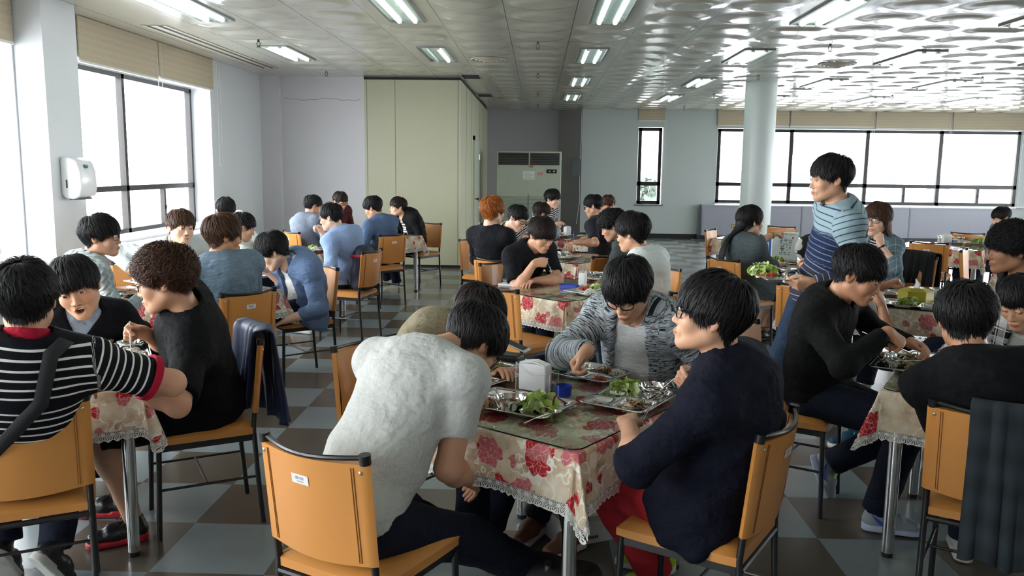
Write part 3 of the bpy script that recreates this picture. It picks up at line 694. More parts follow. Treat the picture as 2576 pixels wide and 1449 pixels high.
def head_prims(jaw=1.0, fem=False):
    j = jaw
    P = [('el', ((0, -.014, .03), (.076, .095, .086)), .01), ('el', ((0, .028, -.03), (.062*j, .064, .08)), .03)]
    for s in (-1, 1):
        P.append(('rc', ((s*.048*j, .0, -.058), (s*.014, .068, -.098), .022, .018), .03)); P.append(('el', ((s*.036*j, .06, -.028), (.029, .026, .03)), .02))
    P += [('el', ((0, .078, -.098), (.019, .016, .015)), .02), ('rc', ((-.034, .074, .022), (.034, .074, .022), .014, .014), .02), ('el', ((0, .086, -.066), (.027, .013, .02)), .014)]
    return P
NOSE = [('rc', ((0, .084, .008), (0, .105, -.034), .0065, .0105), .012), ('el', ((-.0125, .095, -.039), (.0085, .009, .007)), .006), ('el', ((.0125, .095, -.039), (.0085, .009, .007)), .006),
        ('el', ((0, .0985, -.064), (.023, .008, .0048)), .004), ('el', ((0, .0965, -.0735), (.018, .009, .0065)), .004)]
def head_sdf(q, J, mouth=0, jaw=1.0):
    d = ev(head_prims(jaw), q)
    x = np.abs(q[:, 0])
    qs = q.copy(); qs[:, 0] = x
    soc = el(qs, (.031, .1, .003), (.019, .0135, .0125)); d = sx(d, -soc, .014)
    d = sm(d, el(qs, (.031, .0795, .002), (.0148, .0148, .0125)), .004)
    for k_, a_, kk in NOSE: d = sm(d, {'rc': rc, 'el': el}[k_](q, *a_), kk)
    lid = np.abs(el(qs, (.031, .081, .003), (.0185, .0165, .0115)))-.0006; d = sm(d, np.maximum(lid, .088-q[:, 1]), .003)
    if mouth > 0: d = sx(d, -el(q, (0, .1, -.072), (.017, .02, .006+mouth*.01)), .004)
    d = sx(d, -el(qs, (.0075, .1005, -.0455), (.004, .005, .003)), .003)
    ca, sa = math.cos(.32), math.sin(.32)
    e = qs-np.array([.0785, -.012, -.004], f32); ex = e[:, 0]*ca+e[:, 1]*sa; ey = -e[:, 0]*sa+e[:, 1]*ca; e = np.stack([ex, ey, e[:, 2]], 1)
    ear = el(e, (0, 0, 0), (.0085, .0185, .031)); ear = sm(ear, el(e, (-.002, .004, -.024), (.007, .010, .011)), .008)
    ear = sx(ear, -el(e, (.0085, .004, .003), (.0075, .0105, .018)), .004); d = sm(d, ear, .006)
    return d
def head_tint(q, mouth=0, brow=1.0, lip=(.86, .58, .56)):
    n = len(q); T = np.ones((n, 4), f32); x = np.abs(q[:, 0]); y, z = q[:, 1], q[:, 2]; fr = y > .03
    def blend(mask, col):
        m = np.clip(mask, 0, 1)[:, None]; T[:, :3] = T[:, :3]*(1-m)+np.array(col, f32)*m
    lp = 1-np.sqrt((q[:, 0]/.026)**2+((z+.0685)/.0115)**2); blend(np.where(fr, np.clip(lp*4, 0, 1), 0), lip)
    if mouth <= 0: blend(np.where(fr & (x < .022), np.exp(-((z+.0692-.0)/.0012)**2)*.7, 0), (.35, .2, .2))
    else: blend(np.where(fr & (y < .094), np.clip(1.0-np.sqrt((q[:, 0]/.0165)**2+((z+.072)/(.005+mouth*.0085))**2), 0, 1)*5, 0), (.12, .04, .04))
    bz = .0285+.006*np.sin(np.clip((x-.012)/.042, 0, 1)*PI)-.004*np.clip((x-.035)/.02, 0, 1)
    b = np.clip(1-np.abs(z-bz)/.0046, 0, 1)*np.clip((x-.011)/.006, 0, 1)*np.clip((.054-x)/.008, 0, 1); blend(np.where(fr & (y > .04), b*1.3*brow, 0), (.10, .08, .075))
    ez = .0005+.004*np.cos(np.clip((x-.031)/.017, -1, 1)*PI/2)
    l = np.clip(1-np.abs(z-ez)/.0026, 0, 1)*np.clip((x-.014)/.004, 0, 1)*np.clip((.049-x)/.004, 0, 1); blend(np.where(fr & (y > .05), l*1.2, 0), (.08, .05, .05))
    blend(np.where(fr & (x < .013) & (z < -.041) & (z > -.05) & (y > .09), .8, 0), (.25, .12, .1))
    ck = np.exp(-(((x-.04)/.02)**2+((z+.03)/.02)**2)); blend(np.where(fr, ck*.25, 0), (1.05, .82, .80))
    er = np.clip((x-.074)/.006, 0, 1)*(np.abs(q[:, 1]+.01) < .03)*(np.abs(z) < .04); blend(er*.4, (1.04, .78, .74)); return T
def hand_prims(W, d, n, side, pose, s=1.0):
    d = nrm(d); n = nrm(n-np.dot(n, d)*d); sv = np.cross(d, n)*side
    P = []; K = {}; cur = {'grip': [(60, 62, 30), (72, 80, 40), (78, 85, 45), (80, 85, 45)], 'rest': [(18, 25, 12), (22, 28, 15), (26, 30, 18), (30, 34, 20)], 'fist': [(80, 90, 50)]*4, 'open': [(8, 12, 8)]*4, 'hold': [(35, 40, 20), (40, 45, 25), (45, 48, 28), (48, 50, 30)]}[pose]
    for i, (o, L, rr) in enumerate(((.027, 1.0, .0088), (.0088, 1.08, .0092), (-.0096, 1.0, .0086), (-.027, .80, .0076))):
        o *= s; Kp = W+d*(.088-.004*abs(i-1))*s+sv*o
        P.append(('rc', (W+d*.015*s+sv*o*.55, Kp, .0165*s, .0112*s), .014)); p = Kp; dir_ = rotv(d, sv, sv@sv*0+0) if False else d
        dd = nrm(d+sv*(o*2.0)); axis = np.cross(dd, n)
        a = 0
        for (c_, l_, r0, r1) in zip(cur[i], (.044, .026, .02), (rr*1.08, rr, rr*.93), (rr, rr*.93, rr*.82)):
            a += math.radians(c_); q = p+rotv(dd, axis, a)*l_*L*s; P.append(('rc', (p, q, r0*s, r1*s), .0035)); p = q
        K[i] = p
    tb = W+d*.022*s+sv*.022*s+n*.004; fold = {'grip': .62, 'fist': .75, 'rest': .2, 'open': .1, 'hold': .5}[pose]
    t1 = tb+nrm(sv*.75*(1-fold)+d*.75+n*fold*.75)*.044*s; t2 = t1+nrm(sv*.25*(1-2*fold)+d*.8+n*fold*.35)*.03*s; t3 = t2+nrm(d*.9-sv*fold*.4+n*.1)*.022*s
    P += [('rc', (tb, t1, .0155*s, .0115*s), .014), ('rc', (t1, t2, .0112*s, .0098*s), .004), ('rc', (t2, t3, .0098*s, .0078*s), .004)]
    pinch = (K[0]+t3)/2; return P, pinch, sv
def solve(a, b, l1, l2, hint):
    v = b-a; D = np.linalg.norm(v); D2 = min(max(D, abs(l1-l2)+.01), l1+l2-.004); v = v/(D+1e-9); b = a+v*D2
    x = (l1*l1-l2*l2+D2*D2)/(2*D2); h = math.sqrt(max(l1*l1-x*x, 0)); hh = nrm(hint-np.dot(hint, v)*v); return a+v*x+hh*h, b
# ---------------------------------------------------------------- hair
def hairline(phi, st):
    """lowest level of the hair (head frame) around the head, phi 0 = front"""
    a = np.abs(phi); fr = st.get('fringe', .042); sd = st.get('side', -.004); bk = st.get('back', -.075)
    return np.interp(a, [0, .5, .85, 1.05, 1.35, 1.6, 1.85, 2.3, PI], [fr, fr-.003, (fr+sd)/2, sd-.010, sd+.018, sd+.030, min(sd, -.01)-.015, bk+.008, bk])
def make_hair(st, lod, seed):
    rg = np.random.default_rng(seed); vol = st.get('vol', 1.0); curl = st.get('curl', 0); long_ = st.get('long', 0)
    C = np.array([0, -.014, .03]); E = np.array([.083, .103, .094])+np.array([.007, .007, .012])*(vol-1)*1.6; E0 = E-.004
    def cap(q):
        qq = q.copy(); tp = 1-(0 if long_ else .20*st.get('taper', 1))*np.clip((.015-q[:, 2])/.10, 0, 1); qq[:, 0] /= tp; qq[:, 1] = C[1]+(q[:, 1]-C[1])/tp; d = el(qq, C, E0)*.95; phi = np.arctan2(q[:, 0], q[:, 1]+.014); zl = hairline(phi, st)
        d = np.maximum(d, (zl+.008-q[:, 2])*.8)
        if curl: d = d-.004*np.sin(q[:, 0]*130+seed)*np.sin(q[:, 1]*120)*np.sin(q[:, 2]*125)
        return d
    h = (.0045, .007, .009)[lod]; parts = []
    v, f = nets(cap, C-E-.02, C+E+.02, h); sh = [np.full(len(v), .1)]; parts.append((v, f))
    N = int((5600, 1500, 480)[lod]*st.get('dens', 1)); S = (8, 6, 5)[lod]+(5 if curl else 0)*(lod < 2)
    tilt = .42; ax = np.array([0, -math.sin(tilt), math.cos(tilt)]); A = np.array([1., 0, 0]); B = np.cross(ax, A)
    phi = rg.uniform(-PI, PI, N); th0 = np.arccos(rg.uniform(-.35, .995, N)); ln = rg.uniform(.45, .95, N)*st.get('len', 1.0)
    sweep = st.get('sweep', .25)*rg.uniform(.5, 1.3, N)+rg.normal(0, .13, N)*st.get('mess', 1); w = rg.uniform(.0014, .0034, N)*(1, 1.8, 3.2)[lod]*(.8 if curl else 1); lift = rg.uniform(.002, .013, N)*vol; shade = rg.uniform(0, 1, N)
    pts = []; ok = np.ones(N, bool)
    k1, k2 = rg.uniform(0, 6, N), rg.uniform(0, 6, N); amp = curl*rg.uniform(.006, .012, N); last = None
    cut = rg.normal(0, .0075, N)
    for i in range(S+1):
        t = i/S; th = th0+ln*t; ph = phi+sweep*t
        over = np.maximum(th-2.0, 0); thc = np.minimum(th, 2.0)
        D = (np.sin(thc)*np.cos(ph))[:, None]*A+(np.sin(thc)*np.sin(ph))[:, None]*B+np.cos(thc)[:, None]*ax
        lf = lift*(math.sin(min(1, t*1.4)*PI/2)+.15)-.0035*(t > .85)
        p = C+D*(E+lf[:, None]); p[:, 2] -= over*.09
        if curl:
            p += np.stack([np.sin(t*15+k1), np.cos(t*15+k1), np.sin(t*13+k2)], 1)*amp[:, None]*1.1
        if not long_: tp = 1-.20*np.clip((.015-p[:, 2])/.10, 0, 1)*st.get('taper', 1); p[:, 0] *= tp; p[:, 1] = C[1]+(p[:, 1]-C[1])*tp
        az = np.arctan2(p[:, 0], p[:, 1]+.014); zl = hairline(az, st)+cut
        below = p[:, 2] < zl
        if last is not None:
            fr = np.abs(az) < 1.25
            hold = below & ok
            p = np.where(hold[:, None], last+np.array([0, 0, -.0015])+(p-last)*.12, p)
        else: ok = ~below; 
        pts.append(p); last = p
    keep = ok; pts = np.stack(pts, 1)[keep]; w = w[keep]; shade = shade[keep]; n = len(pts)
    if n:
        T = np.gradient(pts, axis=1); T /= np.linalg.norm(T, axis=2, keepdims=True)+1e-9; O = pts-C; O /= np.linalg.norm(O, axis=2, keepdims=True)+1e-9
        Sd = np.cross(T, O); Sd /= np.linalg.norm(Sd, axis=2, keepdims=True)+1e-9; tt = np.linspace(0, 1, S+1); prof = (np.sin(np.clip(tt*1.15+.12, 0, 1)*PI)**.6*.8+.2)*(1-tt**3*.8)
        ww = w[:, None, None]*prof[None, :, None]; L = pts-Sd*ww; R = pts+Sd*ww; Mi = pts+O*ww*.55
        V = np.stack([L, Mi, R], 2).reshape(-1, 3); b = (np.arange(n)[:, None]*(S+1)+np.arange(S)[None])*3; b = b.ravel(); q1 = np.stack([b, b+1, b+4, b+3], 1); q2 = np.stack([b+1, b+2, b+5, b+4], 1)
        parts.append((V, np.concatenate([q1, q2]))); sh.append(np.repeat(shade, (S+1)*3))
    if long_:
        # lengths falling behind and beside the face
        M_ = int((900, 420, 260)[lod]); P2 = []; SS = 9; pony = st.get('pony')
        a = rg.uniform(1.15 if not pony else 1.7, PI, M_)*rg.choice([-1, 1], M_); r0 = rg.uniform(.86, 1.03, M_); w2 = rg.uniform(.004, .009, M_); ls = long_*rg.uniform(.85, 1.04, M_)
        for i in range(SS+1):
            t = i/SS; x = np.sin(a)*E[0]*r0; y = np.cos(a)*E[1]*r0+C[1]; z = .03-t*ls
            p = np.stack([x, y, z+0*x], 1)
            if pony:
                g = np.clip((t*ls-.02)/.11, 0, 1)[:, None]; tgt = np.stack([np.sin(a)*.02, -.10+np.cos(a)*.018, z], 1); p = p*(1-g)+tgt*g
                tt2 = np.clip(t*ls/long_-.35, 0, 1); p[:, 1] -= .05*np.sin(tt2*4)*g[:, 0]; p[:, 0] += np.sin(a)*.018*np.sin(np.clip(tt2*4.5, 0, PI)); p[:, 1] -= .075*np.clip((t*ls-.08)/.10, 0, 1)
            else:
                p[:, 0] *= 1+.25*t; p[:, 1] -= .05*np.clip((t*ls-.1)/.08, 0, 1)
            p[:, :2] += rg.normal(0, .0012, (M_, 2)); P2.append(p)
        P2 = np.stack(P2, 1); T = np.gradient(P2, axis=1); T /= np.linalg.norm(T, axis=2, keepdims=True)+1e-9; O = P2-np.array([0, -.03, 0])*np.array([1, 1, 0]); O[:, :, 2] = 0; O /= np.linalg.norm(O, axis=2, keepdims=True)+1e-9
        Sd = np.cross(T, O); Sd /= np.linalg.norm(Sd, axis=2, keepdims=True)+1e-9; prof = np.linspace(1, .35, SS+1); ww = w2[:, None, None]*prof[None, :, None]
        V = np.stack([P2-Sd*ww, P2+O*ww*.4, P2+Sd*ww], 2).reshape(-1, 3); b = ((np.arange(M_)[:, None]*(SS+1)+np.arange(SS)[None])*3).ravel()
        parts.append((V, np.concatenate([np.stack([b, b+1, b+4, b+3], 1), np.stack([b+1, b+2, b+5, b+4], 1)]))); sh.append(np.repeat(rg.uniform(0, 1, M_), (SS+1)*3))
    V, F = join(parts); return V, F, np.concatenate(sh)
HS = dict(short=dict(), neat=dict(fringe=.046, side=.0, back=-.06, vol=.9, sweep=.1), bowl=dict(fringe=.034, side=-.008, back=-.075, vol=1.15, sweep=.05, mess=.5, len=1.1), mop=dict(fringe=.020, side=-.020, back=-.105, vol=1.45, sweep=.12, mess=.9, len=1.15),
          messy=dict(fringe=.038, side=-.002, back=-.075, vol=1.5, sweep=.45, mess=2.2), curly=dict(fringe=.050, side=.005, back=-.055, vol=1.75, curl=1, mess=3, dens=2.2, len=.8), crop=dict(fringe=.045, side=.016, back=-.05, vol=.8, mess=1.5, len=.7),
          girl=dict(fringe=.034, side=-.04, back=-.09, vol=1.1, long=.26, sweep=.3, mess=.5), pony=dict(fringe=.05, side=-.02, back=-.09, vol=.95, long=.46, pony=1, mess=.4, sweep=.1))
PCOUNT = [0]
def person(label, seat, face, head, hp=(0, 25, 0), top=None, R=None, L=None, bottom=None, hair='short', hcol='black', skin=0, glasses=None, lod=1, w=1.0, feet=None, shoes=None, hs=1.0, twist=0, stand=False, mouth=0, eyes=False, inner=None, collar=None, seath=.55, extra=None, hairmod=None, legs='long', grp=None, bulge=1.0, nbo=(0, 0, 0)):
    """seat (x,y) and facing in degrees on the floor plan; head = world centre; hp = head (yaw in world degrees, pitch down, roll)"""
    PCOUNT[0] += 1; seed = PCOUNT[0]*13+5; rg = np.random.default_rng(seed)
    rz = math.radians(face)-PI/2; cz, sz = math.cos(rz), math.sin(rz)
    root = thing('person', label, 'person', (seat[0], seat[1], 0), rz, grp)
    def loc(p):
        x, y = p[0]-seat[0], p[1]-seat[1]; return np.array([cz*x+sz*y, -sz*x+cz*y, p[2]])
    Hc = loc(head); yaw = math.radians((face if hp[0] is None else hp[0])-90)-rz; pt, rl = math.radians(hp[1]), math.radians(hp[2])
    fy = np.array([-math.sin(yaw)*math.cos(pt), math.cos(yaw)*math.cos(pt), -math.sin(pt)]); rx = np.array([math.cos(yaw), math.sin(yaw), 0]); uz = np.cross(rx, fy)
    rx, uz = rx*math.cos(rl)+uz*math.sin(rl), uz*math.cos(rl)-rx*math.sin(rl); HR = np.stack([rx, fy, uz], 1)*1.0
    def h2l(q): return Hc+(HR@np.asarray(q, float))*hs
    pel = np.array([0, 0, seath]) if not stand else np.array([0, 0, .93])
    tdir = nrm(Hc-pel); nk = h2l((0, -.03, -.07)); Nb = nk-nrm(tdir*1.0+np.array([0, .15, 0]))*.075+np.array(nbo)
    dd = np.linalg.norm(Nb-pel); Lg = .53; bl = min(.085, math.sqrt(max(Lg*Lg-dd*dd, 0))*.30)*bulge
    ch = nrm(Nb-pel); back = nrm(np.array([0, -1, 0])-ch*np.dot((0, -1, 0), ch))
    c0 = pel; c1 = pel+ch*dd*.36+back*bl*.85; c2 = pel+ch*dd*.74+back*bl; c3 = Nb
    tw = math.radians(twist); xr = np.array([math.cos(tw), math.sin(tw), 0]); up2 = nrm(c3-c2); R2 = frame(up2, xr); R1 = frame(nrm(c2-c1), np.array([math.cos(tw*.5), math.sin(tw*.5), 0])); R0 = frame(nrm(c1-c0+np.array([0, 0, .2])), (1, 0, 0))
    ew = w; W = w
    torso = [('el', (c0+np.array([0, -.005, .0]), (.165*W, .125*W, .115), R0), .02), ('el', (c1, (.15*W, .112*W, .15), R1), .09), ('el', (c2, (.158*W, .112*W, .165), R1), .09)]
    sc_ = c3-up2*.07; SR = sc_+R2[:, 0]*.172*W; SL = sc_-R2[:, 0]*.172*W; sp = up2
    torso += [('rc', (SL, SR, .056, .056), .06), ('rc', (c3-up2*.012, SR, .044, .048), .05), ('rc', (c3-up2*.012, SL, .044, .048), .05)]
    legs_ = []; hipR, hipL = c0+np.array([.088*W, .02, -.01]), c0+np.array([-.088*W, .02, -.01])
    ft = []
    for i, (hp_, s) in enumerate(((hipR, 1), (hipL, -1))):
        if feet and feet[i] is not None: an = loc(feet[i]) if len(feet[i]) == 3 else loc((*feet[i], .09))
        elif stand: an = np.array([s*.09, (.05 if s > 0 else -.05), .09])
        else: an = np.array([s*.13, .40+rg.uniform(-.08, .05), .09])
        kn, an = solve(hp_, an, .43 if not stand else .42, .43, np.array([s*.12, 1, .9 if not stand else 0.])); ft.append((kn, an))
        legs_.append((hp_, kn, an))
    root['_'] = 0; del root['_']
    # arms
    arms = []
    for side, S_, spec in ((1, SR, R), (-1, SL, L)):
        if spec is None: spec = dict(at=None, pose='rest')
        tgt = spec.get('at')
        if tgt is None:
            tl = np.array([side*.14, .34, seath+.06]) if not stand else np.array([side*.2, .3, 1.0])
            if spec.get('table'): tl = np.array([side*.17, .36, .775])
        else: tl = loc(tgt)
        hint = spec.get('hint'); hint = np.array([side*.55, -.35, -.8]) if hint is None else np.array(hint, float)
        l1, l2 = .285, .245
        # the target is the middle of the fist; the wrist sits behind it
        wr_ = tl; E_, _ = solve(S_, wr_, l1, l2+.07, hint); fd = nrm(wr_-E_); Wp = E_+fd*l2
        hd = spec.get('dir'); hd = nrm(fd+np.array([0, .0, -.1])) if hd is None else nrm(np.array(hd, float))
        pn = spec.get('palm'); pn = (np.array([0, 0, -1.]) if spec.get('pose', 'rest') in ('rest', 'open', 'fist') else np.array([-side*.8, .1, -.6])) if pn is None else np.array(pn, float)
        hpz, pinch, sv = hand_prims(Wp, hd, pn, side, spec.get('pose', 'rest'), (.95 if lod == 0 else 1.0)*spec.get('s', 1)); arms.append(dict(S=S_, E=E_, W=Wp, hp=hpz, pinch=pinch, side=side, d=hd))
    # ---------------- body mesh
    H = (.0036, .0055, .0075)[lod]; HH = (.0036, .0052, .0075)[lod]; HB = (.011, .014, .018)[lod]
    parts = []; tints = []
    hb = lambda P: sm(sm(head_sdf(((P-Hc)@HR/hs).astype(f32), 0, mouth)*hs, rc(P, h2l((0, -.028, -.04)), c3-up2*.01, .052*hs, .056), .028), ev([('rc', (c3-up2*.035+R2[:, 0]*.07, c3-up2*.035-R2[:, 0]*.07, .05, .05), .01)], P), .05)
    lo = np.minimum(Hc-.15*hs, c3-.13); hi = np.maximum(Hc+.15*hs, c3+.13)
    v, f = nets(hb, lo, hi, H); q = (v-Hc)@HR/hs; parts.append((v, f)); tints.append(head_tint(q, mouth, lip=(.9, .62, .60)))
    bare = top.get('sleeve', 'tee') if top else 'tee'
    for a in arms:
        ap = [('rc', (a['S'], a['E'], .050*W, .040*W), .02), ('rc', (a['E'], a['E']+(a['W']-a['E'])*.35, .041*W, .041*W), .02), ('rc', (a['E']+(a['W']-a['E'])*.35, a['W'], .041*W, .0265), .03)]
        if bare == 'long': ap = [('rc', (a['E']+(a['W']-a['E'])*.5, a['W'], .036*W, .0262), .03)]
        pr = ap+a['hp'][:]
        # flatten the wrist blend: the first metacarpals blend wide
        lo, hi = bounds(pr, .02); v, f = nets(lambda P: ev(pr, P), lo, hi, HH); parts.append((v, f)); t_ = np.ones((len(v), 4), f32); t_[:, 1:3] *= .97; tints.append(t_)
    tor = torso+[('rc', (l[0], l[1], .075*W, .050*W), .04) for l in legs_]+[('rc', (l[1], l[2], .050*W, .036), .03) for l in legs_]
    if legs == 'long':
        lo, hi = bounds(tor, .03); v, f = nets(lambda P: ev(tor, P, -.012), lo, hi, .02); parts.append((v, f)); tints.append(np.ones((len(v), 4), f32))
    else:
        lo, hi = bounds(torso, .03); v, f = nets(lambda P: ev(torso, P, -.012), lo, hi, .02); parts.append((v, f)); tints.append(np.ones((len(v), 4), f32))
        lp = [('rc', (l[0], l[1], .075*W, .050*W), .04) for l in legs_]+[('rc', (l[1], l[1]+(l[2]-l[1])*.35+np.array([0, -.012, 0]), .050*W, .056*W), .03) for l in legs_]+[('rc', (l[1]+(l[2]-l[1])*.35+np.array([0, -.012, 0]), l[2], .052*W, .036), .05) for l in legs_]
        lo, hi = bounds(lp, .03); v, f = nets(lambda P: ev(lp, P), lo, hi, .009); parts.append((v, f)); tints.append(np.ones((len(v), 4), f32))
    V, F = join(parts); link('body', mesh_np('body', V, F, True, mats=[SKIN[skin]], cattr={'tint': np.concatenate(tints)}), root)
    if mouth > 0:
        m = MB(); m.rbox((0, .083, -.0655), (.026, .008, .006), .002)
        o_ = m.obj('teeth', simple('teeth', (.8, .78, .72), .3), root, True); o_.matrix_local = Matrix.LocRotScale(Vector(Hc), Matrix([list(r) for r in HR]).to_quaternion(), (hs,)*3)
    if eyes:
        for s in (-1, 1):
            m = MB(); n = 18; Vv = [(0, .0145, 0)]; uv = [(0, 0)]; Ff = []
            for j, (ra, uu) in enumerate(((.35, .5), (.7, .75), (1.0, 1.0))):
                for i in range(n):
                    t = 2*PI*i/n; xx = math.cos(t)*.0125*ra; zz = math.sin(t)*(.0044 if math.sin(t) > 0 else .0034)*ra; Vv.append((xx, .0145-xx*xx*22-zz*zz*22+.0006, zz)); uv.append((min(1, math.hypot(xx, zz)/.0078*.55), 0))
            for i in range(n): Ff.append((0, 1+i, 1+(i+1) % n))
            for j in range(2):
                for i in range(n): Ff.append((1+j*n+i, 1+(j+1)*n+i, 1+(j+1)*n+(i+1) % n, 1+j*n+(i+1) % n))
            Vv = np.array(Vv)+np.array([s*.031, .0808, .0012]); m.put(Vv, Ff, 0, uv)
            o_ = m.obj('eye', M_eye, root, True, False); o_.matrix_local = Matrix.LocRotScale(Vector(Hc), Matrix([list(r) for r in HR]).to_quaternion(), (hs,)*3)
    # ---------------- hair
    st = dict(HS[hair]); st.update(hairmod or {}); v, f, sh = make_hair(st, lod, seed)
    v = Hc+(v@HR.T)*hs; link('hair', mesh_np('hair', v, f, True, mats=[HAIRM[hcol]], attrs={'shade': sh}), root)
    # ---------------- clothes
    def uw(v, armlist=True):
        """garment coordinates: u from the neck down (or from the shoulder along a sleeve), w around"""
        P = v.astype(f32); pts_ = [c3+up2*.04, c2, c1, c0, c0-np.array([0, 0, .3])]; best = np.full(len(v), 9.); u = np.zeros(len(v)); ww = np.zeros(len(v)); acc = 0
        for a_, b_ in zip(pts_, pts_[1:]):
            d_ = b_-a_; L_ = np.linalg.norm(d_); t = np.clip((P-a_)@d_/(L_*L_), 0, 1); dist = np.linalg.norm(P-a_-t[:, None]*d_, axis=1); m = dist < best
            best = np.where(m, dist, best); u = np.where(m, acc+t*L_, u); acc += L_
        q = P-c2; x_ = q@R1[:, 0]; y_ = q@R1[:, 1]; ww = np.where(np.abs(x_) < .13*W, x_, np.sign(x_)*(.13*W+np.abs(y_)))
        if armlist:
            dt = ev(torso[:3], P)
            for a in arms:
                d1 = rc(P, a['S']+nrm(a['E']-a['S'])*.03, a['E'], .045, .045); d2 = rc(P, a['E'], a['W'], .045, .03); da = np.minimum(d1, d2); m = da < dt-.012
                e = a['E']-a['S']; g = a['W']-a['E']; t1 = np.clip((P-a['S'])@e/(e@e), -.3, 1); t2 = np.clip((P-a['E'])@g/(g@g), 0, 1.3); ua = np.where(d1 < d2, t1*.285, .285+t2*.245)
                nn = nrm(np.cross(e, (0, 0, 1))); u = np.where(m, ua, u); ww = np.where(m, (P-a['S'])@nn, ww)
        return dict(u=u, w=ww)
    def garment(name, g, arms_on=True, off=.014):
        off = g.get('off', off); sl = g.get('sleeve', 'tee'); loose = g.get('loose', 0); hem = g.get('hem', .0); mat = g['mat']; fold = g.get('fold', .006)
        body = [list(p) for p in torso]; tl = []
        if g.get('tail'):
            ty = g['tail']; bp = c0+np.array([0, -.09, -.02]); tl = [('rc', (c0+np.array([s__*.10*W, -.02, .04]), c0+np.array([s__*.185*W, -.06, -ty+.06]), .085*W, .035), .08) for s__ in (-1, 1)]+[('rc', (c0+np.array([s__*.11*W, .06, .0]), c0+np.array([s__*.19*W, .03, -ty+.08]), .07*W, .03), .08) for s__ in (-1, 1)]+[('rc', (c0+np.array([.12*W, -.10, -ty*.4]), c0+np.array([-.12*W, -.10, -ty*.4]), .05, .05), .08)]
        sleeves = []
        for a in arms:
            if sl == 'none': break
            e = nrm(a['E']-a['S']); fr_ = nrm(a['W']-a['E'])
            k = g.get('slen', .62 if sl == 'tee' else 1)
            if sl == 'tee': sleeves.append((a, [('rc', (a['S'], a['S']+(a['E']-a['S'])*(k+.12), (.052+.012)*W, (.052+.012)*W), .01)], a['S']+(a['E']-a['S'])*k, e))
            elif sl == 'roll': sleeves.append((a, [('rc', (a['S'], a['E'], (.062+loose)*W, (.053+loose)*W), .01), ('rc', (a['E'], a['E']+(a['W']-a['E'])*.62, (.054+loose)*W, .046+loose), .03)], a['E']+(a['W']-a['E'])*g.get('slen', .45), fr_))
            else: sleeves.append((a, [('rc', (a['S'], a['E'], (.060+loose)*W, (.052+loose)*W), .01), ('rc', (a['E'], a['W']+fr_*.02, (.052+loose)*W, .035+loose*.5), .03)], a['W']+fr_*g.get('cuff', -.005), fr_))
        neck = g.get('neck', .062); opn = g.get('open', 0); vn = g.get('vneck', 0); fwd = R2[:, 1]; nb = c3+up2*.015+fwd*.012
        if g.get('hoodie'): hood = [('el', (c3+up2*.0-fwd*.075, (.10, .055, .07), R2), .04)]
        else: hood = []
        def fn(P):
            d = ev(torso, P)-off-loose*.6
            if tl: d = sm(d, ev(tl, P)-.0, .07)
            if hood: d = sm(d, ev(hood, P), .03)
            hz = (c0[2]-.02+hem)
            if g.get('hemplane', True): d = sx(d, (hz-(P[:, 2]+.25*(P[:, 1]-c0[1])*g.get('hemtilt', 0))), .015)
            d = d-fold*wr(P, g.get('wf', 13), seed, g.get('wax', (1, 1, 1.7)))
            if vn:
                q = P-(nb).astype(f32); yy = q@fwd.astype(f32); zz = q@up2.astype(f32); xx = np.abs(q@R2[:, 0].astype(f32)); vv = np.maximum(xx-(zz+vn)*.55, -(yy-.01)); vv = np.maximum(vv, -(zz+vn)); d = sx(d, -vv, .005)
            if opn:
                q = P-c2.astype(f32); yy = q@R1[:, 1].astype(f32); xx = np.abs(q@R1[:, 0].astype(f32)); zz = q@R1[:, 2].astype(f32); ww_ = opn*(1-.25*np.clip(zz/.2, -1, 1)); vv = np.maximum(xx-ww_, .03-yy); d = sx(d, -vv, .012)
            for a, pr, ce, cd in sleeves:
                cut = (P-ce.astype(f32))@cd.astype(f32)
                if len(pr) > 1: s_ = sm(ev(pr[:1], P), sx(ev(pr[1:], P), cut, .006), .03)
                else: s_ = sx(ev(pr, P), cut, .006)
                s_ = s_-fold*.9*wr(P, 26, seed+a['side'])*np.clip(1.2-np.abs(ev([('el', (a['E'], (.07, .07, .07)), 1)], P))*6, .3, 1)*(1 if len(pr) > 1 else .4)
                d = sm(d, s_, .03)
            # neck opening
            nd = rc(P, nb-up2*.02, nb+up2*.14-fwd*.02, neck, neck+.03); d = sx(d, -nd, .006)
            return d
        al = torso+tl+hood+[p for s_ in sleeves for p in s_[1]]; lo, hi = bounds(al, .05+loose); v, f = nets(fn, lo, hi, HB); at_ = uw(v)
        return link(name, mesh_np(name, v, f, True, mats=[mat], attrs=at_), root)
    if inner: garment('undershirt', inner, off=.006)
    if top: garment(top.get('name', 'shirt'), top)
    if collar:
        m = collar['mat']; rr = collar.get('r', .062); hh = collar.get('h', .018); fwd = R2[:, 1]; cc = c3+up2*collar.get('up', .026)+fwd*.008; Rc = frame(nrm(up2+fwd*.25), R2[:, 0])
        def cf(P):
            q = (P-cc.astype(f32))@Rc.astype(f32); r_ = np.sqrt((q[:, 0])**2+(q[:, 1]*.95)**2); a = np.abs(r_-rr-.25*np.maximum(-q[:, 2], -.02)*1.0)-collar.get('t', .004); b = np.abs(q[:, 2])-hh-.012*np.cos(np.arctan2(q[:, 0], -q[:, 1])); d = np.maximum(a, b)
            if collar.get('gap'): d = np.maximum(d, -np.maximum(np.abs(q[:, 0])-collar['gap']*(1+q[:, 2]*8), -q[:, 1]))
            return d
        v, f = nets(cf, cc-.11, cc+.11, .005 if lod == 0 else .007); link('collar', mesh_np('collar', v, f, True, mats=[m], attrs=dict(u=np.zeros(len(v)), w=v[:, 0])), root)
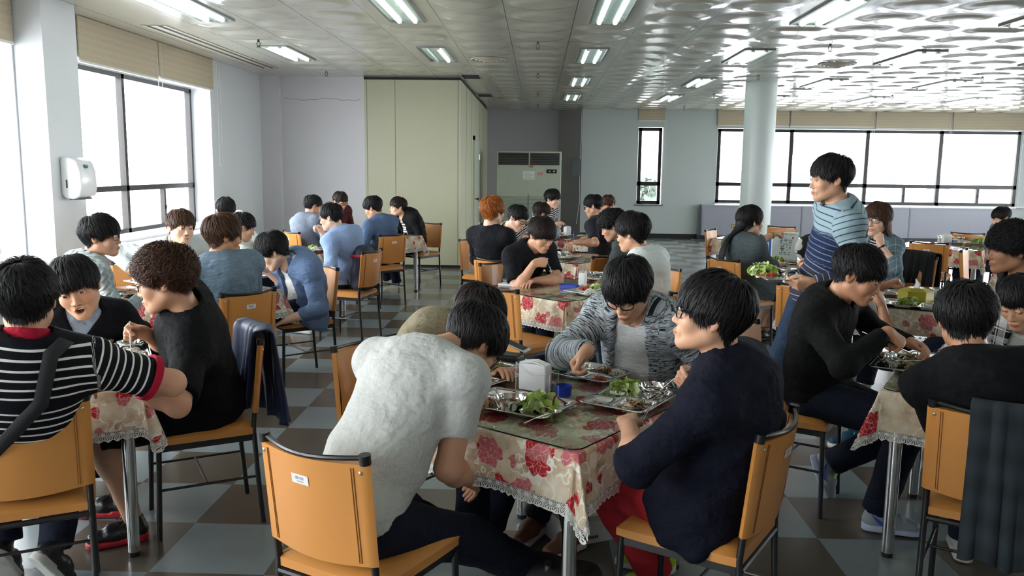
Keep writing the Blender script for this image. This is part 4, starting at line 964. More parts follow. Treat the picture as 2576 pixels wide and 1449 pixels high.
    # bottoms
    bm = bottom or dict(mat=M_navyjean); lf = bm.get('loose', .006); short = bm.get('len', 1.0)
    def bf(P):
        d = ev([('el', (c0+np.array([0, -.008, -.003]), (.168*W+lf, .128*W+lf, .105), R0), .02)], P)
        for s_, (h0, k_, a_) in zip((1, -1), legs_):
            if short <= 1 and legs != 'long' and bm.get('skirt') is None and short < .55: l = ev([('rc', (h0, k_, .092*W+lf, .075*W+lf), .03)], P); l = np.maximum(l, (P-(h0+(k_-h0)*1.0))@nrm(k_-h0).astype(f32))
            else:
                e_ = k_+(a_-k_)*min(1, short); l = ev([('rc', (h0, k_, .090*W+lf, .068*W+lf), .03), ('rc', (k_, e_, .068*W+lf, (.056 if short >= .9 else .066)+lf), .03)], P); cut = (P-(e_).astype(f32))@nrm(a_-k_).astype(f32); l = sx(l, cut, .006)
            d = sm(d, l, .035)
        d = d-.0035*wr(P, 15, seed+3, (1.3, 1, 1.3)); return sx(d, P[:, 2]-(c0[2]+.09+P[:, 1]*.0), .01)
    al = [('el', (c0, (.18*W, .14*W, .12)), 1)]+[('rc', (l[0], l[1], .10*W, .09*W), 1) for l in legs_]+[('rc', (l[1], l[2], .08*W, .07), 1) for l in legs_]; lo, hi = bounds(al, .03+lf)
    if bm.get('skirt'):
        sk = [('el', (c0, (.17*W, .13*W, .10)), .02)]+[('rc', (l[0], l[0]+(l[1]-l[0])*.85, .10*W, .085*W), .08) for l in legs_]+[('rc', ((legs_[0][0]+legs_[1][0])/2, (legs_[0][1]+legs_[1][1])/2*.85+(legs_[0][0]+legs_[1][0])/2*.15, .09, .08), .08)]
        v, f = nets(lambda P: ev(sk, P)-.004*wr(P, 14, seed), lo, hi, HB); nm = 'skirt'
    else: v, f = nets(bf, lo, hi, HB); nm = bm.get('name', 'trousers')
    link(nm, mesh_np(nm, v, f, True, mats=[bm['mat']], attrs=dict(u=v[:, 2], w=v[:, 0])), root)
    # shoes
    if shoes is not None:
        for i, (s_, (h0, k_, a_)) in enumerate(zip((1, -1), legs_)):
            sp_ = shoes.get('dirs', (None, None))[i]; fdir = nrm(np.array([s_*.15, 1, 0]) if sp_ is None else np.array([cz*sp_[0]+sz*sp_[1], -sz*sp_[0]+cz*sp_[1], sp_[2] if len(sp_) > 2 else 0])); sd = nrm(np.cross(fdir, (0, 0, 1))); upv = np.cross(sd, fdir)
            Rs = np.stack([sd, fdir, upv], 1); base = a_-upv*.09+fdir*.06 if False else a_+fdir*.055-upv*.085
            if sp_ is None or len(sp_) < 3: base[2] = max(base[2], 0.0) if abs(a_[2]-.09) < .05 else base[2]
            def upf(P, ankle=shoes.get('ankle', .05)):
                q = (P-base.astype(f32))@Rs.astype(f32); d = rc(q, (0, -.07, .045), (0, .02, .05), .036, .037); d = sm(d, rc(q, (0, .02, .045), (.004, .10, .032), .038, .030), .03); d = sm(d, rc(q, (0, -.075, .05), (0, -.06, .05+ankle), .034, .034), .02)
                d = np.maximum(d, .016-q[:, 2]); d = sx(d, -rc(q, (0, -.065, .09+ankle*.6), (0, -.062, .2), .026, .03), .004); return d-.0012*np.sin(q[:, 1]*160)*(q[:, 2] > .05)*(q[:, 1] > -.02)
            lo, hi = base-.2, base+.2
            hsz = (.0055, .008, .011)[lod]; v, f = nets(upf, lo, hi, hsz); so = link('shoe', mesh_np('shoe', v, f, True, mats=[shoes['mat']], attrs=dict(u=v[:, 2], w=v[:, 1])), root)
            def sf(P):
                q = (P-base.astype(f32))@Rs.astype(f32); yy = q[:, 1]; hw = .036+.009*np.sin(np.clip((yy+.11)/.25, 0, 1)*PI*1.15+.2)-.0*yy; d2 = np.maximum(np.abs(q[:, 0])-hw, np.abs(yy-.012)-.125); e_ = rc(q*np.array([1, 1, 0], f32), (0, -.075, 0), (0, .092, 0), .038, .043); return sx(e_, np.abs(q[:, 2]-.013-.003*(yy < -.02))-.0125-.004*(yy < -.02), .004)
            v, f = nets(sf, lo, hi, hsz); link('sole', mesh_np('sole', v, f, True, mats=[shoes.get('sole', M_whiter)]), so)
            if shoes.get('laces'):
                m = MB()
                for k in range(4):
                    y0 = .0+k*.02; zt = .083-.0085*k
                    for sg in (-1, 1): m.tube([base+Rs@np.array([sg*.018, y0, zt-.012]), base+Rs@np.array([0, y0+.008, zt+.008]), base+Rs@np.array([-sg*.02, y0+.018, zt-.014])], .0042, 5)
                for sg in (-1, 1): m.tube([base+Rs@np.array([0, 0, .095]), base+Rs@np.array([sg*.03, -.01, .105]), base+Rs@np.array([sg*.045, .01, .085])], .0036, 5)
                m.obj('shoelaces', shoes['laces'], so, True)
            if shoes.get('swoosh'):
                m = MB()
                for sg in (-1, 1):
                    C_ = [(-.078, .082), (-.045, .040), (.0, .028), (.03, .056), (.008, .044), (-.035, .055)]
                    pts_ = []
                    for y_, z_ in C_:
                        # lay the mark on the upper's side
                        xo = .045; P0 = base+Rs@np.array([0, y_, z_]); lo_, hi_ = 0., .07
                        for _ in range(18):
                            mi = (lo_+hi_)/2; qq = (P0+Rs@np.array([sg*mi, 0, 0])).astype(f32)[None]
                            if upf(qq)[0] < 0: lo_ = mi
                            else: hi_ = mi
                        pts_.append(P0+Rs@np.array([sg*(hi_+.0035), 0, 0]))
                    m.put(pts_, [(0, 1, 5), (1, 2, 4, 5), (2, 3, 4)])
                m.obj('side_mark', shoes['swoosh'], so)
    if glasses:
        gm = M_specb if glasses == 'brown' else M_specs; th = .0024 if glasses != 'thin' else .0012; HM = Matrix.LocRotScale(Vector(Hc), Matrix([list(r) for r in HR]).to_quaternion(), (hs,)*3)
        e_ = bpy.data.objects.new('spectacles', None); m = MB()
        for s_ in (-1, 1):
            pts_ = []
            for t in np.linspace(0, 2*PI, 25):
                cx_, sz_ = math.cos(t), math.sin(t); ex = .0245*np.sign(cx_)*abs(cx_)**.8; ez = .018*np.sign(sz_)*abs(sz_)**.8; pts_.append((s_*.034+ex, .104-abs(s_*.034+ex)**2*5, -.002+ez))
            m.tube(pts_, th, 6); m.tube([(s_*.058, .0885, .006), (s_*.074, .072, .007), (s_*.083, .0, .008), (s_*.082, -.02, -.012)], [th*1.3, th*1.3, th, th], 6)
        m.tube([(-.0105, .1035, .002), (0, .107, .004), (.0105, .1035, .002)], th, 6); fo = m.obj('spectacles', gm, root, True); fo.matrix_local = HM
        if lod < 2:
            for s_ in (-1, 1):
                m = MB(); V_ = [(s_*.034, .1035, -.002)]+[(s_*.034+.023*math.cos(t), .104-(.034+s_*.023*math.cos(t))**2*5-.0003, -.002+.017*math.sin(t)) for t in np.linspace(0, 2*PI, 17)[:-1]]; m.put(V_, [(0, 1+i, 1+(i+1) % 16) for i in range(16)]); lo_ = m.obj('lens', M_lens, fo, True)
    info = dict(root=root, torso=torso, arms=arms, c=(c0, c1, c2, c3), R1=R1, R2=R2, up=up2, W=W, rz=rz, seat=seat, Hc=Hc, HR=HR, legs=legs_, w2=lambda p: np.array([cz*p[0]-sz*p[1]+seat[0], sz*p[0]+cz*p[1]+seat[1], p[2]]), loc=loc)
    return info
M_whiter = simple('white_rubber', srgb(220, 220, 216), .5)
M_navyjean = cloth_mat('navy_denim', 'denim', [srgb(15, 19, 31), srgb(27, 35, 52)]); M_blackp = cloth_mat('black_trouser_cloth', 'plain', [srgb(12, 12, 14)]); M_jean = cloth_mat('blue_denim', 'denim', [srgb(30, 42, 62), srgb(60, 78, 104)])
# ================================================================== furniture
M_leather = simple('tan_orange_leatherette', srgb(214, 146, 74), .38, var=.08, scale=3, bump=.1, bscale=90, coat=.1)
M_blkmet = simple('black_painted_steel', (.012, .012, .013), .3); M_sticker = simple('white_sticker', srgb(226, 228, 230), .5); M_ink = simple('black_print', (.02, .02, .025), .6)
M_stitch = simple('brown_stitching', srgb(150, 88, 36), .7)
def make_chair():
    r = thing('dining_chair', 'x', 'chair')
    for s in (-1, 1):
        m = MB(); m.tube([(s*.187, -.235, .0), (s*.187, -.215, .25), (s*.186, -.205, .44), (s*.185, -.222, .62), (s*.185, -.245, .825)], .0115, 10); m.obj('leg', M_blkmet, r, True)
        m = MB(); m.tube([(s*.185, .20, .0), (s*.18, .185, .415)], .0115, 10); m.obj('leg', M_blkmet, r, True)
        m = MB(); m.tube([(s*.186, -.218, .22), (s*.183, .19, .22)], .006, 8); m.obj('side_stretcher', M_blkmet, r, True)
        m = MB(); m.cyl((s*.185, -.2445, .815), (s*.185, -.248, .842), .0165, n=14); m.obj('end_cap', M_blkmet, r, True)
    m = MB(); m.tube([(-.183, .0, .22), (.183, .0, .22)], .006, 8); m.obj('cross_stretcher', M_blkmet, r, True)
    m = MB(); m.tube([(-.18, .188, .405), (.18, .188, .405)], .011, 8); m.box(-.185, -.172, -.21, .19, .388, .418); m.box(.172, .185, -.21, .19, .388, .418); m.tube([(-.18, -.208, .405), (.18, -.208, .405)], .011, 8); m.obj('seat_frame', M_blkmet, r, True)
    # curved top rail
    xs = np.linspace(-.185, .185, 15); m = MB(); m.tube([(x, -.245-.045*math.cos(x/.185*PI/2), .832-.010*math.cos(x/.185*PI/2)) for x in xs], .0075, 8); m.obj('top_rail', M_blkmet, r, True)
    # seat pad
    n = 16; V = []; F = []
    g = np.linspace(-1, 1, n+1)
    def pt(u, v, top):
        k = .93; x = .2*u*(1-.035*abs(v)**6); y = .205*v-.005; e = max(abs(u), abs(v)); edge = max(0, 1-((abs(u)**8+abs(v)**8)**(1/8.))**10)
        z = .448+(.022 if top else -.022)*edge**.45 if top else .42
        if top: z += -.008*math.exp(-((u)**2+(v+.1)**2)*3)-.01*max(0, v-.6)
        return (x, y, z)
    for top in (1, 0):
        for v in g:
            for u in g: V.append(pt(u, v, top))
    N = n+1
    for j in range(n):
        for i in range(n): a = j*N+i; F += [(a, a+1, a+N+1, a+N), (a+N*N, a+N*N+N, a+N*N+N+1, a+N*N+1)]
    rim = [i for i in range(N)]+[j*N+n for j in range(1, N)]+[n*N+i for i in range(n-1, -1, -1)]+[j*N for j in range(n-1, 0, -1)]
    for a, b in zip(rim, rim[1:]+rim[:1]): F.append((b, a, a+N*N, b+N*N))
    m = MB(); m.put(V, F); so = m.obj('seat', M_leather, r, True)
    m = MB(); m.tube([(.19*math.cos(t)*(abs(math.cos(t))**-.8 if abs(math.cos(t)) > .05 else 1)*0+.192*np.sign(math.cos(t))*abs(math.cos(t))**.3, .197*np.sign(math.sin(t))*abs(math.sin(t))**.3-.005, .4475) for t in np.linspace(0, 2*PI, 49)], .0022, 4); m.obj('seat_piping', M_stitch, so, True)
    # sling backrest wrapped round the posts
    def bk(x, z, o=0):
        t = (z-.52)/.30; yp = -.213-.030*t; c = math.cos(x/.185*PI/2) if abs(x) < .185 else 0
        return (x, yp-.040*c*(.55+.45*t)-o, z-.012*(1-t)*c)
    nx, nz = 24, 8; V = []; F = []
    xs = np.concatenate([[-.203], np.linspace(-.19, .19, nx-1), [.203]])
    for o in (.014, -.012):
        for iz in range(nz+1):
            z = .515+.30*iz/nz
            for x in xs:
                e = .0 if abs(x) < .2 else (.014 if o > 0 else -.012); p = bk(np.clip(x, -.185, .185), z, o-e+(.001 if abs(x) > .2 else 0)); bul = .004*math.cos(min(1, abs(x)/.19)*PI/2) if o < 0 else 0
                V.append((x, p[1]+bul, p[2]))
    N = len(xs); T = N*(nz+1)
    for j in range(nz):
        for i in range(N-1): a = j*N+i; F += [(a, a+N, a+N+1, a+1), (a+T, a+T+1, a+T+N+1, a+T+N)]
    for i in range(N-1): F += [(i, i+1, i+1+T, i+T), (nz*N+i, nz*N+i+T, nz*N+i+1+T, nz*N+i+1)]
    for j in range(nz): F += [(j*N, j*N+T, j*N+N+T, j*N+N), (j*N+N-1, j*N+2*N-1, j*N+2*N-1+T, j*N+N-1+T)]
    m = MB(); m.put(V, F); bo = m.obj('backrest', M_leather, r, True)
    for s in (-1, 1):
        for k in range(2):
            m = MB()
            x = s*(.152+.007*k); zz = np.linspace(.525, .805, 15); m.tube([tuple(np.array(bk(x, z, .0152))) for z in zz], .0012, 4); m.obj('stitching', M_stitch, bo)
        m = MB(); p = bk(s*.178, .792, .016); m.ball(p, (.006, .003, .006), 8); m.obj('stud', M_chrome, bo, True)
    m = MB(); P4 = [bk(x, z, .0158) for x, z in ((-.045, .735), (.018, .735), (.018, .762), (-.045, .762))]; m.quad(P4[1], P4[0], P4[3], P4[2]); q = [tuple(np.array(p)+np.array([0, .001, 0])) for p in P4]; st_ = m.obj('inventory_sticker', M_sticker, bo)
    return r
chair0 = make_chair()
def chair(x, y, face, label, group=None): return place(chair0, (x, y, 0), math.radians(face)-PI/2, label, group)
# barcode on the stickers is part of the sticker itself
def sticker_mat():
    t = M_sticker.node_tree; n = t.nodes; uv = n.new('ShaderNodeTexCoord'); sp = n.new('ShaderNodeSeparateXYZ'); t.links.new(uv.outputs['UV'], sp.inputs[0])
    def mt(op, a, b=None, c=None):
        q = n.new('ShaderNodeMath'); q.operation = op
        for i, v in enumerate((a, b, c)):
            if v is None: continue
            if isinstance(v, (int, float)): q.inputs[i].default_value = v
            else: t.links.new(v, q.inputs[i])
        return q.outputs[0]
    x, y = sp.outputs[0], sp.outputs[1]; bars = mt('GREATER_THAN', mt('ADD', mt('SINE', mt('MULTIPLY', x, 91)), mt('SINE', mt('MULTIPLY', x, 203))), .1)
    box = mt('MULTIPLY', mt('MULTIPLY', mt('GREATER_THAN', x, .28), mt('LESS_THAN', x, .80)), mt('MULTIPLY', mt('GREATER_THAN', y, .45), mt('LESS_THAN', y, .78)))
    ln = mt('MULTIPLY', mt('MULTIPLY', mt('GREATER_THAN', x, .3), mt('LESS_THAN', x, .7)), mt('MULTIPLY', mt('GREATER_THAN', y, .2), mt('LESS_THAN', y, .3)))
    f = mt('MAXIMUM', mt('MULTIPLY', bars, box), mt('MULTIPLY', ln, .7)); mx = n.new('ShaderNodeMix'); mx.data_type = 'RGBA'; t.links.new(f, mx.inputs[0]); mx.inputs[6].default_value = (.76, .77, .79, 1); mx.inputs[7].default_value = (.03, .03, .04, 1); t.links.new(mx.outputs[2], n['Principled BSDF'].inputs['Base Color'])
sticker_mat()
# ---------------------------------------------------------------- tables
def cloth_flower():
    t = NT('peony_print_tablecloth'); uv = t.coord('UV'); nz = t.add('ShaderNodeTexNoise'); t.link(uv, nz.inputs['Vector']); nz.inputs['Scale'].default_value = 14; nz.inputs['Detail'].default_value = 3
    def warp(amount, seed):
        m = t.add('ShaderNodeVectorMath', operation='MULTIPLY_ADD'); n_ = t.add('ShaderNodeTexNoise'); mp = t.add('ShaderNodeMapping'); mp.inputs['Location'].default_value = (seed, seed*2, 0); t.link(uv, mp.inputs[0]); t.link(mp.outputs[0], n_.inputs['Vector']); n_.inputs['Scale'].default_value = 16; n_.inputs['Detail'].default_value = 2
        t.link(n_.outputs[1], m.inputs[0]); m.inputs[1].default_value = (amount,)*3; t.link(mp.outputs[0], m.inputs[2]); return m.outputs[0]
    base = t.ramp(t.noise(uv, 9, 4, .6), [(.3, srgb(168, 140, 112)), (.5, srgb(226, 206, 176)), (.7, srgb(246, 238, 218))])
    # pale leaves and vines
    vn = t.math('ABSOLUTE', t.math('SUBTRACT', t.noise(warp(.12, 3.1), 7, 2), .5)); base = t.mix(t.ramp(vn, [(0, 1), (.012, 1), (.022, 0)]), base, srgb(250, 244, 230))
    lf = t.add('ShaderNodeTexVoronoi'); t.link(warp(.05, 8.3), lf.inputs['Vector']); lf.inputs['Scale'].default_value = 10; base = t.mix(t.ramp(lf.outputs[0], [(.22, .8), (.28, 0)]), base, srgb(248, 242, 226))
    def flower(scale, r0, seed, dens):
        v = t.add('ShaderNodeTexVoronoi', voronoi_dimensions='2D'); t.link(warp(.022, seed), v.inputs['Vector']); v.inputs['Scale'].default_value = scale; v.inputs['Randomness'].default_value = .75
        rnd = t.add('ShaderNodeSeparateColor'); t.link(v.outputs['Color'], rnd.inputs[0])
        petal = t.noise(warp(.02, seed+1), 26, 1); r_ = t.math('ADD', v.outputs['Distance'], t.math('MULTIPLY', t.math('SUBTRACT', petal, .5), .42))
        inside = t.math('MULTIPLY', t.math('LESS_THAN', r_, t.math('ADD', r0, t.math('MULTIPLY', rnd.outputs[2], .08))), t.math('LESS_THAN', rnd.outputs[0], dens))
        e = t.add('ShaderNodeTexVoronoi', feature='DISTANCE_TO_EDGE'); t.link(warp(.07, seed+5), e.inputs['Vector']); e.inputs['Scale'].default_value = 42
        line = t.math('LESS_THAN', e.outputs['Distance'], .032)
        col = t.mix(t.math('GREATER_THAN', t.math('ADD', rnd.outputs[1], t.math('MULTIPLY', t.noise(uv, 11, 1), .8)), .95), srgb(196, 36, 46), srgb(214, 120, 124)); col = t.mix(t.noise(uv, 45, 2), col, t.mix(.35, col, srgb(150, 20, 34))); col = t.mix(t.math('MULTIPLY', line, .75), col, srgb(240, 200, 190)); return inside, col
    for sc_, r0, sd, dn in ((5.6, .27, 0, .85), (9.5, .16, 21.7, .5)):
        i_, c_ = flower(sc_, r0, sd, dn); base = t.mix(i_, base, c_)
    t.set(Base_Color=base, Roughness=.6); t.b.inputs['Specular IOR Level'].default_value = .3; t.bump(t.math('ADD', t.noise(uv, 9, 4, .6), t.math('MULTIPLY', t.noise(uv, 300, 1), .1)), .3, .01); return t.m
def lace_mat():
    t = NT('white_cotton_lace'); uv = t.coord('UV'); sp = t.add('ShaderNodeSeparateXYZ'); t.link(uv, sp.inputs[0]); u, v = sp.outputs[0], sp.outputs[1]
    fu = t.math('SUBTRACT', t.math('FRACT', t.math('DIVIDE', u, .034)), .5); hx = t.math('MULTIPLY', fu, .034)
    r = t.math('SQRT', t.math('ADD', t.math('MULTIPLY', hx, hx), t.math('POWER', t.math('SUBTRACT', v, .012), 2))); ang = t.math('ARCTAN2', hx, t.math('SUBTRACT', v, .012))
    ribs = t.math('GREATER_THAN', t.math('SINE', t.math('MULTIPLY', ang, 14)), .25); band = t.math('MULTIPLY', t.math('GREATER_THAN', r, .008), t.math('LESS_THAN', r, .026)); hole = t.math('MULTIPLY', ribs, band)
    dots = t.math('LESS_THAN', t.math('ADD', t.math('ABSOLUTE', t.math('SINE', t.math('MULTIPLY', u, 500))), t.math('MULTIPLY', t.math('ABSOLUTE', t.math('SUBTRACT', v, .006)), 260)), .75); hole = t.math('MAXIMUM', hole, dots)
    a = t.math('SUBTRACT', 1, t.math('MULTIPLY', hole, .85)); t.set(Base_Color=srgb(236, 236, 230), Roughness=.9, Alpha=a); return t.m
M_cloth = cloth_flower(); M_lace = lace_mat()
def glass_mat():
    t = NT('table_glass'); t.n.remove(t.b); g = t.add('ShaderNodeBsdfGlossy'); g.inputs['Roughness'].default_value = .012; tr = t.add('ShaderNodeBsdfTransparent'); tr.inputs[0].default_value = (.80, .88, .84, 1)
    lw_ = t.add('ShaderNodeLayerWeight'); ff = t.math('MINIMUM', t.math('ADD', t.math('MULTIPLY', t.math('POWER', lw_.outputs[1], 4.2), .85), .05), 1); mx = t.add('ShaderNodeMixShader'); t.link(ff, mx.inputs[0]); t.link(tr.outputs[0], mx.inputs[1]); t.link(g.outputs[0], mx.inputs[2]); t.link(mx.outputs[0], t.out.inputs[0]); return t.m
M_glass = glass_mat(); M_gedge = simple('glass_green_edge', srgb(26, 44, 38), .15); M_board = simple('table_board', srgb(90, 84, 76), .6); M_steel = simple('stainless_steel', (.62, .63, .62), .2, 1, var=.08, scale=20)
TOP = .72
def make_table(seed):
    r = thing('dining_table', 'x', 'table'); A = .44
    m = MB(); m.rbox((0, 0, TOP-.021), (2*A-.01, 2*A-.01, .026), .006); m.obj('tabletop', M_board, r)
    m = MB()
    for x0, x1, y0, y1 in ((-A+.06, A-.06, -A+.06, -A+.08), (-A+.06, A-.06, A-.08, A-.06), (-A+.06, -A+.08, -A+.06, A-.06), (A-.08, A-.06, -A+.06, A-.06)): m.box(x0, x1, y0, y1, TOP-.08, TOP-.034)
    m.obj('apron', M_blkmet, r)
    for sx_ in (-1, 1):
        for sy_ in (-1, 1):
            m = MB(); m.cyl((sx_*(A-.055), sy_*(A-.055), .02), (sx_*(A-.055), sy_*(A-.055), TOP-.034), .024, .027, 20); lg = m.obj('leg', M_steel, r, True)
            m = MB(); m.cyl((sx_*(A-.055), sy_*(A-.055), 0), (sx_*(A-.055), sy_*(A-.055), .022), .0235, n=18); m.obj('foot_cap', M_blkmet, lg, True)
    # cloth with falling folds
    rg = np.random.default_rng(seed); ph = rg.uniform(0, 6, 6); OV = .165; cr_ = .03
    def drape(u, v, extra=0):
        cu, cv = np.clip(u, -A, A), np.clip(v, -A, A); ou, ov = u-cu, v-cv; s = np.sqrt(ou*ou+ov*ov)+1e-9; du, dv = ou/s, ov/s; s = np.where(s < 1e-6, 0, s)
        per = np.arctan2(v, u); cornr = 2*np.minimum(np.abs(du), np.abs(dv))
        run = np.where(np.abs(du) > np.abs(dv), cv, cu)
        fold = np.sin(run*17+ph[0]+per)*.5+np.sin(run*29+ph[1])*.3+np.sin(run*9+ph[2])*.4
        fl = .012+s*(.10+.12*fold)*(1-.3*cornr)+cornr*s*(.18+.10*np.sin(np.arctan2(dv, du)*8+ph[3]))
        fl = np.where(s > 0, np.minimum(fl, s), 0); sl = np.sqrt(np.maximum(s*s-fl*fl*.8, 0)); ro = .012
        z = TOP-np.where(s > 0, np.maximum(sl-ro*.2, 0), 0)
        x = cu+du*fl+np.where(cornr > .3, 0, 1)*0; y = cv+dv*fl
        # draw the corner sides together
        return np.stack([x, y, z+0*x], -1)
    n = 96; g = np.concatenate([np.linspace(-A-OV, -A, 30), np.linspace(-A, A, 26)[1:-1], np.linspace(A, A+OV, 30)]); U, Vv = np.meshgrid(g, g, indexing='ij'); P = drape(U, Vv).reshape(-1, 3); k = len(g); i, j = np.meshgrid(np.arange(k-1), np.arange(k-1), indexing='ij'); a = (i*k+j).ravel()
    P[:, 2] += .0
    uv = np.stack([U.ravel()+seed*3.7, Vv.ravel()+seed*1.9], 1)
    co = link('tablecloth', mesh_np('tablecloth', P, np.stack([a, a+k, a+k+1, a+1], 1), True, uv, [M_cloth]))
    # lace edge
    E_ = A+OV; LV = []; LU = []; LF = []; nn = 300; W_ = .042; rows_ = 5; per_ = 0
    corners = [(-E_, -E_), (E_, -E_), (E_, E_), (-E_, E_)]; outn = []
    pts_ = []
    for q in range(4):
        a0, a1 = np.array(corners[q]), np.array(corners[(q+1) % 4]); nv = np.array([(0, -1), (1, 0), (0, 1), (-1, 0)][q])
        for t_ in np.linspace(0, 1, 75, endpoint=False): pts_.append((a0+(a1-a0)*t_, nv, per_+t_*2*E_))
        n2 = np.array([(1, 0), (0, 1), (-1, 0), (0, -1)][q]); per_ += 2*E_
        for t_ in np.linspace(0, 1, 7)[1:-1]: nn2 = nv*(1-t_)+n2*t_; pts_.append((a1, nn2/np.linalg.norm(nn2), per_+t_*.03))
        per_ += .034
    for p, nv, s_ in pts_:
        sc2 = .72+.28*abs(math.cos(PI*s_/.034))
        for r_ in range(rows_): w_ = W_*r_/(rows_-1)*sc2; q = p+nv*w_; LV.append(drape(np.array(q[0]), np.array(q[1]))); LU.append((s_, W_*r_/(rows_-1)))
    L_ = len(pts_)
    for i_ in range(L_-1):
        for r_ in range(rows_-1): a_ = i_*rows_+r_; LF.append((a_, a_+1, a_+rows_+1, a_+rows_))
    link('lace_trim', mesh_np('lace_trim', np.array(LV), np.array(LF), True, np.array(LU), [M_lace]), co)
    # glass plate
    def rr(r_, h, cx=0): return [( (A+.004-r_)*sx_+r_*math.cos(t), (A+.004-r_)*sy_+r_*math.sin(t), h) for (sx_, sy_, t0) in ((1, 1, 0), (-1, 1, PI/2), (-1, -1, PI), (1, -1, 3*PI/2)) for t in np.linspace(t0, t0+PI/2, 7)]
    go = thing('glass_tabletop', 'x', 'glass plate'); b0, b1 = rr(.045, TOP+.0035), rr(.045, TOP+.0085); nn = len(b0)
    m = MB(); m.put(b1, [tuple(range(nn))]); m.obj('glass_sheet', M_glass, go); m = MB(); m.put(b0+b1, [(i_, (i_+1) % nn, nn+(i_+1) % nn, nn+i_) for i_ in range(nn)]); m.obj('glass_edge', M_gedge, go, True)
    return r, co, go
TT = [make_table(k) for k in range(3)]
TZ = TOP+.0085
def table(x, y, rot, where, k=0):
    t, c, g = TT[k]; rz = math.radians(rot)
    place(t, (x, y, 0), rz, 'square steel-legged dining table, '+where); place(c, (x, y, .001), rz, 'red peony tablecloth with lace edge, '+where); tagc = g
    o = place(g, (x, y, 0), rz, 'glass plate with green edge, '+where)
    return np.array([x, y]), rz
for t, c, g in TT: tag(c, 'x', 'tablecloth')
# ---------------------------------------------------------------- tableware
def sd_rrect(x, y, cx, cy, hx, hy, r):
    qx, qy = np.abs(x-cx)-(hx-r), np.abs(y-cy)-(hy-r); return np.hypot(np.maximum(qx, 0), np.maximum(qy, 0))+np.minimum(np.maximum(qx, qy), 0)-r
M_tray = simple('polished_tray_steel', (.74, .74, .73), .13, 1, var=.05, scale=30)
def make_tray():
    HX, HY = .185, .135; nx, ny = 88, 64; xs, ys = np.linspace(-HX, HX, nx), np.linspace(-HY, HY, ny); X, Y = np.meshgrid(xs, ys, indexing='ij')
    # wells: rice and soup towards the eater (-Y), side dishes beyond
    wells = [(-.090, -.052, .080, .066, .03), (.088, -.052, .076, .066, .05), (-.118, .075, .052, .044, .02), (-.002, .075, .050, .044, .02), (.116, .075, .054, .044, .02)]
    z = np.full_like(X, .022)
    for w_ in wells:
        d = sd_rrect(X, Y, *w_[:4], w_[4]); t = np.clip(-d/.016, 0, 1); z = np.minimum(z, .022-.0175*t*t*(3-2*t))
    do = sd_rrect(X, Y, 0, 0, HX, HY, .03); z = np.where(do > -.006, .022+.003*np.sin(np.clip((do+.006)/.006, 0, 1)*PI), z)
    # round the plan corners
    s = np.where(do > 0, 1, 0); g = np.stack([X, Y], -1)
    cx, cy = np.clip(X, -(HX-.03), HX-.03), np.clip(Y, -(HY-.03), HY-.03); dx, dy = X-cx, Y-cy; L_ = np.hypot(dx, dy)+1e-9; k = np.minimum(1, .03/L_); X2, Y2 = cx+dx*k, cy+dy*k
    top = np.stack([X2, Y2, z], -1).reshape(-1, 3); bot = top.copy(); bot[:, 2] -= .0016; i, j = np.meshgrid(np.arange(nx-1), np.arange(ny-1), indexing='ij'); a = (i*ny+j).ravel(); T = len(top)
    F = [np.stack([a, a+ny, a+ny+1, a+1], 1), np.stack([a, a+1, a+ny+1, a+ny], 1)+T]
    e = [[i_*ny for i_ in range(nx)], [(nx-1)*ny+j_ for j_ in range(ny)], [i_*ny+ny-1 for i_ in range(nx-1, -1, -1)], [j_ for j_ in range(ny-1, -1, -1)]]
    for s_ in e:
        q = np.array(s_); F.append(np.stack([q[:-1], q[:-1]+T, q[1:]+T, q[1:]], 1))
    o = link('food_tray', mesh_np('food_tray', np.concatenate([top, bot]), np.concatenate(F), True, mats=[M_tray])); return tag(o, 'x', 'tray')
tray0 = make_tray()
M_soup = simple('brown_soup', srgb(132, 92, 60), .12, var=.25, scale=60); M_bowl = simple('polished_bowl_steel', (.78, .78, .77), .1, 1)
def make_bowl():
    r = thing('soup_bowl', 'x', 'bowl'); m = MB(); m.lathe([(0, .002), (.030, .001), (.033, .004), (.046, .018), (.055, .036), (.058, .044), (.060, .045), (.0605, .043), (.058, .036), (.049, .017), (.036, .001), (.034, -.002), (.0, -.002)][::-1], 40); m.obj('bowl', M_bowl, r, True)
    m = MB(); m.lathe([(0, .026), (.0495, .0262)], 32); m.obj('soup', M_soup, r, True); return r
bowl0 = make_bowl()
def blobs(name, n, gen, mats, seed, kind='stuff', nseg=6):
    rg = np.random.default_rng(seed); m = MB()
    for i in range(n): gen(m, rg, i)
    return m.mesh(name, mats, True)
M_rice = simple('steamed_rice', srgb(236, 232, 222), .5, var=.04); M_kim = simple('red_kimchi', srgb(190, 62, 26), .35, var=.3, scale=90); M_kim2 = simple('orange_kimchi', srgb(214, 110, 52), .35, var=.3, scale=90)
M_let = simple('lettuce_green', srgb(178, 206, 100), .45, var=.25, scale=50); M_let2 = simple('pale_lettuce', srgb(222, 234, 176), .45, var=.2, scale=50); M_rad = simple('purple_radish', srgb(130, 30, 60), .4)
M_meat = simple('braised_meat', srgb(118, 92, 66), .4, var=.35, scale=70); M_mush = simple('pale_mushroom', srgb(190, 172, 140), .45, var=.2, scale=70); M_car = simple('carrot', srgb(226, 120, 36), .4); M_nood = simple('glass_noodle', srgb(206, 190, 140), .35, var=.15)
def g_rice(m, rg, i):
    a, r_ = rg.uniform(0, 2*PI), math.sqrt(rg.uniform(0, 1)); x, y = .052*r_*math.cos(a), .04*r_*math.sin(a); z = .034*(1-r_*r_)**.8+rg.uniform(-.004, .004); m.ball((x, y, z), (.0042, .0024, .0024), 5, 0, frame(rg.normal(size=3), rg.normal(size=3)))
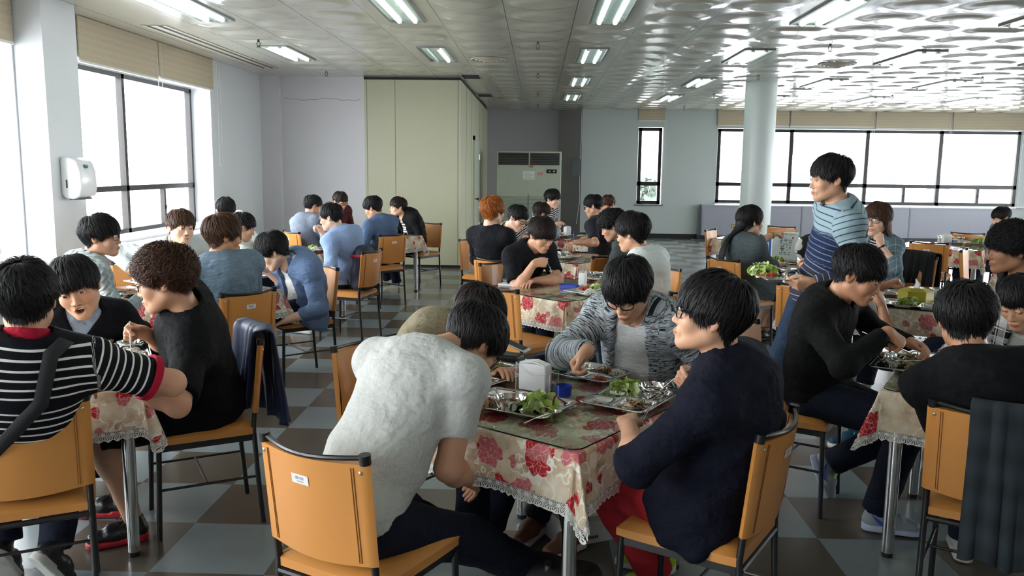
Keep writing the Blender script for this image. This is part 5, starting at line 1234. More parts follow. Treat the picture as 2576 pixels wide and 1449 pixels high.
def leaf(m, rg, c, R_, s, mi):
    n = 7; V = []; a, b = rg.uniform(0, 6, 2)
    for i in range(n):
        for j in range(n):
            u, v = (i/(n-1)-.5)*2, (j/(n-1)-.5)*2; k = 1-.35*v*v; V.append((u*k*s, v*s*1.1, s*(.28*u*u-.2*v*v)+s*.2*math.sin(u*5+a+v*3)*abs(u)+s*.12*math.sin(v*7+b)))
    m.put(np.array(V)@R_.T+c, [(i*n+j, (i+1)*n+j, (i+1)*n+j+1, i*n+j+1) for i in range(n-1) for j in range(n-1)], mi)
def g_salad(m, rg, i):
    a, r_ = rg.uniform(0, 2*PI), math.sqrt(rg.uniform(0, 1)); c = np.array([.055*r_*math.cos(a), .045*r_*math.sin(a), .016+.04*(1-r_)*rg.uniform(.3, 1)]); leaf(m, rg, c, frame(rg.normal(size=3)+np.array([0, 0, .8]), rg.normal(size=3)), rg.uniform(.016, .03), int(rg.integers(0, 2)) if i % 9 else 0)
    if i % 8 == 3: d = rg.normal(size=3)*.02; m.tube([c, c+d*.6+np.array([0, 0, .012]), c+d], .0035, 6, 2)
def g_kim(m, rg, i):
    a, r_ = rg.uniform(0, 2*PI), math.sqrt(rg.uniform(0, 1)); c = np.array([.032*r_*math.cos(a), .026*r_*math.sin(a), .005+.022*(1-r_)*rg.uniform(.4, 1)]); d = rg.normal(size=3)*np.array([.016, .016, .005]); m.tube([c-d, c+rg.normal(size=3)*.004, c+d], [.002, .0038, .0018], 5, int(i % 3 == 0), flat=.5)
def g_meat(m, rg, i):
    a, r_ = rg.uniform(0, 2*PI), math.sqrt(rg.uniform(0, 1)); c = np.array([.052*r_*math.cos(a), .04*r_*math.sin(a), .006+.028*(1-r_)*rg.uniform(.3, 1)]); d = rg.normal(size=3)*np.array([.02, .02, .006]); k = i % 6
    if k == 5 and i % 4 == 1: m.rbox(c+np.array([0, 0, .004]), (.016, .012, .004), .002, 2, frame(rg.normal(size=3), (1, 0, 0)), 1)
    elif k < 2: m.tube([c-d, c+rg.normal(size=3)*.008, c+d], .0022, 5, 1)
    else: m.tube([c-d*.8, c+rg.normal(size=3)*.006, c+d*.8], [.003, .006, .0025], 6, 0, flat=.35)
def g_nood(m, rg, i):
    p = np.array([rg.uniform(-.04, .04), rg.uniform(-.035, .035), rg.uniform(.004, .022)]); P = [p]
    for k in range(6): P.append(P[-1]+rg.normal(size=3)*np.array([.012, .012, .005])); P[-1][2] = max(.003, P[-1][2])
    m.tube(P, .0017, 5, 0 if i % 5 else 1)
FOOD = {}
def food_proto(kind, var):
    key = (kind, var)
    if key not in FOOD:
        n, g, ms = dict(rice=(330, g_rice, [M_rice]), salad=(34, g_salad, [M_let, M_let2, M_rad]), kimchi=(46, g_kim, [M_kim, M_kim2]), meat=(70, g_meat, [M_meat, M_mush, M_car]), noodles=(70, g_nood, [M_nood, M_meat]))[kind]
        nm = dict(rice='rice_mound', salad='lettuce_salad', kimchi='kimchi_pile', meat='braised_meat_heap', noodles='noodle_heap')[kind]
        FOOD[key] = (blobs(nm, n, g, ms, var*7+3), nm)
    return FOOD[key]
def put_food(kind, p, rz, s, label, var=0):
    me, nm = food_proto(kind, var); o = link(nm, me); o.location = p; o.rotation_euler = (0, 0, rz); o.scale = (s, s, s) if not hasattr(s, '__len__') else s
    tag(o, label, dict(rice='rice', salad='salad', kimchi='kimchi', meat='meat', noodles='noodles')[kind], None, 'stuff'); return o
WELLS = [(-.090, -.052), (.088, -.052), (-.118, .075), (-.002, .075), (.116, .075)]
def meal(x, y, rot, whose, menu, bowl=None, z=None, soupy=True, tilt=None):
    """tray whose near side (rice and soup) points to the eater; rot = direction from eater to the far side"""
    z = TZ+.0012 if z is None else z; rz = math.radians(rot)-PI/2; c, s = math.cos(rz), math.sin(rz)
    place(tray0, (x, y, z), rz, 'stainless compartment food tray, '+whose)
    def wp(px, py, pz): return (x+c*px-s*py, y+s*px+c*py, z+pz)
    nmz = dict(rice='white rice mound', salad='green lettuce salad', kimchi='red kimchi pile', meat='braised meat heap', noodles='pale noodle tangle')
    seen = set()
    for i, (kind, slot, sc_) in enumerate(menu):
        pre = 'smaller ' if kind in seen else ''; seen.add(kind)
        px, py = WELLS[slot] if isinstance(slot, int) else slot; put_food(kind, wp(px, py, .005), rz+i, sc_, pre+nmz[kind]+' on the tray '+whose, (i+int(abs(x*7)+abs(y*5))) % 2)
    if bowl is not None:
        px, py = WELLS[bowl] if isinstance(bowl, int) else bowl; place(bowl0, wp(px, py, .0075), 0, 'round steel soup bowl on the tray '+whose)
tag(bowl0, 'x', 'bowl')
def make_spoon():
    m = MB(); n = 9; V = []
    for i in range(n):
        a = i/(n-1); hw = .019*math.sin(min(1, a*1.08+.02)*PI)**.6; y = -.026+a*.052
        for j in range(7):
            b_ = (j/6-.5)*2; V.append((hw*b_, y, -.006*math.sin(a*PI)*(1-b_*b_)))
    m.put(V, [(i*7+j, i*7+j+1, (i+1)*7+j+1, (i+1)*7+j) for i in range(n-1) for j in range(6)]); m.tube([(0, .024, 0), (0, .05, .004), (0, .12, .006), (0, .185, .002)], [.0035, .0022, .0025, .0045], 8, flat=.45)
    me = m.mesh('spoon', M_bowl, True); return me
SPOON = make_spoon()
def chop_mesh():
    m = MB(); m.tube([(0, 0, 0), (0, .22, 0)], [.0014, .0028], 6); return m.mesh('chopstick', M_bowl, True)
CHOP = chop_mesh()
def rod(me, name, tip, tail, label, cat, group=None):
    tip, tail = Vector(tip), Vector(tail); d = (tail-tip).normalized(); o = link(name, me); up = Vector((0, 0, 1)); x = d.cross(up).normalized(); z = x.cross(d); o.matrix_world = Matrix(((x.x, d.x, z.x, tip.x), (x.y, d.y, z.y, tip.y), (x.z, d.z, z.z, tip.z), (0, 0, 0, 1))); return tag(o, label, cat, group)
def spoon(tip, tail, label): return rod(SPOON, 'spoon', tip, tail, label, 'spoon')
def chops(tip, tail, label, gap=.012):
    tip, tail = np.array(tip, float), np.array(tail, float); sd = np.cross(tail-tip, (0, 0, 1)); sd = sd/(np.linalg.norm(sd)+1e-9)*gap
    for k in (-.5, .5): rod(CHOP, 'chopstick', tip+sd*k*.4, tail+sd*k, label, 'chopstick', label)
# ================================================================== tables and chairs in the hall
R_ = 56
W_ = dict(T1='nearest in the middle', TL='at the left front beside the striped polo', TL2='at the left, behind the curly-haired man', TL3='in front of the blue-shirted man with the backpack', TL4='farthest left by the beige partition',
          T2='second in the middle row', T3='third in the middle row', T4='farthest in the middle by the air conditioner', TR='at the right edge, nearest', TR2='holding the yellow tissue box', TR3='at the right rear with the salt shaker', TGa='farthest right of centre behind the paper bag', TGb='under the white paper bag', TR5='at the far right behind the curly-haired man')
TB = dict(T1=(.035, 3.13, 54, 0), TL=(-2.16, 3.36, 28, 1), TL2=(-2.44, 5.72, 54, 2), TL3=(-2.55, 8.45, 56, 0), TL4=(-2.10, 10.55, 56, 1), T2=(.19, 6.07, 45, 1), T3=(.27, 8.28, 54, 2), T4=(.30, 10.9, 56, 0),
          TR=(2.02, 3.50, 59, 2), TR2=(2.66, 5.76, 57, 0), TR3=(4.9, 10.2, 56, 1), TGa=(2.88, 10.95, 56, 2), TGb=(2.75, 8.3, 56, 0), TR5=(4.66, 7.6, 56, 1))
for k, (x, y, r, v) in TB.items(): table(x, y, r, W_[k], v)
def posts(a, b, label, flip=1):
    """chair from the plan positions of its two back posts"""
    a, b = np.array(a, float), np.array(b, float); c = (a+b)/2; d = (b-a)/np.linalg.norm(b-a); f = np.array([-d[1], d[0]])*flip
    p = c+f*.245; chair(p[0], p[1], math.degrees(math.atan2(f[1], f[0])), label); return p

G = 'chairs'
posts((-.772, 2.293), (-.448, 2.117), 'orange dining chair in the foreground under the man in the pale grey t-shirt')
posts((.659, 2.371), (.846, 2.678), 'orange dining chair under the man in the navy jacket and red trousers')
posts((-.64, 3.75), (-.855, 3.44), 'orange dining chair of the man in the khaki t-shirt, left of the nearest middle table')
posts((.74, 3.74), (.44, 3.95), 'orange dining chair behind the man in the marled grey cardigan')
posts((-1.21, 3.56), (-1.395, 3.88), 'orange dining chair of the curly-haired man in the black t-shirt')
posts((-1.83, 2.48), (-1.5, 2.658), 'orange dining chair at the lower left corner under the striped polo')
chair(-2.45, 4.12, 298, 'orange dining chair behind the man in the navy v-neck sweater')
posts((-1.864, 4.837), (-1.646, 5.137), 'orange dining chair with its back to the camera under the man in the blue-grey shirt')
posts((-1.5, 6.183), (-1.733, 6.462), 'orange dining chair of the man bending over in the open denim shirt')
chair(-2.92, 5.0, 54, 'orange dining chair of the man in the cable-knit cardigan by the pillar')
chair(-2.98, 6.33, 324, 'orange dining chair of the brown-haired man in the white jacket by the window')
chair(-2.80, 7.65, 56, 'orange dining chair of the man in the white t-shirt beyond the blue-grey shirt')
chair(-3.25, 8.95, 326, 'orange dining chair of the bowl-cut man with glasses by the left window')
posts((-1.56, 7.38), (-1.46, 7.74), 'orange dining chair with the navy backpack leaning on it')
posts((-2.98, 9.74), (-2.73, 9.48), 'orange dining chair behind the man in the grey-blue shirt near the left rear wall')
posts((-1.773, 9.252), (-1.5, 9.57), 'orange dining chair of the man in the dark chambray shirt before the beige partition')
chair(-1.60, 11.2, 236, 'orange dining chair of the man in the black hoodie against the beige partition')
chair(-2.80, 11.4, 326, 'orange dining chair of the man in maroon in front of the grey rear wall')
posts((-.38, 5.45), (-.119, 5.188), 'empty orange dining chair left of the second middle table')
chair(-.15, 6.58, 315, 'orange dining chair behind the man in black eating with a long spoon')
chair(.80, 5.52, 135, 'orange dining chair of the man in the white t-shirt with a back print')
chair(.80, 6.40, 225, 'empty orange dining chair right of the second middle table')
posts((-.53, 7.12), (-.22, 6.92), 'orange dining chair of the orange-haired man')
chair(-.52, 8.85, 324, 'orange dining chair of the black-haired man with glasses beside the orange-haired man')
posts((.487, 7.30), (.71, 7.60), 'orange dining chair before the curly man in the dark green t-shirt')
chair(-.12, 10.1, 56, 'orange dining chair of the dark brown-haired man left of the farthest middle table')
chair(-.1, 11.55, 324, 'orange dining chair of the tall man in stripes before the air conditioner')
chair(.80, 9.62, 140, 'orange dining chair of the man in the charcoal t-shirt seen from behind')
chair(1.0, 11.4, 236, 'orange dining chair of the brown-haired man behind the charcoal t-shirt')
chair(1.26, 4.0, 329, 'orange dining chair of the man in the black sweatshirt with grey trainers')
posts((1.351, 2.794), (1.67, 2.60), 'orange dining chair at the right edge with the dark scarf over its back')
chair(2.50, 4.35, 239, 'orange dining chair of the man in the plaid shirt')
chair(2.95, 4.78, 150, 'orange dining chair of the curly man smiling at the right edge')
posts((1.682, 5.797), (1.99, 5.60), 'orange dining chair seen edge-on behind the black sweatshirt')
chair(1.84, 7.46, 32, 'orange dining chair of the woman with the long ponytail')
chair(3.34, 7.77, 200, 'orange dining chair of the woman in glasses with a black coat over it')
posts((2.342, 11.075), (2.15, 10.761), 'empty orange dining chair left of the farthest table by the long windows')
chair(3.25, 11.5, 236, 'empty orange dining chair behind the ponytail woman, right of the farthest table')
posts((4.193, 9.488), (4.499, 9.292), 'empty orange dining chair at the right rear with its back label to the camera')
chair(5.40, 10.72, 236, 'empty orange dining chair beyond the table with the salt shaker')
chair(4.42, 10.86, 326, 'empty orange dining chair just left beyond the right rear table')
chair(4.52, 8.42, 326, 'empty orange dining chair beside the smiling curly man, front side showing')
chair(5.72, 10.1, 190, 'orange dining chair of the man at the far right rear')
# ================================================================== who sits where
C = lambda n, k, cols, **kw: cloth_mat(n, k, cols, **kw)
tee_grey = C('heather_grey_jersey', 'heather', [srgb(202, 204, 200), srgb(186, 188, 185)], fold=.5)
tee_black = C('black_jersey', 'plain', [srgb(13, 14, 17)]); tee_black2 = C('faded_black_jersey', 'plain', [srgb(22, 23, 29)]); sweat_black = C('black_sweatshirt', 'plain', [srgb(13, 15, 16)])
tee_khaki = C('khaki_jersey', 'heather', [srgb(158, 148, 122), srgb(138, 128, 104)]); tee_white = C('white_jersey', 'plain', [srgb(226, 232, 228)]); tee_char = C('charcoal_jersey', 'plain', [srgb(42, 43, 50)]); tee_green = C('dark_green_grey_jersey', 'plain', [srgb(70, 80, 80)])
knit = C('marled_black_white_knit', 'knit', [srgb(196, 204, 210), srgb(44, 50, 60)], fold=.5); navy = C('navy_cotton', 'plain', [srgb(13, 16, 33)], fold=.6); red = C('red_cotton_trousers', 'plain', [srgb(164, 40, 48)], fold=.5)
polo = C('black_white_striped_jersey', 'stripe', [srgb(18, 17, 25), srgb(232, 232, 228)], per=.0285, duty=.24, fold=.3); redrib = C('red_rib', 'plain', [srgb(176, 26, 54)])
vsweat = C('navy_wool_sweater', 'plain', [srgb(13, 14, 24)]); ltblue = C('light_blue_poplin', 'plain', [srgb(172, 192, 214)]); cable = C('pale_green_cable_knit', 'cable', [srgb(200, 210, 210), srgb(176, 188, 190)], fold=.5)
whj = C('white_cotton_jacket', 'plain', [srgb(214, 222, 224)], fold=.6); slub = C('blue_grey_slub_shirt', 'slub', [srgb(122, 142, 158), srgb(90, 110, 128)], fold=.6); denim = C('blue_linen_shirt', 'denim', [srgb(84, 108, 148), srgb(122, 144, 180)], fold=.6, weave=300)
chamb = C('light_blue_oxford', 'denim', [srgb(128, 156, 204), srgb(158, 182, 220)], fold=.5); chamb2 = C('dark_chambray', 'denim', [srgb(62, 84, 118), srgb(92, 112, 144)], fold=.5); grysh = C('grey_blue_shirt', 'denim', [srgb(110, 122, 142), srgb(140, 150, 168)], fold=.4); maroon = C('maroon_jersey', 'plain', [srgb(84, 34, 40)])
hood = C('black_fleece', 'plain', [srgb(15, 16, 19)]); bw = C('white_shirt_black_stripes', 'stripe', [srgb(232, 234, 236), srgb(34, 36, 48)], per=.03, duty=.4); bw2 = C('striped_jersey_black', 'stripe', [srgb(36, 38, 46), srgb(226, 226, 226)], per=.024, duty=.38)
grad = C('blue_gradient_striped_jersey', 'gradstripe', [srgb(180, 196, 200), srgb(150, 172, 178), srgb(34, 46, 74), srgb(52, 70, 100), srgb(84, 104, 140)], per=.031, duty=.17, fold=.3)
plaid = C('black_white_plaid', 'plaid', [srgb(214, 216, 214), srgb(30, 32, 36)]); grcoat = C('grey_wool_coat', 'heather', [srgb(96, 106, 110), srgb(74, 84, 88)]); teal = C('teal_check_shirt', 'check', [srgb(104, 126, 136), srgb(170, 190, 194)], per=.06, duty=.06); pale = C('pale_grey_jersey', 'plain', [srgb(190, 202, 206)])
blacksh = C('black_shorts', 'plain', [srgb(11, 11, 13)]); grcot = C('light_stone_cotton', 'plain', [srgb(170, 170, 160)])
M_blks = simple('black_shoe_leather', (.012, .012, .014), .3); M_whr = simple('white_shoe_mesh', srgb(196, 198, 192), .6); M_grsh = simple('grey_shoe_mesh', srgb(150, 160, 166), .6, bump=.2, bscale=300); M_bluesole = simple('white_blue_sole', srgb(190, 200, 226), .4); M_lime = simple('lime_green', srgb(170, 220, 30), .5); M_red = simple('red_rubber', srgb(170, 24, 34), .4); M_tealsh = simple('dark_teal_shoe', srgb(30, 74, 98), .6); M_cyan = simple('cyan_lace', srgb(60, 200, 210), .6); M_swb = simple('royal_blue_mark', srgb(40, 76, 190), .4); M_ltg = simple('loafer_canvas', srgb(170, 170, 166), .8, bump=.3, bscale=200)
dk = lambda s='tee', m=tee_black, **k: dict(mat=m, sleeve=s, **k)
def H(px, py, Y): return at(px, py, Y)
def cuffband(inf, side, mat, t, r, name='cuff_band', w_=.012):
    """ribbed band at the end of a short sleeve"""
    a = [q for q in inf['arms'] if q['side'] == side][0]; e = nrm(a['E']-a['S']); c = a['S']+(a['E']-a['S'])*t; m = MB(); m.tube([c-e*w_, c+e*w_], r, 20); m.obj(name, mat, inf['root'], True)
# ---- nearest middle table
p25 = person('man in a pale grey t-shirt bent low over his tray, back to the camera', (-.56, 2.37), 61, H(1192, 860, 2.80), (42, 50, 0), dk('tee', tee_grey, neck=.060, slen=.62, hem=.02, off=.017, loose=.004, fold=.0035), R=dict(at=H(1190, 1212, 2.80), pose='rest', hint=(.15, -1, -.5), palm=(-.6, -.2, -.7)), L=dict(at=on(1175, 985, .80), pose='hold'),
             hair='short', hcol='black', hairmod=dict(vol=1.25, back=-.085, mess=1.4), glasses='black', lod=0, w=1.06, nbo=(-.04, -.03, .05), shoes=dict(mat=M_blks), feet=((.05, 2.95), (-.25, 3.25)))
p24 = person('man in a khaki t-shirt leaning in behind the pale grey t-shirt', (-.52, 3.44), 325, H(1200, 798, 3.32), (315, 40, 10), dk('tee', tee_khaki, neck=.058, off=.018), L=dict(table=1, pose='rest'), R=dict(table=1, pose='rest'), hair='short', hcol='dark', hairmod=dict(vol=1.3, mess=1.3), glasses='black', lod=0)
p26 = person('man with glasses in a marled grey cardigan over a white henley', (.46, 3.66), 235, H(1580, 728, 3.38), (238, 36, 0), dict(mat=knit, sleeve='long', open=.075, off=.024, loose=.012, name='cardigan', neck=.056, fold=.006), R=dict(at=H(1500, 878, 3.18), pose='grip', dir=(.45, .5, -.75), palm=(-.7, .3, -.6), hint=(1, -.2, -.5)), L=dict(at=on(1640, 990, .70), pose='rest'),
             inner=dict(mat=C('white_henley', 'plain', [srgb(236, 238, 240)]), sleeve='none', neck=.060, vneck=.0, hem=.03), hair='mop', hcol='black', hairmod=dict(vol=1.3, fringe=.026, mess=1.2), glasses='black', lod=0, shoes=dict(mat=simple('brown_sandal', srgb(110, 70, 52), .6)), collar=dict(mat=knit, r=.068, h=.028, t=.009, gap=.05), feet=((.18, 3.36), (.02, 3.50)))
p27 = person('man in a navy jacket and red trousers with glasses, looking away left', (.54, 2.63), 149, H(1790, 790, 2.52), (168, -6, 0), dict(mat=navy, sleeve='roll', slen=.12, off=.024, loose=.008, name='jacket', neck=.056, tail=.17, hemplane=False, fold=.006), L=dict(at=on(1578, 1048, .785), pose='hold', palm=(.2, -.2, -1), hint=(-.9, -.3, -.35)), R=dict(at=H(1712, 955, 2.86), pose='grip', dir=(-.3, .6, .6), palm=(-1, 0, .1), hint=(.6, -.2, -.8)),
             bottom=dict(mat=red, loose=.012, name='trousers'), hair='mop', hcol='black', hairmod=dict(vol=1.25), glasses='black', lod=0, skin=0, collar=dict(mat=navy, r=.064, h=.02, t=.005, gap=.03), shoes=dict(mat=M_lime, sole=M_whiter, dirs=((-.95, .3), (-.9, -.1))), feet=((.52, 3.18), (.47, 2.98)))
# ---- left front table
p1 = person('man in a black and white striped polo with red collar, back to the camera', (-1.80, 2.76), 118, H(66, 752, 2.62), (112, 6, 4), dict(mat=polo, sleeve='tee', slen=.70, off=.024, loose=.006, neck=.064, name='polo_shirt', hem=-.04, fold=.005), R=dict(at=at(245, 965, 2.95), pose='rest', hint=(1, -.2, -.2)), L=dict(table=1), hair='short', hcol='black', hairmod=dict(vol=1.2, mess=1.6, back=-.07), lod=0, w=1.14, collar=dict(mat=redrib, r=.066, h=.022, t=.005), shoes=dict(mat=M_blks, sole=M_whr, dirs=((.2, .5, -.8), (-.1, .6, -.75))), feet=((-1.80, 2.93, .16), (-2.03, 2.98, .15)), hs=1.0)
cuffband(p1, 1, redrib, .70, .082)
p2 = person('man in a navy v-neck sweater leaning in with his mouth open', (-2.42, 4.1), 298, H(192, 722, 3.66), (292, 12, -16), dk('long', vsweat, vneck=.13, off=.018, neck=.058), inner=dict(mat=ltblue, sleeve='none', neck=.054), R=dict(table=1), L=dict(table=1), hair='bowl', hcol='black', hairmod=dict(fringe=.030), lod=0, eyes=True, mouth=1, hs=1.1, collar=dict(mat=ltblue, r=.058, h=.016, t=.004, gap=.02), bottom=dict(mat=blacksh))
p3 = person('curly-haired man in a black t-shirt and glasses, spoon in hand', (-1.47, 3.62), 200, H(414, 704, 3.30), (190, 14, 0), dk('tee', tee_black, off=.020, neck=.060, slen=.85, loose=.010), R=dict(at=H(352, 832, 3.32), pose='grip', dir=(-.3, .7, .3), palm=(-.9, .1, -.3), hint=(.8, -.2, -.4)), L=dict(at=at(262, 925, 3.02), pose='rest', hint=(-.7, -.5, -.6)), hair='curly', hcol='curly', hairmod=dict(vol=1.35, fringe=.056, mess=3.5), glasses='brown', lod=0, w=1.08, legs='short',
            bottom=dict(mat=blacksh, len=.42, loose=.022, name='shorts'), shoes=dict(mat=M_blks, sole=M_red, laces=M_blks, dirs=((-.95, -.1), (-.85, -.5))), feet=((-1.88, 3.58), (-1.70, 3.33)), hs=1.03)
# ---- second left table
p4 = person('man in glasses and a pale cable-knit cardigan with white collar by the pillar', (-2.78, 5.0), 54, H(254, 594, 4.98), (10, 2, 0), dk('long', cable, off=.018, neck=.060, open=.02), inner=dict(mat=tee_white, sleeve='none'), R=dict(at=H(372, 728, 5.10), pose='rest', hint=(.5, -.5, -.7)), L=dict(table=1), hair='bowl', hcol='black', hairmod=dict(vol=1.35, mess=1), glasses='brown', lod=0, collar=dict(mat=tee_white, r=.062, h=.022, t=.004, gap=.03))
p5 = person('brown-haired man in a white jacket looking sideways by the window', (-2.80, 6.22), 324, H(455, 572, 5.92), (318, 4, 4), dict(mat=whj, sleeve='long', off=.024, loose=.01, name='jacket', neck=.06), R=dict(at=H(345, 694, 5.72), pose='grip', hint=(.8, 0, -.4)), L=dict(table=1), hair='bowl', hcol='brown', hairmod=dict(vol=1.15), lod=1, eyes=True, skin=1, collar=dict(mat=whj, r=.064, h=.026, t=.006, gap=.03))
p6 = person('man in a blue-grey slub shirt and glasses, back to the camera', (-1.97, 5.12), 138, H(562, 592, 5.02), (40, 6, 0), dk('long', slub, off=.024, loose=.006, neck=.062, hem=.02, fold=.006), R=dict(table=1), L=dict(at=on(470, 745, .77), pose='rest'), hair='bowl', hcol='brown', hairmod=dict(vol=1.3), glasses='black', lod=0, skin=2, w=1.12)
p9 = person('man in an open blue linen shirt over white, head bent over the table', (-1.76, 6.14), 225, H(686, 632, 5.82), (190, 36, 0), dict(mat=denim, sleeve='roll', slen=.55, off=.024, loose=.008, open=.06, neck=.056, tail=.2, hemplane=False, fold=.006), inner=dict(mat=tee_white, sleeve='none', neck=.062), R=dict(at=on(652, 668, .86), pose='rest'), L=dict(at=H(700, 812, 5.8), pose='rest', hint=(-.7, -.5, -.5)), hair='messy', hcol='black', lod=0, skin=1, collar=dict(mat=denim, r=.066, h=.02, t=.004, gap=.035), shoes=dict(mat=M_red))
# ---- third and fourth left tables
p7 = person('man in a white t-shirt facing away beyond the blue-grey shirt', (-2.72, 7.55), 56, H(612, 570, 7.4), (30, 22, 0), dk('tee', tee_white), R=dict(table=1), L=dict(table=1), hair='short', hcol='black', lod=1)
p8 = person('bowl-cut man with thin glasses bowing his head by the left window', (-3.15, 8.86), 326, H(567, 528, 8.55), (318, 30, 0), dk('long', tee_white), hair='bowl', hcol='black', glasses='black', lod=1)
p11 = person('man in a light blue shirt and glasses lifting food, backpack behind him', (-1.80, 7.72), 150, H(832, 545, 7.62), (172, 14, 0), dk('long', chamb, off=.022, loose=.006, neck=.058, hem=-.02), R=dict(at=H(803, 572, 7.72), pose='grip', hint=(.4, -.2, -.9)), L=dict(at=H(818, 702, 7.5), pose='rest', hint=(-.6, -.6, -.6)), hair='short', hcol='black', glasses='black', lod=1, skin=1, collar=dict(mat=chamb, r=.062, h=.02, t=.004), shoes=dict(mat=M_whr))
p10 = person('man in a grey-blue shirt seen from behind near the left rear wall', (-2.66, 9.80), 50, H(788, 518, 9.85), (30, 14, 0), dk('tee', grysh, off=.022, neck=.058, slen=.9), R=dict(table=1), L=dict(table=1), hair='crop', hcol='black', lod=1, collar=dict(mat=grysh, r=.062, h=.018, t=.004), w=1.05, hairmod=dict(fringe=.03, vol=1.1))
p12 = person('man with glasses in maroon sitting behind the light blue shirt', (-2.72, 11.32), 326, H(856, 506, 11.05), (320, 24, 0), dk('long', maroon), hair='short', hcol='dark', glasses='black', lod=2)
p13 = person('man in a dark chambray shirt turned away before the beige partition', (-1.85, 9.60), 143, H(938, 522, 9.52), (165, 24, 0), dk('roll', chamb2, off=.022, neck=.058, hem=-.02, loose=.004), L=dict(at=H(912, 606, 9.5), pose='hold', hint=(-.6, -.4, -.6)), R=dict(table=1), hair='messy', hcol='black', hairmod=dict(vol=1.2), lod=1, collar=dict(mat=chamb2, r=.062, h=.018, t=.004), shoes=dict(mat=M_whr, dirs=((-.8, .2), (-.7, .4))), feet=((-1.98, 10.0), (-2.08, 9.85)))
p14 = person('man in a black hoodie over a striped shirt, glasses, facing left', (-1.66, 11.12), 222, H(1001, 520, 10.95), (205, 6, 0), dict(mat=hood, sleeve='long', off=.026, loose=.01, open=.055, hoodie=True, name='hoodie', neck=.058), inner=dict(mat=bw, sleeve='none', neck=.064), hair='bowl', hcol='dark', glasses='thin', lod=1, skin=1)
# ---- second middle table
p21 = person('man in a black t-shirt lifting a long spoon to his mouth', (-.14, 6.60), 315, H(1362, 590, 6.28), (312, 26, 0), dk('tee', tee_black2, off=.02, neck=.062, slen=.75), R=dict(at=H(1356, 643, 6.12), pose='grip', dir=(-.55, .5, .1), palm=(-.2, -.9, -.3), hint=(.35, .1, -1)), L=dict(at=H(1335, 705, 6.12), pose='rest', hint=(-1, .1, -.3)), hair='short', hcol='dark', hairmod=dict(vol=1.35, mess=1.5, fringe=.032), lod=0, skin=0)
p22 = person('man in a white t-shirt with glasses turned away at the second middle table', (.74, 5.62), 140, H(1590, 585, 5.58), (150, 12, 0), dk('tee', tee_white, off=.02, neck=.062, slen=.8), L=dict(at=H(1462, 868, 5.45), pose='rest', hint=(-.6, -.5, -.5)), R=dict(at=on(1525, 735, .82), pose='hold'), hair='short', hcol='black', hairmod=dict(vol=1.4, back=-.09, mess=1.3), glasses='black', lod=0, bottom=dict(mat=M_jean))
p23 = person('curly man in a dark green-grey t-shirt behind the white t-shirt', (.82, 7.45), 150, H(1541, 568, 7.22), (170, 25, 0), dk('tee', tee_green, off=.022), hair='curly', hcol='black', hairmod=dict(vol=1.6), lod=1)
p15 = person('orange-haired man in a black long-sleeved top, back to the camera', (-.36, 7.28), 56, H(1240, 532, 7.25), (50, 4, 0), dk('long', tee_black2, off=.018, neck=.058), R=dict(table=1), L=dict(table=1), hair='short', hcol='orange', hairmod=dict(vol=1.35, back=-.085, mess=1.3), lod=0, skin=1)
p16 = person('man with black-rimmed glasses bowing right beside the orange-haired man', (-.42, 8.75), 324, H(1302, 548, 8.25), (328, 28, 6), dk('long', bw2, off=.02), hair='short', hcol='black', glasses='black', lod=1, skin=1, R=dict(table=1), L=dict(table=1))
p17 = person('dark brown-haired man in grey left of the farthest middle table', (-.03, 10.2), 50, H(1362, 536, 10.15), (25, 26, 0), dk('long', C('grey_stripe', 'stripe', [srgb(90, 96, 104), srgb(170, 176, 180)], per=.02, duty=.6)), R=dict(at=H(1405, 566, 10.5), pose='grip'), hair='short', hcol='dark', hairmod=dict(vol=1.2), glasses='black', lod=1)
p18 = person('tall man in a striped shirt before the air conditioner', (0, 11.45), 324, H(1390, 500, 11.2), (330, 14, 0), dk('roll', bw2), R=dict(at=H(1400, 560, 11.0), pose='rest'), hair='bowl', hcol='black', hairmod=dict(vol=1.2), lod=1, skin=1)
p19 = person('man in a charcoal t-shirt and glasses seen from behind at the farthest middle table', (.73, 9.75), 140, H(1492, 517, 9.62), (165, 20, 0), dk('tee', tee_char, off=.022, slen=.8), L=dict(at=on(1440, 610, .80), pose='rest', hint=(-.8, -.6, -.6)), R=dict(table=1), hair='short', hcol='black', glasses='black', lod=1)
p20 = person('brown-haired man partly hidden behind the charcoal t-shirt', (.95, 11.2), 236, H(1530, 514, 11.1), (60, 20, 0), dk('tee', tee_char), hair='neat', hcol='brown', lod=2)
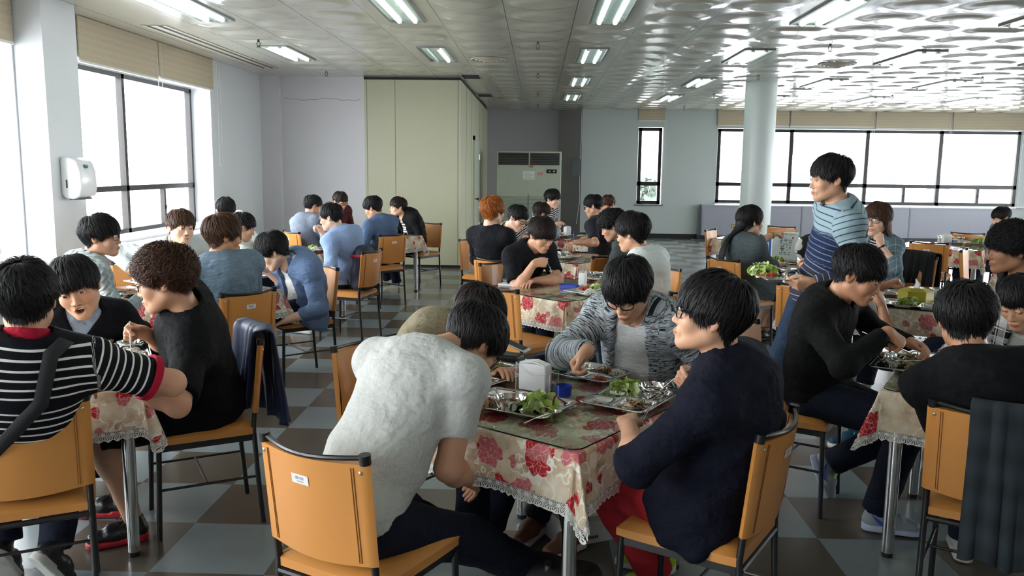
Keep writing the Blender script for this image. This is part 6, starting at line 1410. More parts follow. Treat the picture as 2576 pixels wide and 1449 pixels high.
# ---- right front table
p33 = person('man in a black sweatshirt and jeans lifting noodles with chopsticks', (1.35, 3.96), 329, H(2160, 690, 3.72), (325, 24, 0), dk('long', sweat_black, off=.020, loose=.003, neck=.062, cuff=-.02), R=dict(at=H(2262, 812, 3.52), pose='grip', dir=(-.35, .65, -.5), palm=(-.4, -.4, -.8), hint=(.8, -.3, -.6)), L=dict(at=H(2325, 872, 3.72), pose='hold', hint=(-.8, .1, -.6)), hair='short', hcol='black', hairmod=dict(vol=1.25, side=.006, back=-.07), lod=0, skin=2, w=1.05, bottom=dict(mat=M_navyjean, loose=.008),
             shoes=dict(mat=M_grsh, sole=M_bluesole, laces=M_lime, swoosh=M_swb, dirs=((.92, -.25), (.3, -.1, -.85))), feet=((1.54, 3.62), (1.47, 4.02, .17)))
p34 = person('man in a black t-shirt seen from behind at the right edge', (1.70, 2.92), 62, H(2428, 802, 2.98), (72, 14, 0), dk('tee', C('black_rib_jersey', 'plain', [srgb(14, 15, 19)]), off=.022, neck=.062, slen=.85), R=dict(), L=dict(at=None, hint=(-.2, -1, -.3)), hair='short', hcol='black', hairmod=dict(vol=1.35, back=-.08, mess=1.2), lod=0, w=.96, skin=2, shoes=dict(mat=M_ltg, sole=M_whr, dirs=((.5, .7), (.3, .9))), feet=((2.02, 3.32), (1.80, 3.36)))
p35 = person('man in a black and white plaid shirt looking down at the right edge', (2.42, 4.22), 239, H(2568, 758, 3.95), (215, 30, 0), dict(mat=plaid, sleeve='long', open=.05, off=.022, loose=.006, neck=.058), inner=dict(mat=tee_white, sleeve='none', neck=.062), hair='short', hcol='black', lod=0, skin=0, collar=dict(mat=plaid, r=.064, h=.02, t=.004, gap=.03))
p32 = person('curly-haired man smiling at the right edge, facing left', (2.86, 4.88), 165, H(2545, 628, 4.72), (172, 4, 0), dk('long', tee_black), hair='curly', hcol='black', hairmod=dict(vol=1.6, fringe=.03), lod=0, skin=2, hs=1.08)
p36 = person('man in a pale t-shirt leaning on the table behind the black sweatshirt', (2.02, 5.80), 40, H(2168, 668, 5.42), (30, 20, 0), dk('tee', pale, off=.022), R=dict(at=H(2212, 742, 5.3), pose='fist', hint=(1, 0, -.9)), L=dict(at=H(2250, 705, 5.5), pose='fist'), hair='short', hcol='black', lod=1, skin=2)
p29 = person('walking man in a blue striped jumper carrying a food tray', (1.59, 4.75), 176, H(2089, 449, 4.62), (180, 6, 0), dk('long', grad, off=.022, loose=.006, neck=.066, hem=-.05), L=dict(at=H(2012, 714, 4.42), pose='hold', palm=(.8, 0, .5), hint=(-.2, -.7, -.7)), R=dict(at=H(2030, 668, 4.78), pose='hold', palm=(-.8, 0, .5), hint=(.2, -.7, -.7)), hair='neat', hcol='black', hairmod=dict(vol=1.15, back=-.085, fringe=.04), lod=0, stand=True, bottom=dict(mat=M_jean), shoes=dict(mat=M_tealsh, laces=M_cyan), feet=((1.40, 4.86), (1.88, 4.66)))
p28 = person('woman with a long black ponytail in a grey coat beside the paper bag', (1.98, 7.56), 30, H(1888, 556, 7.50), (20, 4, 0), dict(mat=grcoat, sleeve='roll', off=.026, loose=.012, neck=.06, tail=.16, hemplane=False, name='coat'), R=dict(at=H(1968, 662, 7.75), pose='rest', hint=(.4, -.5, -.8)), L=dict(at=H(1962, 583, 7.9), pose='fist', hint=(-.5, .3, -.9)), hair='pony', hcol='black', lod=0, skin=1, w=.9, legs='short', bottom=dict(mat=blacksh, skirt=True), shoes=dict(mat=M_blks, sole=M_blks, dirs=((.8, .2), (.7, .4))), feet=((2.20, 7.95), (2.08, 7.82)), hs=1.12)
p30 = person('woman with long brown hair and glasses, fist under her chin', (3.22, 7.72), 200, H(2207, 552, 7.5), (222, 2, 0), dk('roll', teal, off=.022, loose=.006, open=.05), inner=dict(mat=bw2, sleeve='none', neck=.064), L=dict(at=H(2203, 598, 7.33), pose='fist', dir=(.1, .1, .9), palm=(.5, -.3, .1), hint=(-.8, .3, -.9)), R=dict(table=1), hair='girl', hcol='brown', glasses='black', lod=0, eyes=True, skin=1, w=.9, hs=1.2)
p31 = person('man at the far right rear leaning left over the table', (5.55, 10.12), 190, H(2519, 547, 9.95), (182, 26, 0), dk('long', slub), hair='neat', hcol='black', lod=1, skin=1, bottom=dict(mat=M_navyjean))
# ================================================================== meals and small things
def M_(px, py, rot, whose, menu, bowl=1, z=None): q = on(px, py, TZ+.012); meal(q[0], q[1], rot, whose, menu, bowl)
M_(1302, 1018, 60, 'of the man in the pale grey t-shirt', [('meat', (-.11, -.04), .8), ('kimchi', 3, 1), ('salad', (.095, .0), 1.15)], (.0, -.055))
M_(1232, 943, 325, 'of the man in the khaki t-shirt', [('noodles', 0, 1), ('kimchi', 2, 1), ('kimchi', 4, .9)], 1)
M_(1470, 936, 235, 'of the man in the marled cardigan', [('rice', (-.13, -.055), .8), ('meat', (-.07, -.055), .85), ('kimchi', 2, .8), ('salad', 4, .75)], 1)
M_(1588, 1003, 149, 'of the man in the navy jacket', [('meat', 0, 1.0), ('rice', (-.12, -.045), .6), ('salad', (.09, .065), .95), ('kimchi', 2, .25)], 1)
M_(298, 893, 208, 'of the curly-haired man', [('rice', (-.08, -.05), 1.25), ('noodles', (-.02, .05), .7)], 1)
M_(212, 868, 298, 'of the man in the navy v-neck', [('noodles', 0, 1), ('meat', 1, .9)], None)
M_(310, 735, 54, 'of the man in the cable-knit cardigan', [('rice', 0, 1), ('kimchi', 2, 1)], 1)
M_(392, 708, 324, 'of the man in the white jacket', [('salad', 0, 1), ('rice', 1, .9)], 3)
M_(655, 690, 234, 'of the man in the open blue shirt', [('meat', 0, 1), ('rice', 1, 1)], None)
M_(800, 628, 146, 'of the man in the light blue shirt', [('rice', 0, 1.2), ('salad', 3, .9), ('kimchi', 2, 1)], 1)
M_(665, 612, 56, 'of the man in white beyond the blue-grey shirt', [('salad', 0, 1), ('noodles', 1, 1)], None)
M_(900, 590, 146, 'of the man in the dark chambray shirt', [('salad', 0, 1.2), ('meat', 1, 1), ('kimchi', 3, 1)], None)
M_(925, 578, 236, 'of the man in the black hoodie', [('salad', 0, 1.1), ('rice', 1, 1)], None)
M_(1352, 702, 315, 'of the man in black lifting a long spoon', [('meat', (-.02, -.03), 1.2), ('salad', (-.02, .07), 1), ('kimchi', (.09, .06), 1.1)], (-.11, -.04))
M_(1510, 702, 225, 'behind the napkin holder on the second middle table', [('meat', 0, 1), ('kimchi', 2, 1.4)], 1)
M_(1492, 733, 135, 'of the man in the white printed t-shirt', [('kimchi', 3, 1.5), ('rice', 0, 1.1), ('salad', 4, .8)], None)
M_(1405, 645, 56, 'lying used on the third middle table', [], 3)
M_(1400, 592, 56, 'of the dark brown-haired man in grey', [('meat', 0, 1), ('kimchi', 3, 1)], 1)
M_(1490, 594, 146, 'of the man in the charcoal t-shirt', [('salad', 0, .9)], 1)
M_(2283, 918, 329, 'of the man in the black sweatshirt', [('noodles', (-.0, .05), 1.6), ('meat', (-.06, .03), 1.1)], (.04, -.06))
M_(2205, 735, 57, 'of the man in the pale t-shirt', [('kimchi', 3, 1.3), ('rice', 0, 1)], None)
M_(2240, 762, 57, 'with lettuce in front of the yellow tissue box', [('salad', (.12, .02), 1)], 0)
M_(2392, 745, 237, 'beside the yellow tissue box, right', [('kimchi', 2, 1.3)], 1)
M_(2372, 772, 147, 'beside the head of the black t-shirt', [('meat', 1, .8)], None)
M_(2440, 612, 236, 'nearest at the right rear table', [('salad', 0, 1.3), ('rice', 1, 1)], None)
M_(2418, 606, 190, 'of the man at the far right rear', [('kimchi', 0, 1), ('rice', 3, 1)], 1)
M_(1985, 660, 30, 'of the woman with the ponytail', [('salad', 0, 1), ('meat', 1, 1)], None)
# tray carried by the walking man
q = at(1966, 694, 4.60); meal(q[0], q[1], 180, 'carried by the walking man', [('salad', 4, 1.3), ('kimchi', (.0, .06), 1.3), ('rice', 0, .9), ('meat', 3, .7)], 1, z=q[2]-.02)
# spoons and chopsticks in hands or on tables
def hand(p, side): return p['w2']([a for a in p['arms'] if a['side'] == side][0]['pinch'])
def tool(p, side, tip, kind, label):
    h = hand(p, side); tip = np.array(tip, float); d = nrm(h-tip); L_ = .205; t0 = h-d*min(np.linalg.norm(h-tip), .17); (spoon if kind == 's' else chops)(t0, t0+d*L_, label)
tool(p27, 1, on(1625, 1012, TZ+.05), 's', 'spoon held over the soup by the man in the navy jacket')
tool(p27, -1, on(1640, 1018, TZ+.03), 'c', 'metal chopsticks in the left hand of the man in the navy jacket')
tool(p26, 1, at(1512, 925, 3.0), 's', 'spoon held by the man in the marled cardigan')
tool(p3, 1, at(330, 905, 3.2), 's', 'upright spoon in the hand of the curly-haired man')
tool(p21, 1, at(1388, 682, 6.05), 's', 'long spoon held by the man in the black t-shirt eating')
tool(p33, 1, at(2285, 885, 3.55), 'c', 'chopsticks lifting noodles held by the man in the black sweatshirt')
q = on(1330, 1062, TZ+.03); q2 = on(1400, 1035, TZ+.03); spoon(q2, q2+nrm(q-q2)*.21, 'spoon lying on the tray edge in front of the pale grey t-shirt')
q = on(2226, 907, TZ+.04); q2 = on(2250, 907, TZ+.045); chops(q2+nrm(q2-q)*.15, q2+nrm(q-q2)*.06, 'chopsticks lying across the tray of the black sweatshirt')
q = on(1398, 632, TZ+.04); spoon(q, q+np.array([.05, .17, .03]), 'spoon standing in the used tray on the third middle table')
# napkin holder on the nearest table
M_acr = pane_mat(); M_bluep = simple('blue_plastic', srgb(36, 62, 168), .25); M_tis = simple('white_tissue', srgb(240, 240, 242), .8, bump=.2, bscale=40)
def napkin(px, py, rot, lab, s=1.0, caddy=True, clear=True):
    q = on(px, py, TZ); r = thing('napkin_holder', lab, 'napkin holder', (q[0], q[1], TZ), math.radians(rot))
    m = MB(); m.rbox((-.012, 0, .058), (.125, .05, .108), .006); m.obj('napkins', M_tis, r, True)
    m = MB()
    for k in range(3): m.tube([(-.07+.0, -.02+k*.02, .112), (-.01, -.02+k*.02, .122), (.045, -.02+k*.02, .11)], .004, 6)
    m.obj('folded_edge', M_tis, r, True)
    if clear:
        m = MB(); m.box(-.082, -.079, -.033, .033, 0, .115); m.box(-.08, .075, -.035, -.032, 0, .085); m.box(-.08, .075, .032, .035, 0, .085); m.box(-.08, .115, -.033, .033, 0, .003); m.box(.073, .076, -.033, .033, 0, .085); m.box(.112, .115, -.033, .033, 0, .045); m.box(.075, .115, -.035, -.032, 0, .05); m.box(.075, .115, .032, .035, 0, .05); m.obj('clear_case', M_acr, r)
        m = MB(); m.tube([(-.08, -.034, .115), (-.05, -.034, .09), (-.0, -.034, .072), (.06, -.034, .085)], .0014, 5); m.tube([(-.08, .034, .115), (-.05, .034, .09), (-.0, .034, .072), (.06, .034, .085)], .0014, 5)
        for x_ in (-.08, .075, .114):
            for y_ in (-.034, .034): m.tube([(x_, y_, 0), (x_, y_, .115 if x_ < 0 else (.085 if x_ < .1 else .048))], .0012, 5)
        m.obj('case_edges', simple('acrylic_edge', (.75, .8, .85), .15), r, True)
    if caddy:
        m = MB(); V = []; n = 28
        def ringp(R_, r_, z): return [((.118+R_*math.cos(t)*1.15), R_*math.sin(t)*.95, z) for t in np.linspace(0, 2*PI, n, endpoint=False)]
        rings = [ringp(.026, 0, .003), ringp(.030, 0, .045), ringp(.027, 0, .045), ringp(.024, 0, .008)]
        for g_ in rings: V += g_
        F = [(k*n+i, k*n+(i+1) % n, (k+1)*n+(i+1) % n, (k+1)*n+i) for k in range(3) for i in range(n)]+[tuple(range(3*n, 4*n)), tuple(reversed(range(n)))]; m.put(V, F); m.obj('blue_cup', M_bluep, r, True)
    r.scale = (s,)*3; return r
napkin(1352, 985, -32, 'clear napkin holder with blue cup on the nearest middle table')
napkin(1466, 722, 80, 'white napkin stack with blue tray on the second middle table', 1.0, False, False)
q = on(1432, 726, TZ); b_ = thing('blue_tray', 'low blue plastic caddy beside the napkins on the second middle table', 'caddy', (q[0], q[1], TZ), math.radians(-20)); m = MB(); m.rbox((0, 0, .004), (.13, .06, .008), .003); m.obj('base', M_bluep, b_)
for k, (a0, a1, b0, b1) in enumerate(((-.065, .065, -.03, -.026), (-.065, .065, .026, .03), (-.065, -.061, -.03, .03), (.061, .065, -.03, .03))): m = MB(); m.box(a0, a1, b0, b1, .006, .03); m.obj('side_wall', M_bluep, b_)
napkin(1428, 592, 60, 'white napkin stack on the farthest middle table', 1.0, True, False)
napkin(2382, 613, 20, 'white napkin stack on the right rear table', 1.0, True, True)
sh = thing('salt_shaker', 'glass salt shaker with steel lid on the right rear table', 'shaker', (*on(2362, 611, TZ)[:2], TZ)); m = MB(); m.lathe([(0, 0), (.022, 0), (.023, .01), (.021, .06), (.0, .062)], 20); m.obj('jar', simple('clear_jar', (.6, .62, .6), .1), sh, True); m = MB(); m.lathe([(.022, .06), (.022, .085), (.015, .094), (0, .095)], 20); m.obj('lid', M_chrome, sh, True)
# phones, wallet
def phone(px, py, rot, lab, col=(.02, .02, .022), rim=(.8, .8, .82), tilt=(0, 0)):
    q = on(px, py, TZ+.005); r = thing('smartphone', lab, 'phone', (q[0], q[1], TZ+(.0005 if not tilt[0] else .055)), rot=(math.radians(tilt[0]), math.radians(tilt[1]), math.radians(rot))); m = MB(); m.rbox((0, 0, .004), (.072, .142, .008), .003, 0, None, 4); m.obj('phone_case', simple('phone_rim_%d' % int(rim[0]*100), rim, .3), r, True)
    m = MB(); m.box(-.032, .032, -.056, .056, .008, .0085); m.obj('screen', simple('phone_screen', (.012, .018, .018), .06), r); m = MB(); m.cyl((0, -.063, .008), (0, -.063, .0088), .005, n=12); m.obj('home_button', M_sticker, r); return r
phone(1294, 897, 70, 'white smartphone propped on a dark case on the nearest middle table', tilt=(18, 0))
cs = thing('phone_case_wallet', 'dark leather case under the white smartphone', 'case', (*on(1272, 908, TZ)[:2], TZ), math.radians(-20)); m = MB(); m.rbox((0, 0, .016), (.15, .09, .032), .012); m.obj('case_body', simple('dark_leather', (.03, .036, .036), .4), cs, True); m = MB(); m.rbox((.0, .0, .034), (.13, .075, .004), .002); m.obj('case_flap', simple('dark_leather', (.03, .036, .036), .4), cs, True)
wl = thing('wallet', 'grey folded wallet on papers on the second middle table', 'wallet', (*on(1287, 712, TZ)[:2], TZ+.014), math.radians(-20)); m = MB(); m.rbox((0, 0, .016), (.12, .085, .01), .004); m.rbox((0, 0, .003), (.12, .085, .008), .004); m.tube([(.06, -.04, .01), (.06, .04, .01)], .011, 10); m.obj('wallet_leather', simple('grey_leather', (.06, .065, .07), .5), wl, True); m = MB(); m.box(-.055, .05, -.038, .038, .0075, .011); m.obj('banknotes', simple('paper_edge', (.6, .62, .6), .7), wl)
nb = thing('notebook', 'thin stack of papers under the grey wallet', 'papers', (*on(1290, 717, TZ)[:2], TZ), math.radians(-20)); m = MB(); m.rbox((0, 0, .006), (.19, .13, .012), .002); m.obj('paper_block', M_sticker, nb)
phone(665, 728, 60, 'dark phone on the second left table before the open blue shirt', rim=(.1, .1, .1)); phone(2310, 968, 40, 'dark phone on the right front table by the black t-shirt', rim=(.05, .05, .05)); phone(1418, 603, 60, 'dark phone on the farthest middle table', rim=(.07, .07, .07))
pb = thing('tablet', 'tablet with a pale screen beside the dark phone on the second left table', 'tablet', (*on(630, 733, TZ)[:2], TZ), math.radians(55)); m = MB(); m.rbox((0, 0, .005), (.12, .19, .009), .003); m.obj('tablet_body', M_sticker, pb, True); m = MB(); m.box(-.05, .05, -.08, .08, .0095, .0102); m.obj('screen', simple('pale_screen', (.4, .45, .42), .15), pb)
bk = thing('purple_notebook', 'purple notebook under the cable-knit sleeve', 'notebook', (*on(385, 742, TZ)[:2], TZ), math.radians(20)); m = MB(); m.rbox((0, 0, .008), (.15, .2, .014), .003); m.obj('cover', simple('purple_cover', srgb(66, 52, 120), .4), bk)
# yellow tissue box
tb = thing('tissue_box', 'yellow hexagonal tissue box with a white tissue on the right middle table', 'tissue box', (*on(2302, 762, TZ)[:2], TZ), math.radians(10)); M_yel = simple('yellow_card', srgb(186, 170, 40), .35)
m = MB(); m.cyl((0, 0, 0), (0, 0, .085), .11, n=6); m.tube([(0, 0, .085), (0, 0, .105)], [.113, .055], 6); m.obj('box_body', M_yel, tb); m = MB(); m.tube([(0, 0, .1), (.01, 0, .13), (-.005, .005, .165)], [.032, .026, .003], 7, flat=.35); m.obj('tissue', M_tis, tb, True)
# white paper bag with brush lettering
q = on(1977, 656, TZ); pbag = thing('paper_bag', 'white paper shopping bag with black brush lettering on the table', 'bag', (q[0], q[1]+.05, TZ), math.radians(-8))
M_pap = simple('white_paper_bag', srgb(222, 232, 230), .5); bw_, bh_, bd_ = .245, .27, .08; m = MB(); m.box(-bw_/2, bw_/2, 0, bd_, 0, bh_); ob = m.obj('bag_body', M_pap, pbag)
def brush(strokes, x0, z0, s, wd=.1):
    m = MB()
    for st_ in strokes:
        P = [(x0+x*s, -.0012, z0+z*s) for x, z in st_]; m.tube(P, [wd*s*(1.0-.35*abs(2*i/max(1, len(P)-1)-1)) for i in range(len(P))], 6, flat=.12 if False else 1)
    # flatten the ink onto the paper
    for a in m.V: a[:, 1] = -.0012+(a[:, 1]+.0012)*.08
    return m
g = [[(.1, .95), (.8, .95), (.72, .62)], [(.05, .55), (.95, .58)], [(.45, .72), (.45, .55)], [(.5, .42), (.25, .3), (.3, .1), (.6, .05), (.75, .25), (.5, .42)]]           # gong
mu = [[(.2, .95), (.2, .65), (.8, .65), (.8, .95), (.2, .95)], [(.05, .45), (.95, .48)], [(.5, .45), (.5, .05)]]
won = [[(.35, .95), (.15, .8), (.35, .65), (.55, .8), (.35, .95)], [(.0, .5), (.7, .55)], [(.35, .52), (.35, .25)], [(.85, 1), (.85, .2)], [(.65, .38), (.85, .38)], [(.15, .25), (.15, .02), (.95, .02)]]
sa = [[(.4, .9), (.1, .2)], [(.35, .6), (.6, .2)], [(.8, 1), (.8, 0)], [(.8, .5), (1, .5)]]; gwan = [[(.1, .9), (.6, .9), (.55, .6)], [(.3, .65), (.3, .4)], [(.05, .35), (.65, .4)], [(.85, 1), (.85, .3)], [(.85, .65), (1, .65)], [(.2, .25), (.2, .02), (.9, .02)]]
hak = [[(.1, .95), (.6, .95)], [(.05, .78), (.65, .8)], [(.35, .7), (.2, .55), (.4, .45), (.5, .6), (.35, .7)], [(.85, 1), (.85, .35)], [(.85, .7), (1, .7)], [(.2, .25), (.85, .25), (.8, 0)]]; gyo = [[(.15, .85), (.85, .85), (.75, .45)], [(.35, .4), (.35, .12)], [(.6, .4), (.6, .12)], [(.0, .08), (1, .1)]]
dong = [[(.8, .95), (.2, .9), (.2, .62), (.85, .62)], [(.5, .6), (.5, .48)], [(.02, .44), (.98, .47)], [(.5, .36), (.28, .22), (.35, .04), (.65, .04), (.74, .22), (.5, .36)]]; yang = [[(.3, .95), (.1, .75), (.3, .58), (.5, .75), (.3, .95)], [(.8, 1), (.8, .4)], [(.8, .82), (1.05, .82)], [(.8, .62), (1.05, .62)], [(.5, .35), (.3, .2), (.5, .03), (.72, .2), (.5, .35)]]
dae = [[(.5, .85), (.1, .85), (.1, .2), (.5, .2)], [(.68, 1), (.68, 0)], [(.68, .5), (.9, .5)], [(.9, 1), (.9, 0)]]
def line_(chars, x0, z0, s, step, wd):
    for i, c_ in enumerate(chars): brush(c_, x0+i*step, z0, s, wd).obj('brush_letter', M_ink, pbag, False)
line_([g, mu, won], -.06, .172, .040, .043, .085); line_([sa, gwan, hak, gyo], -.055, .142, .024, .030, .085); line_([dong, yang], -.05, .092, .046, .054, .085); line_([dae, hak, gyo], -.055, .052, .030, .038, .08)
m = MB(); m.box(.062, .078, -.0015, 0, .212, .23); m.obj('red_seal', simple('seal_red', srgb(190, 50, 60), .6), pbag); m = MB(); m.tube([(-.04, -.002, .235), (-.035, -.006, .262), (0, -.01, .272), (.035, -.006, .262), (.04, -.002, .235)], .0018, 6); m.obj('bag_handle', M_pap, pbag, True)
m = MB()
for k in range(3): m.box(-.1, .09, -.0008, 0, .248+k*.006, .2495+k*.006)
m.obj('fine_print', simple('blue_grey_ink', srgb(130, 150, 170), .6), pbag)
bf_ = thing('blue_folder', 'blue document folder standing behind the white paper bag', 'folder', (q[0]+.005, q[1]+.145, TZ), math.radians(-8)); m = MB(); m.box(-.135, .135, 0, .012, 0, .245); m.obj('folder_cover', simple('blue_card', srgb(40, 110, 200), .4), bf_); m = MB(); m.box(-.128, .128, .002, .01, .004, .249); m.obj('folder_pages', M_sticker, bf_)
# floral bag behind the walking man
def floral():
    t = NT('daisy_print'); v = t.coord(); vo = t.add('ShaderNodeTexVoronoi'); t.link(v, vo.inputs['Vector']); vo.inputs['Scale'].default_value = 11; c = t.ramp(vo.outputs['Distance'], [(0, srgb(230, 150, 30)), (.11, srgb(230, 150, 30)), (.14, srgb(240, 240, 236)), (.42, srgb(240, 240, 236)), (.45, srgb(40, 90, 50)), (.52, (.01, .01, .012))]); t.set(Base_Color=c, Roughness=.6); return t.m
q = at(2036, 640, 7.9); fb = thing('floral_backpack', 'black backpack with white daisy print standing beside the paper bag table', 'backpack', (q[0]+.05, q[1], TZ), 0); m = MB(); m.ball((0, 0, .15), (.19, .10, .15), 24); m.obj('bag_shell', floral(), fb, True); m = MB(); m.tube([(-.155*math.cos(a)*1.0, -.02, .13+.128*math.sin(a)) for a in np.linspace(-.6, PI+.6, 24)], .006, 6); m.obj('piping', M_blks, fb, True)
# navy backpack on the chair behind the light blue shirt
bpk = thing('backpack', 'navy backpack with red stripes leaning on the chair back', 'backpack', (-1.66, 7.62, .452), math.radians(164)-PI/2)
M_nvb = simple('navy_nylon', srgb(26, 30, 52), .6, bump=.3, bscale=20); M_rds = simple('red_webbing', srgb(196, 30, 54), .6)
bq = [('bx', ((0, -.07, .20), (.135, .075, .20), .07), .01), ('el', ((0, -.07, .38), (.10, .07, .05)), .05), ('bx', ((0, -.02, .13), (.11, .05, .1), .05), .04)]
v, f = nets(lambda P: ev(bq, P)-.003*wr(P, 18, 3), (-.2, -.2, -.03), (.2, .12, .48), .009); link('bag_shell', mesh_np('bag_shell', v, f, True, mats=[M_nvb]), bpk)
for nm, zz, hw in (('red_band', .335, .132), ('lower_red_patch', .07, .075)): m = MB(); m.rbox((.0, -.072, zz), (2*hw+.01, .158, .026), .012); o_ = m.obj(nm, M_rds, bpk, True)
for s_ in (-1, 1): m = MB(); m.tube([(s_*.07, .02, .36), (s_*.09, .07, .25), (s_*.09, .05, .08), (s_*.10, .0, .02)], .012, 6, flat=.4); m.obj('shoulder_strap', M_nvb, bpk, True)
# draped clothes
def drape_over(name, lab, cat, x, y, face, wid, zf, zb, mat, seed, x0=0, top=.86, stripes=None, thick=.008, amp=.012):
    """cloth hung over a chair back: front fall to zf, rear fall to zb"""
    r = thing(name, lab, cat, (x, y, 0), math.radians(face)-PI/2); rg = np.random.default_rng(seed); nx, nz = 40, 50; V = []
    L1, L2 = top-zf, top-zb
    for j in range(nz+1):
        s = -L1+(L1+L2)*j/nz
        for i in range(nx+1):
            u = i/nx-.5; k = abs(s)/max(L1, L2); xx = x0+u*wid*(1-.12*k+.05*math.sin(seed+k*3)); bow = -.045*math.cos(min(1, abs(xx)/.185)*PI/2)
            yb = -.248+bow; rr = .026; a = np.clip(s/rr, -PI/2, PI/2); yy = yb-rr*math.sin(a); zz = top+rr*math.cos(a)-rr-max(0, abs(s)-rr*PI/2); fo = amp*(.3+k)*(math.sin(u*14+seed)+.5*math.sin(u*27+seed*2+zz*5)); yy += (-1 if s > 0 else 1)*(.004+.02*k+abs(fo)) if True else 0
            V.append((xx, yy-.0, zz+.012*math.sin(u*9+seed)*k))
    F = [(j*(nx+1)+i, j*(nx+1)+i+1, (j+1)*(nx+1)+i+1, (j+1)*(nx+1)+i) for j in range(nz) for i in range(nx)]
    UV = [(i/nx, j/nz) for j in range(nz+1) for i in range(nx+1)]; me = mesh_np('fabric', V, np.array(F), True, np.array(UV), [mat]); o_ = link('fabric', me, r); sd = o_.modifiers.new('thick', 'SOLIDIFY'); sd.thickness = thick; return r
def scarf_mat():
    t = NT('dark_tartan_wool'); sp = t.add('ShaderNodeSeparateXYZ'); t.link(t.coord('UV'), sp.inputs[0]); a = t.math('SINE', t.math('MULTIPLY', sp.outputs[0], 26)); b_ = t.math('SINE', t.math('MULTIPLY', sp.outputs[1], 44)); k = t.math('ADD', t.math('MULTIPLY', a, .25), t.math('MULTIPLY', b_, .2))
    c = t.mix(t.math('ADD', k, .45), srgb(20, 25, 30), srgb(44, 54, 60)); t.set(Base_Color=c, Roughness=.95); t.bump(t.noise(t.coord(), 300, 3), .3, .002); return t.m
ch_ = (1.51+.126, 2.70+.21); drape_over('scarf', 'dark grey-green tartan scarf hanging over the right foreground chair back', 'scarf', 1.637, 2.907, 59, .26, .62, .33, scarf_mat(), 4, .055, .865, amp=.012)
jk = drape_over('track_jacket', 'navy track jacket with white stripe hung on the chair of the curly-haired man', 'jacket', -1.515, 3.60, 209, .34, .50, .40, simple('navy_track_fabric', srgb(28, 44, 78), .5, bump=.2, bscale=30), 9, .05, .865, amp=.03)
m = MB(); m.tube([(.05, -.30, .868), (.06, -.345, .80), (.07, -.365, .60), (.09, -.37, .44)], .010, 6, flat=.4); m.obj('white_stripe', M_whiter, jk, True)
drape_over('coat', 'black coat hanging over the chair of the woman in glasses', 'coat', 3.34, 7.77, 200, .40, .55, .25, simple('black_wool', (.012, .012, .014), .9), 13, 0, .87, amp=.03)
# strap of the striped polo's bag
def strap(p, pts_, mat, name='bag_strap'):
    m = MB(); m.tube([tuple(q_) for q_ in pts_], .019, 6, flat=.14); m.obj(name, mat, p['root'], True)
c0, c1, c2, c3 = p1['c']; Rr = p1['R1']; Wd = p1['W']; STR = p1['torso']
m = MB(); L_ = []; Rg = []
for t in np.linspace(0, 1, 16):
    cc = c3+(c0-c3)*t; xx = (.10-.28*t)*Wd; ctr = c3+(c2-c3)*min(1, t/.3) if t < .3 else (c2+(c1-c2)*min(1, (t-.3)/.37) if t < .67 else c1+(c0-c1)*(t-.67)/.33); p_ = ctr+Rr[:, 0]*xx
    while ev(STR, p_[None].astype(f32))[0] < .043: p_ = p_-Rr[:, 1]*.004+Rr[:, 2]*(.004 if t < .15 else 0)
    wv = nrm(Rr[:, 0]*.87-Rr[:, 2]*.49)*.024; L_.append(p_-wv); Rg.append(p_+wv)
m.put(L_+Rg, [(i, i+1, 17+i, 16+i) for i in range(15)]); o_ = m.obj('bag_strap', simple('black_webbing', (.02, .021, .024), .8), p1['root'], True); sd = o_.modifiers.new('t', 'SOLIDIFY'); sd.thickness = .004
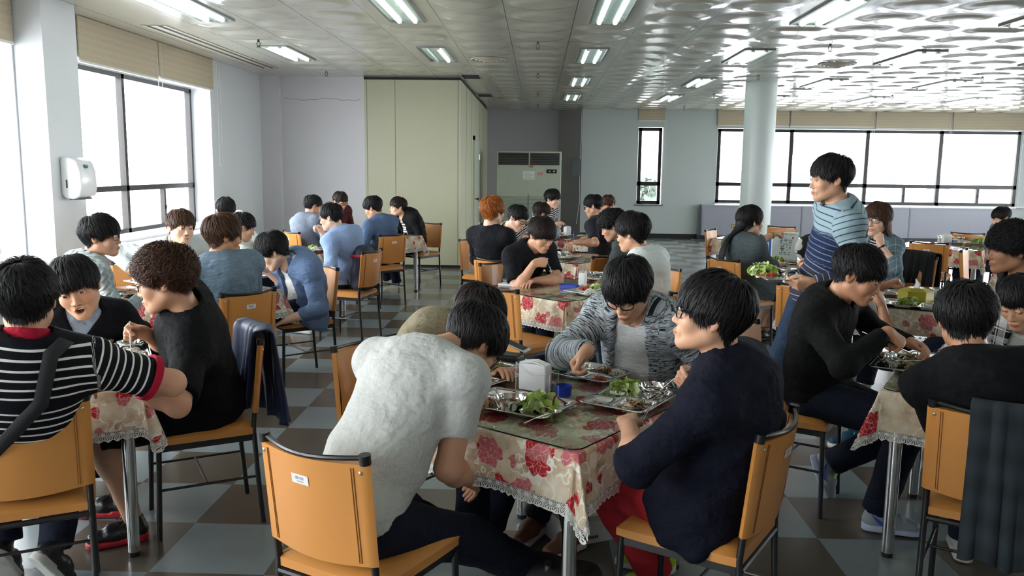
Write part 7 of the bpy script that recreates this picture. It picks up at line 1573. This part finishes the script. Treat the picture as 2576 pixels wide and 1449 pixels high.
# things on the floor under the nearest table
bx_ = thing('shoe_box', 'white shoe box under the nearest middle table', 'box', (.22, 3.50, 0), math.radians(25)); m = MB(); m.box(-.15, .15, -.09, .09, 0, .10); m.obj('box_base', M_sticker, bx_); m = MB(); m.box(-.155, .155, -.095, .095, .10, .125); m.obj('box_lid', simple('cream_card', srgb(210, 208, 196), .6), bx_)
m = MB()
for k in range(9): m.box(-.05+k*.009, -.045+k*.009, -.0915, -.0895, .02, .034)
m.obj('box_print', M_ink, bx_)
bb = thing('messenger_bag', 'black canvas bag with white strap buckles on the floor, bottom centre', 'bag', (.06, 2.83, 0), math.radians(-25)); bq = [('bx', ((0, 0, .10), (.19, .09, .11), .05), .01), ('rc', ((-.17, 0, .16), (-.19, 0, .24), .045, .03), .04)]
v, f = nets(lambda P: ev(bq, P)-.006*wr(P, 16, 5), (-.32, -.18, -.03), (.28, .18, .34), .01); v[:, 2] = np.maximum(v[:, 2], .001); link('bag_shell', mesh_np('bag_shell', v, f, True, mats=[simple('black_canvas', (.014, .014, .016), .8)]), bb)
m = MB(); m.tube([(-.21, -.01, .27), (-.225, -.02, .24), (-.22, -.06, .21), (-.20, -.08, .19)], .006, 6); m.obj('white_strap_edge', M_whiter, bb, True); m = MB(); m.cyl((.02, -.06, .2), (.03, -.075, .235), .014, n=12); m.obj('bottle_cap', M_chrome, bb, True)
# watches
for p_, s_, nm in ((p28, -1, 'gold_watch'), (p30, -1, 'black_watch')):
    a = [q_ for q_ in p_['arms'] if q_['side'] == s_][0]; fr_ = nrm(a['W']-a['E']); c = a['W']-fr_*.025; m = MB(); m.tube([c-fr_*.008, c+fr_*.008], .034, 18); m.obj(nm, simple('gold_metal', (.6, .42, .15), .3, 1) if 'gold' in nm else M_blks, p_['root'], True)
# henley placket and buttons on the cardigan man
R2, up = p26['R2'], p26['up']; 

# ================================================================== groups of like things
GN = dict(chair='orange leatherette dining chairs', table='square dining tables', tablecloth='peony tablecloths', **{'glass plate': 'glass plates on the tables', 'window blind': 'roller blinds above the windows', 'napkin holder': 'napkin holders on the tables', 'ceiling vent': 'vents'}, tray='steel food trays', bowl='steel soup bowls', spoon='steel spoons',
          rice='mounds of rice', salad='lettuce salads', kimchi='piles of kimchi', meat='heaps of braised meat', noodles='heaps of noodles', light='recessed ceiling lights', sprinkler='ceiling sprinklers', person='people eating in the cafeteria', cabinet='heater cabinets under the windows', phone='phones on the tables', vent='ceiling vents', building='buildings outside', tree='trees outside')
for o in list(COL.objects):
    if o.parent is None and 'category' in o and 'group' not in o and o['category'] in GN: o['group'] = GN[o['category']]
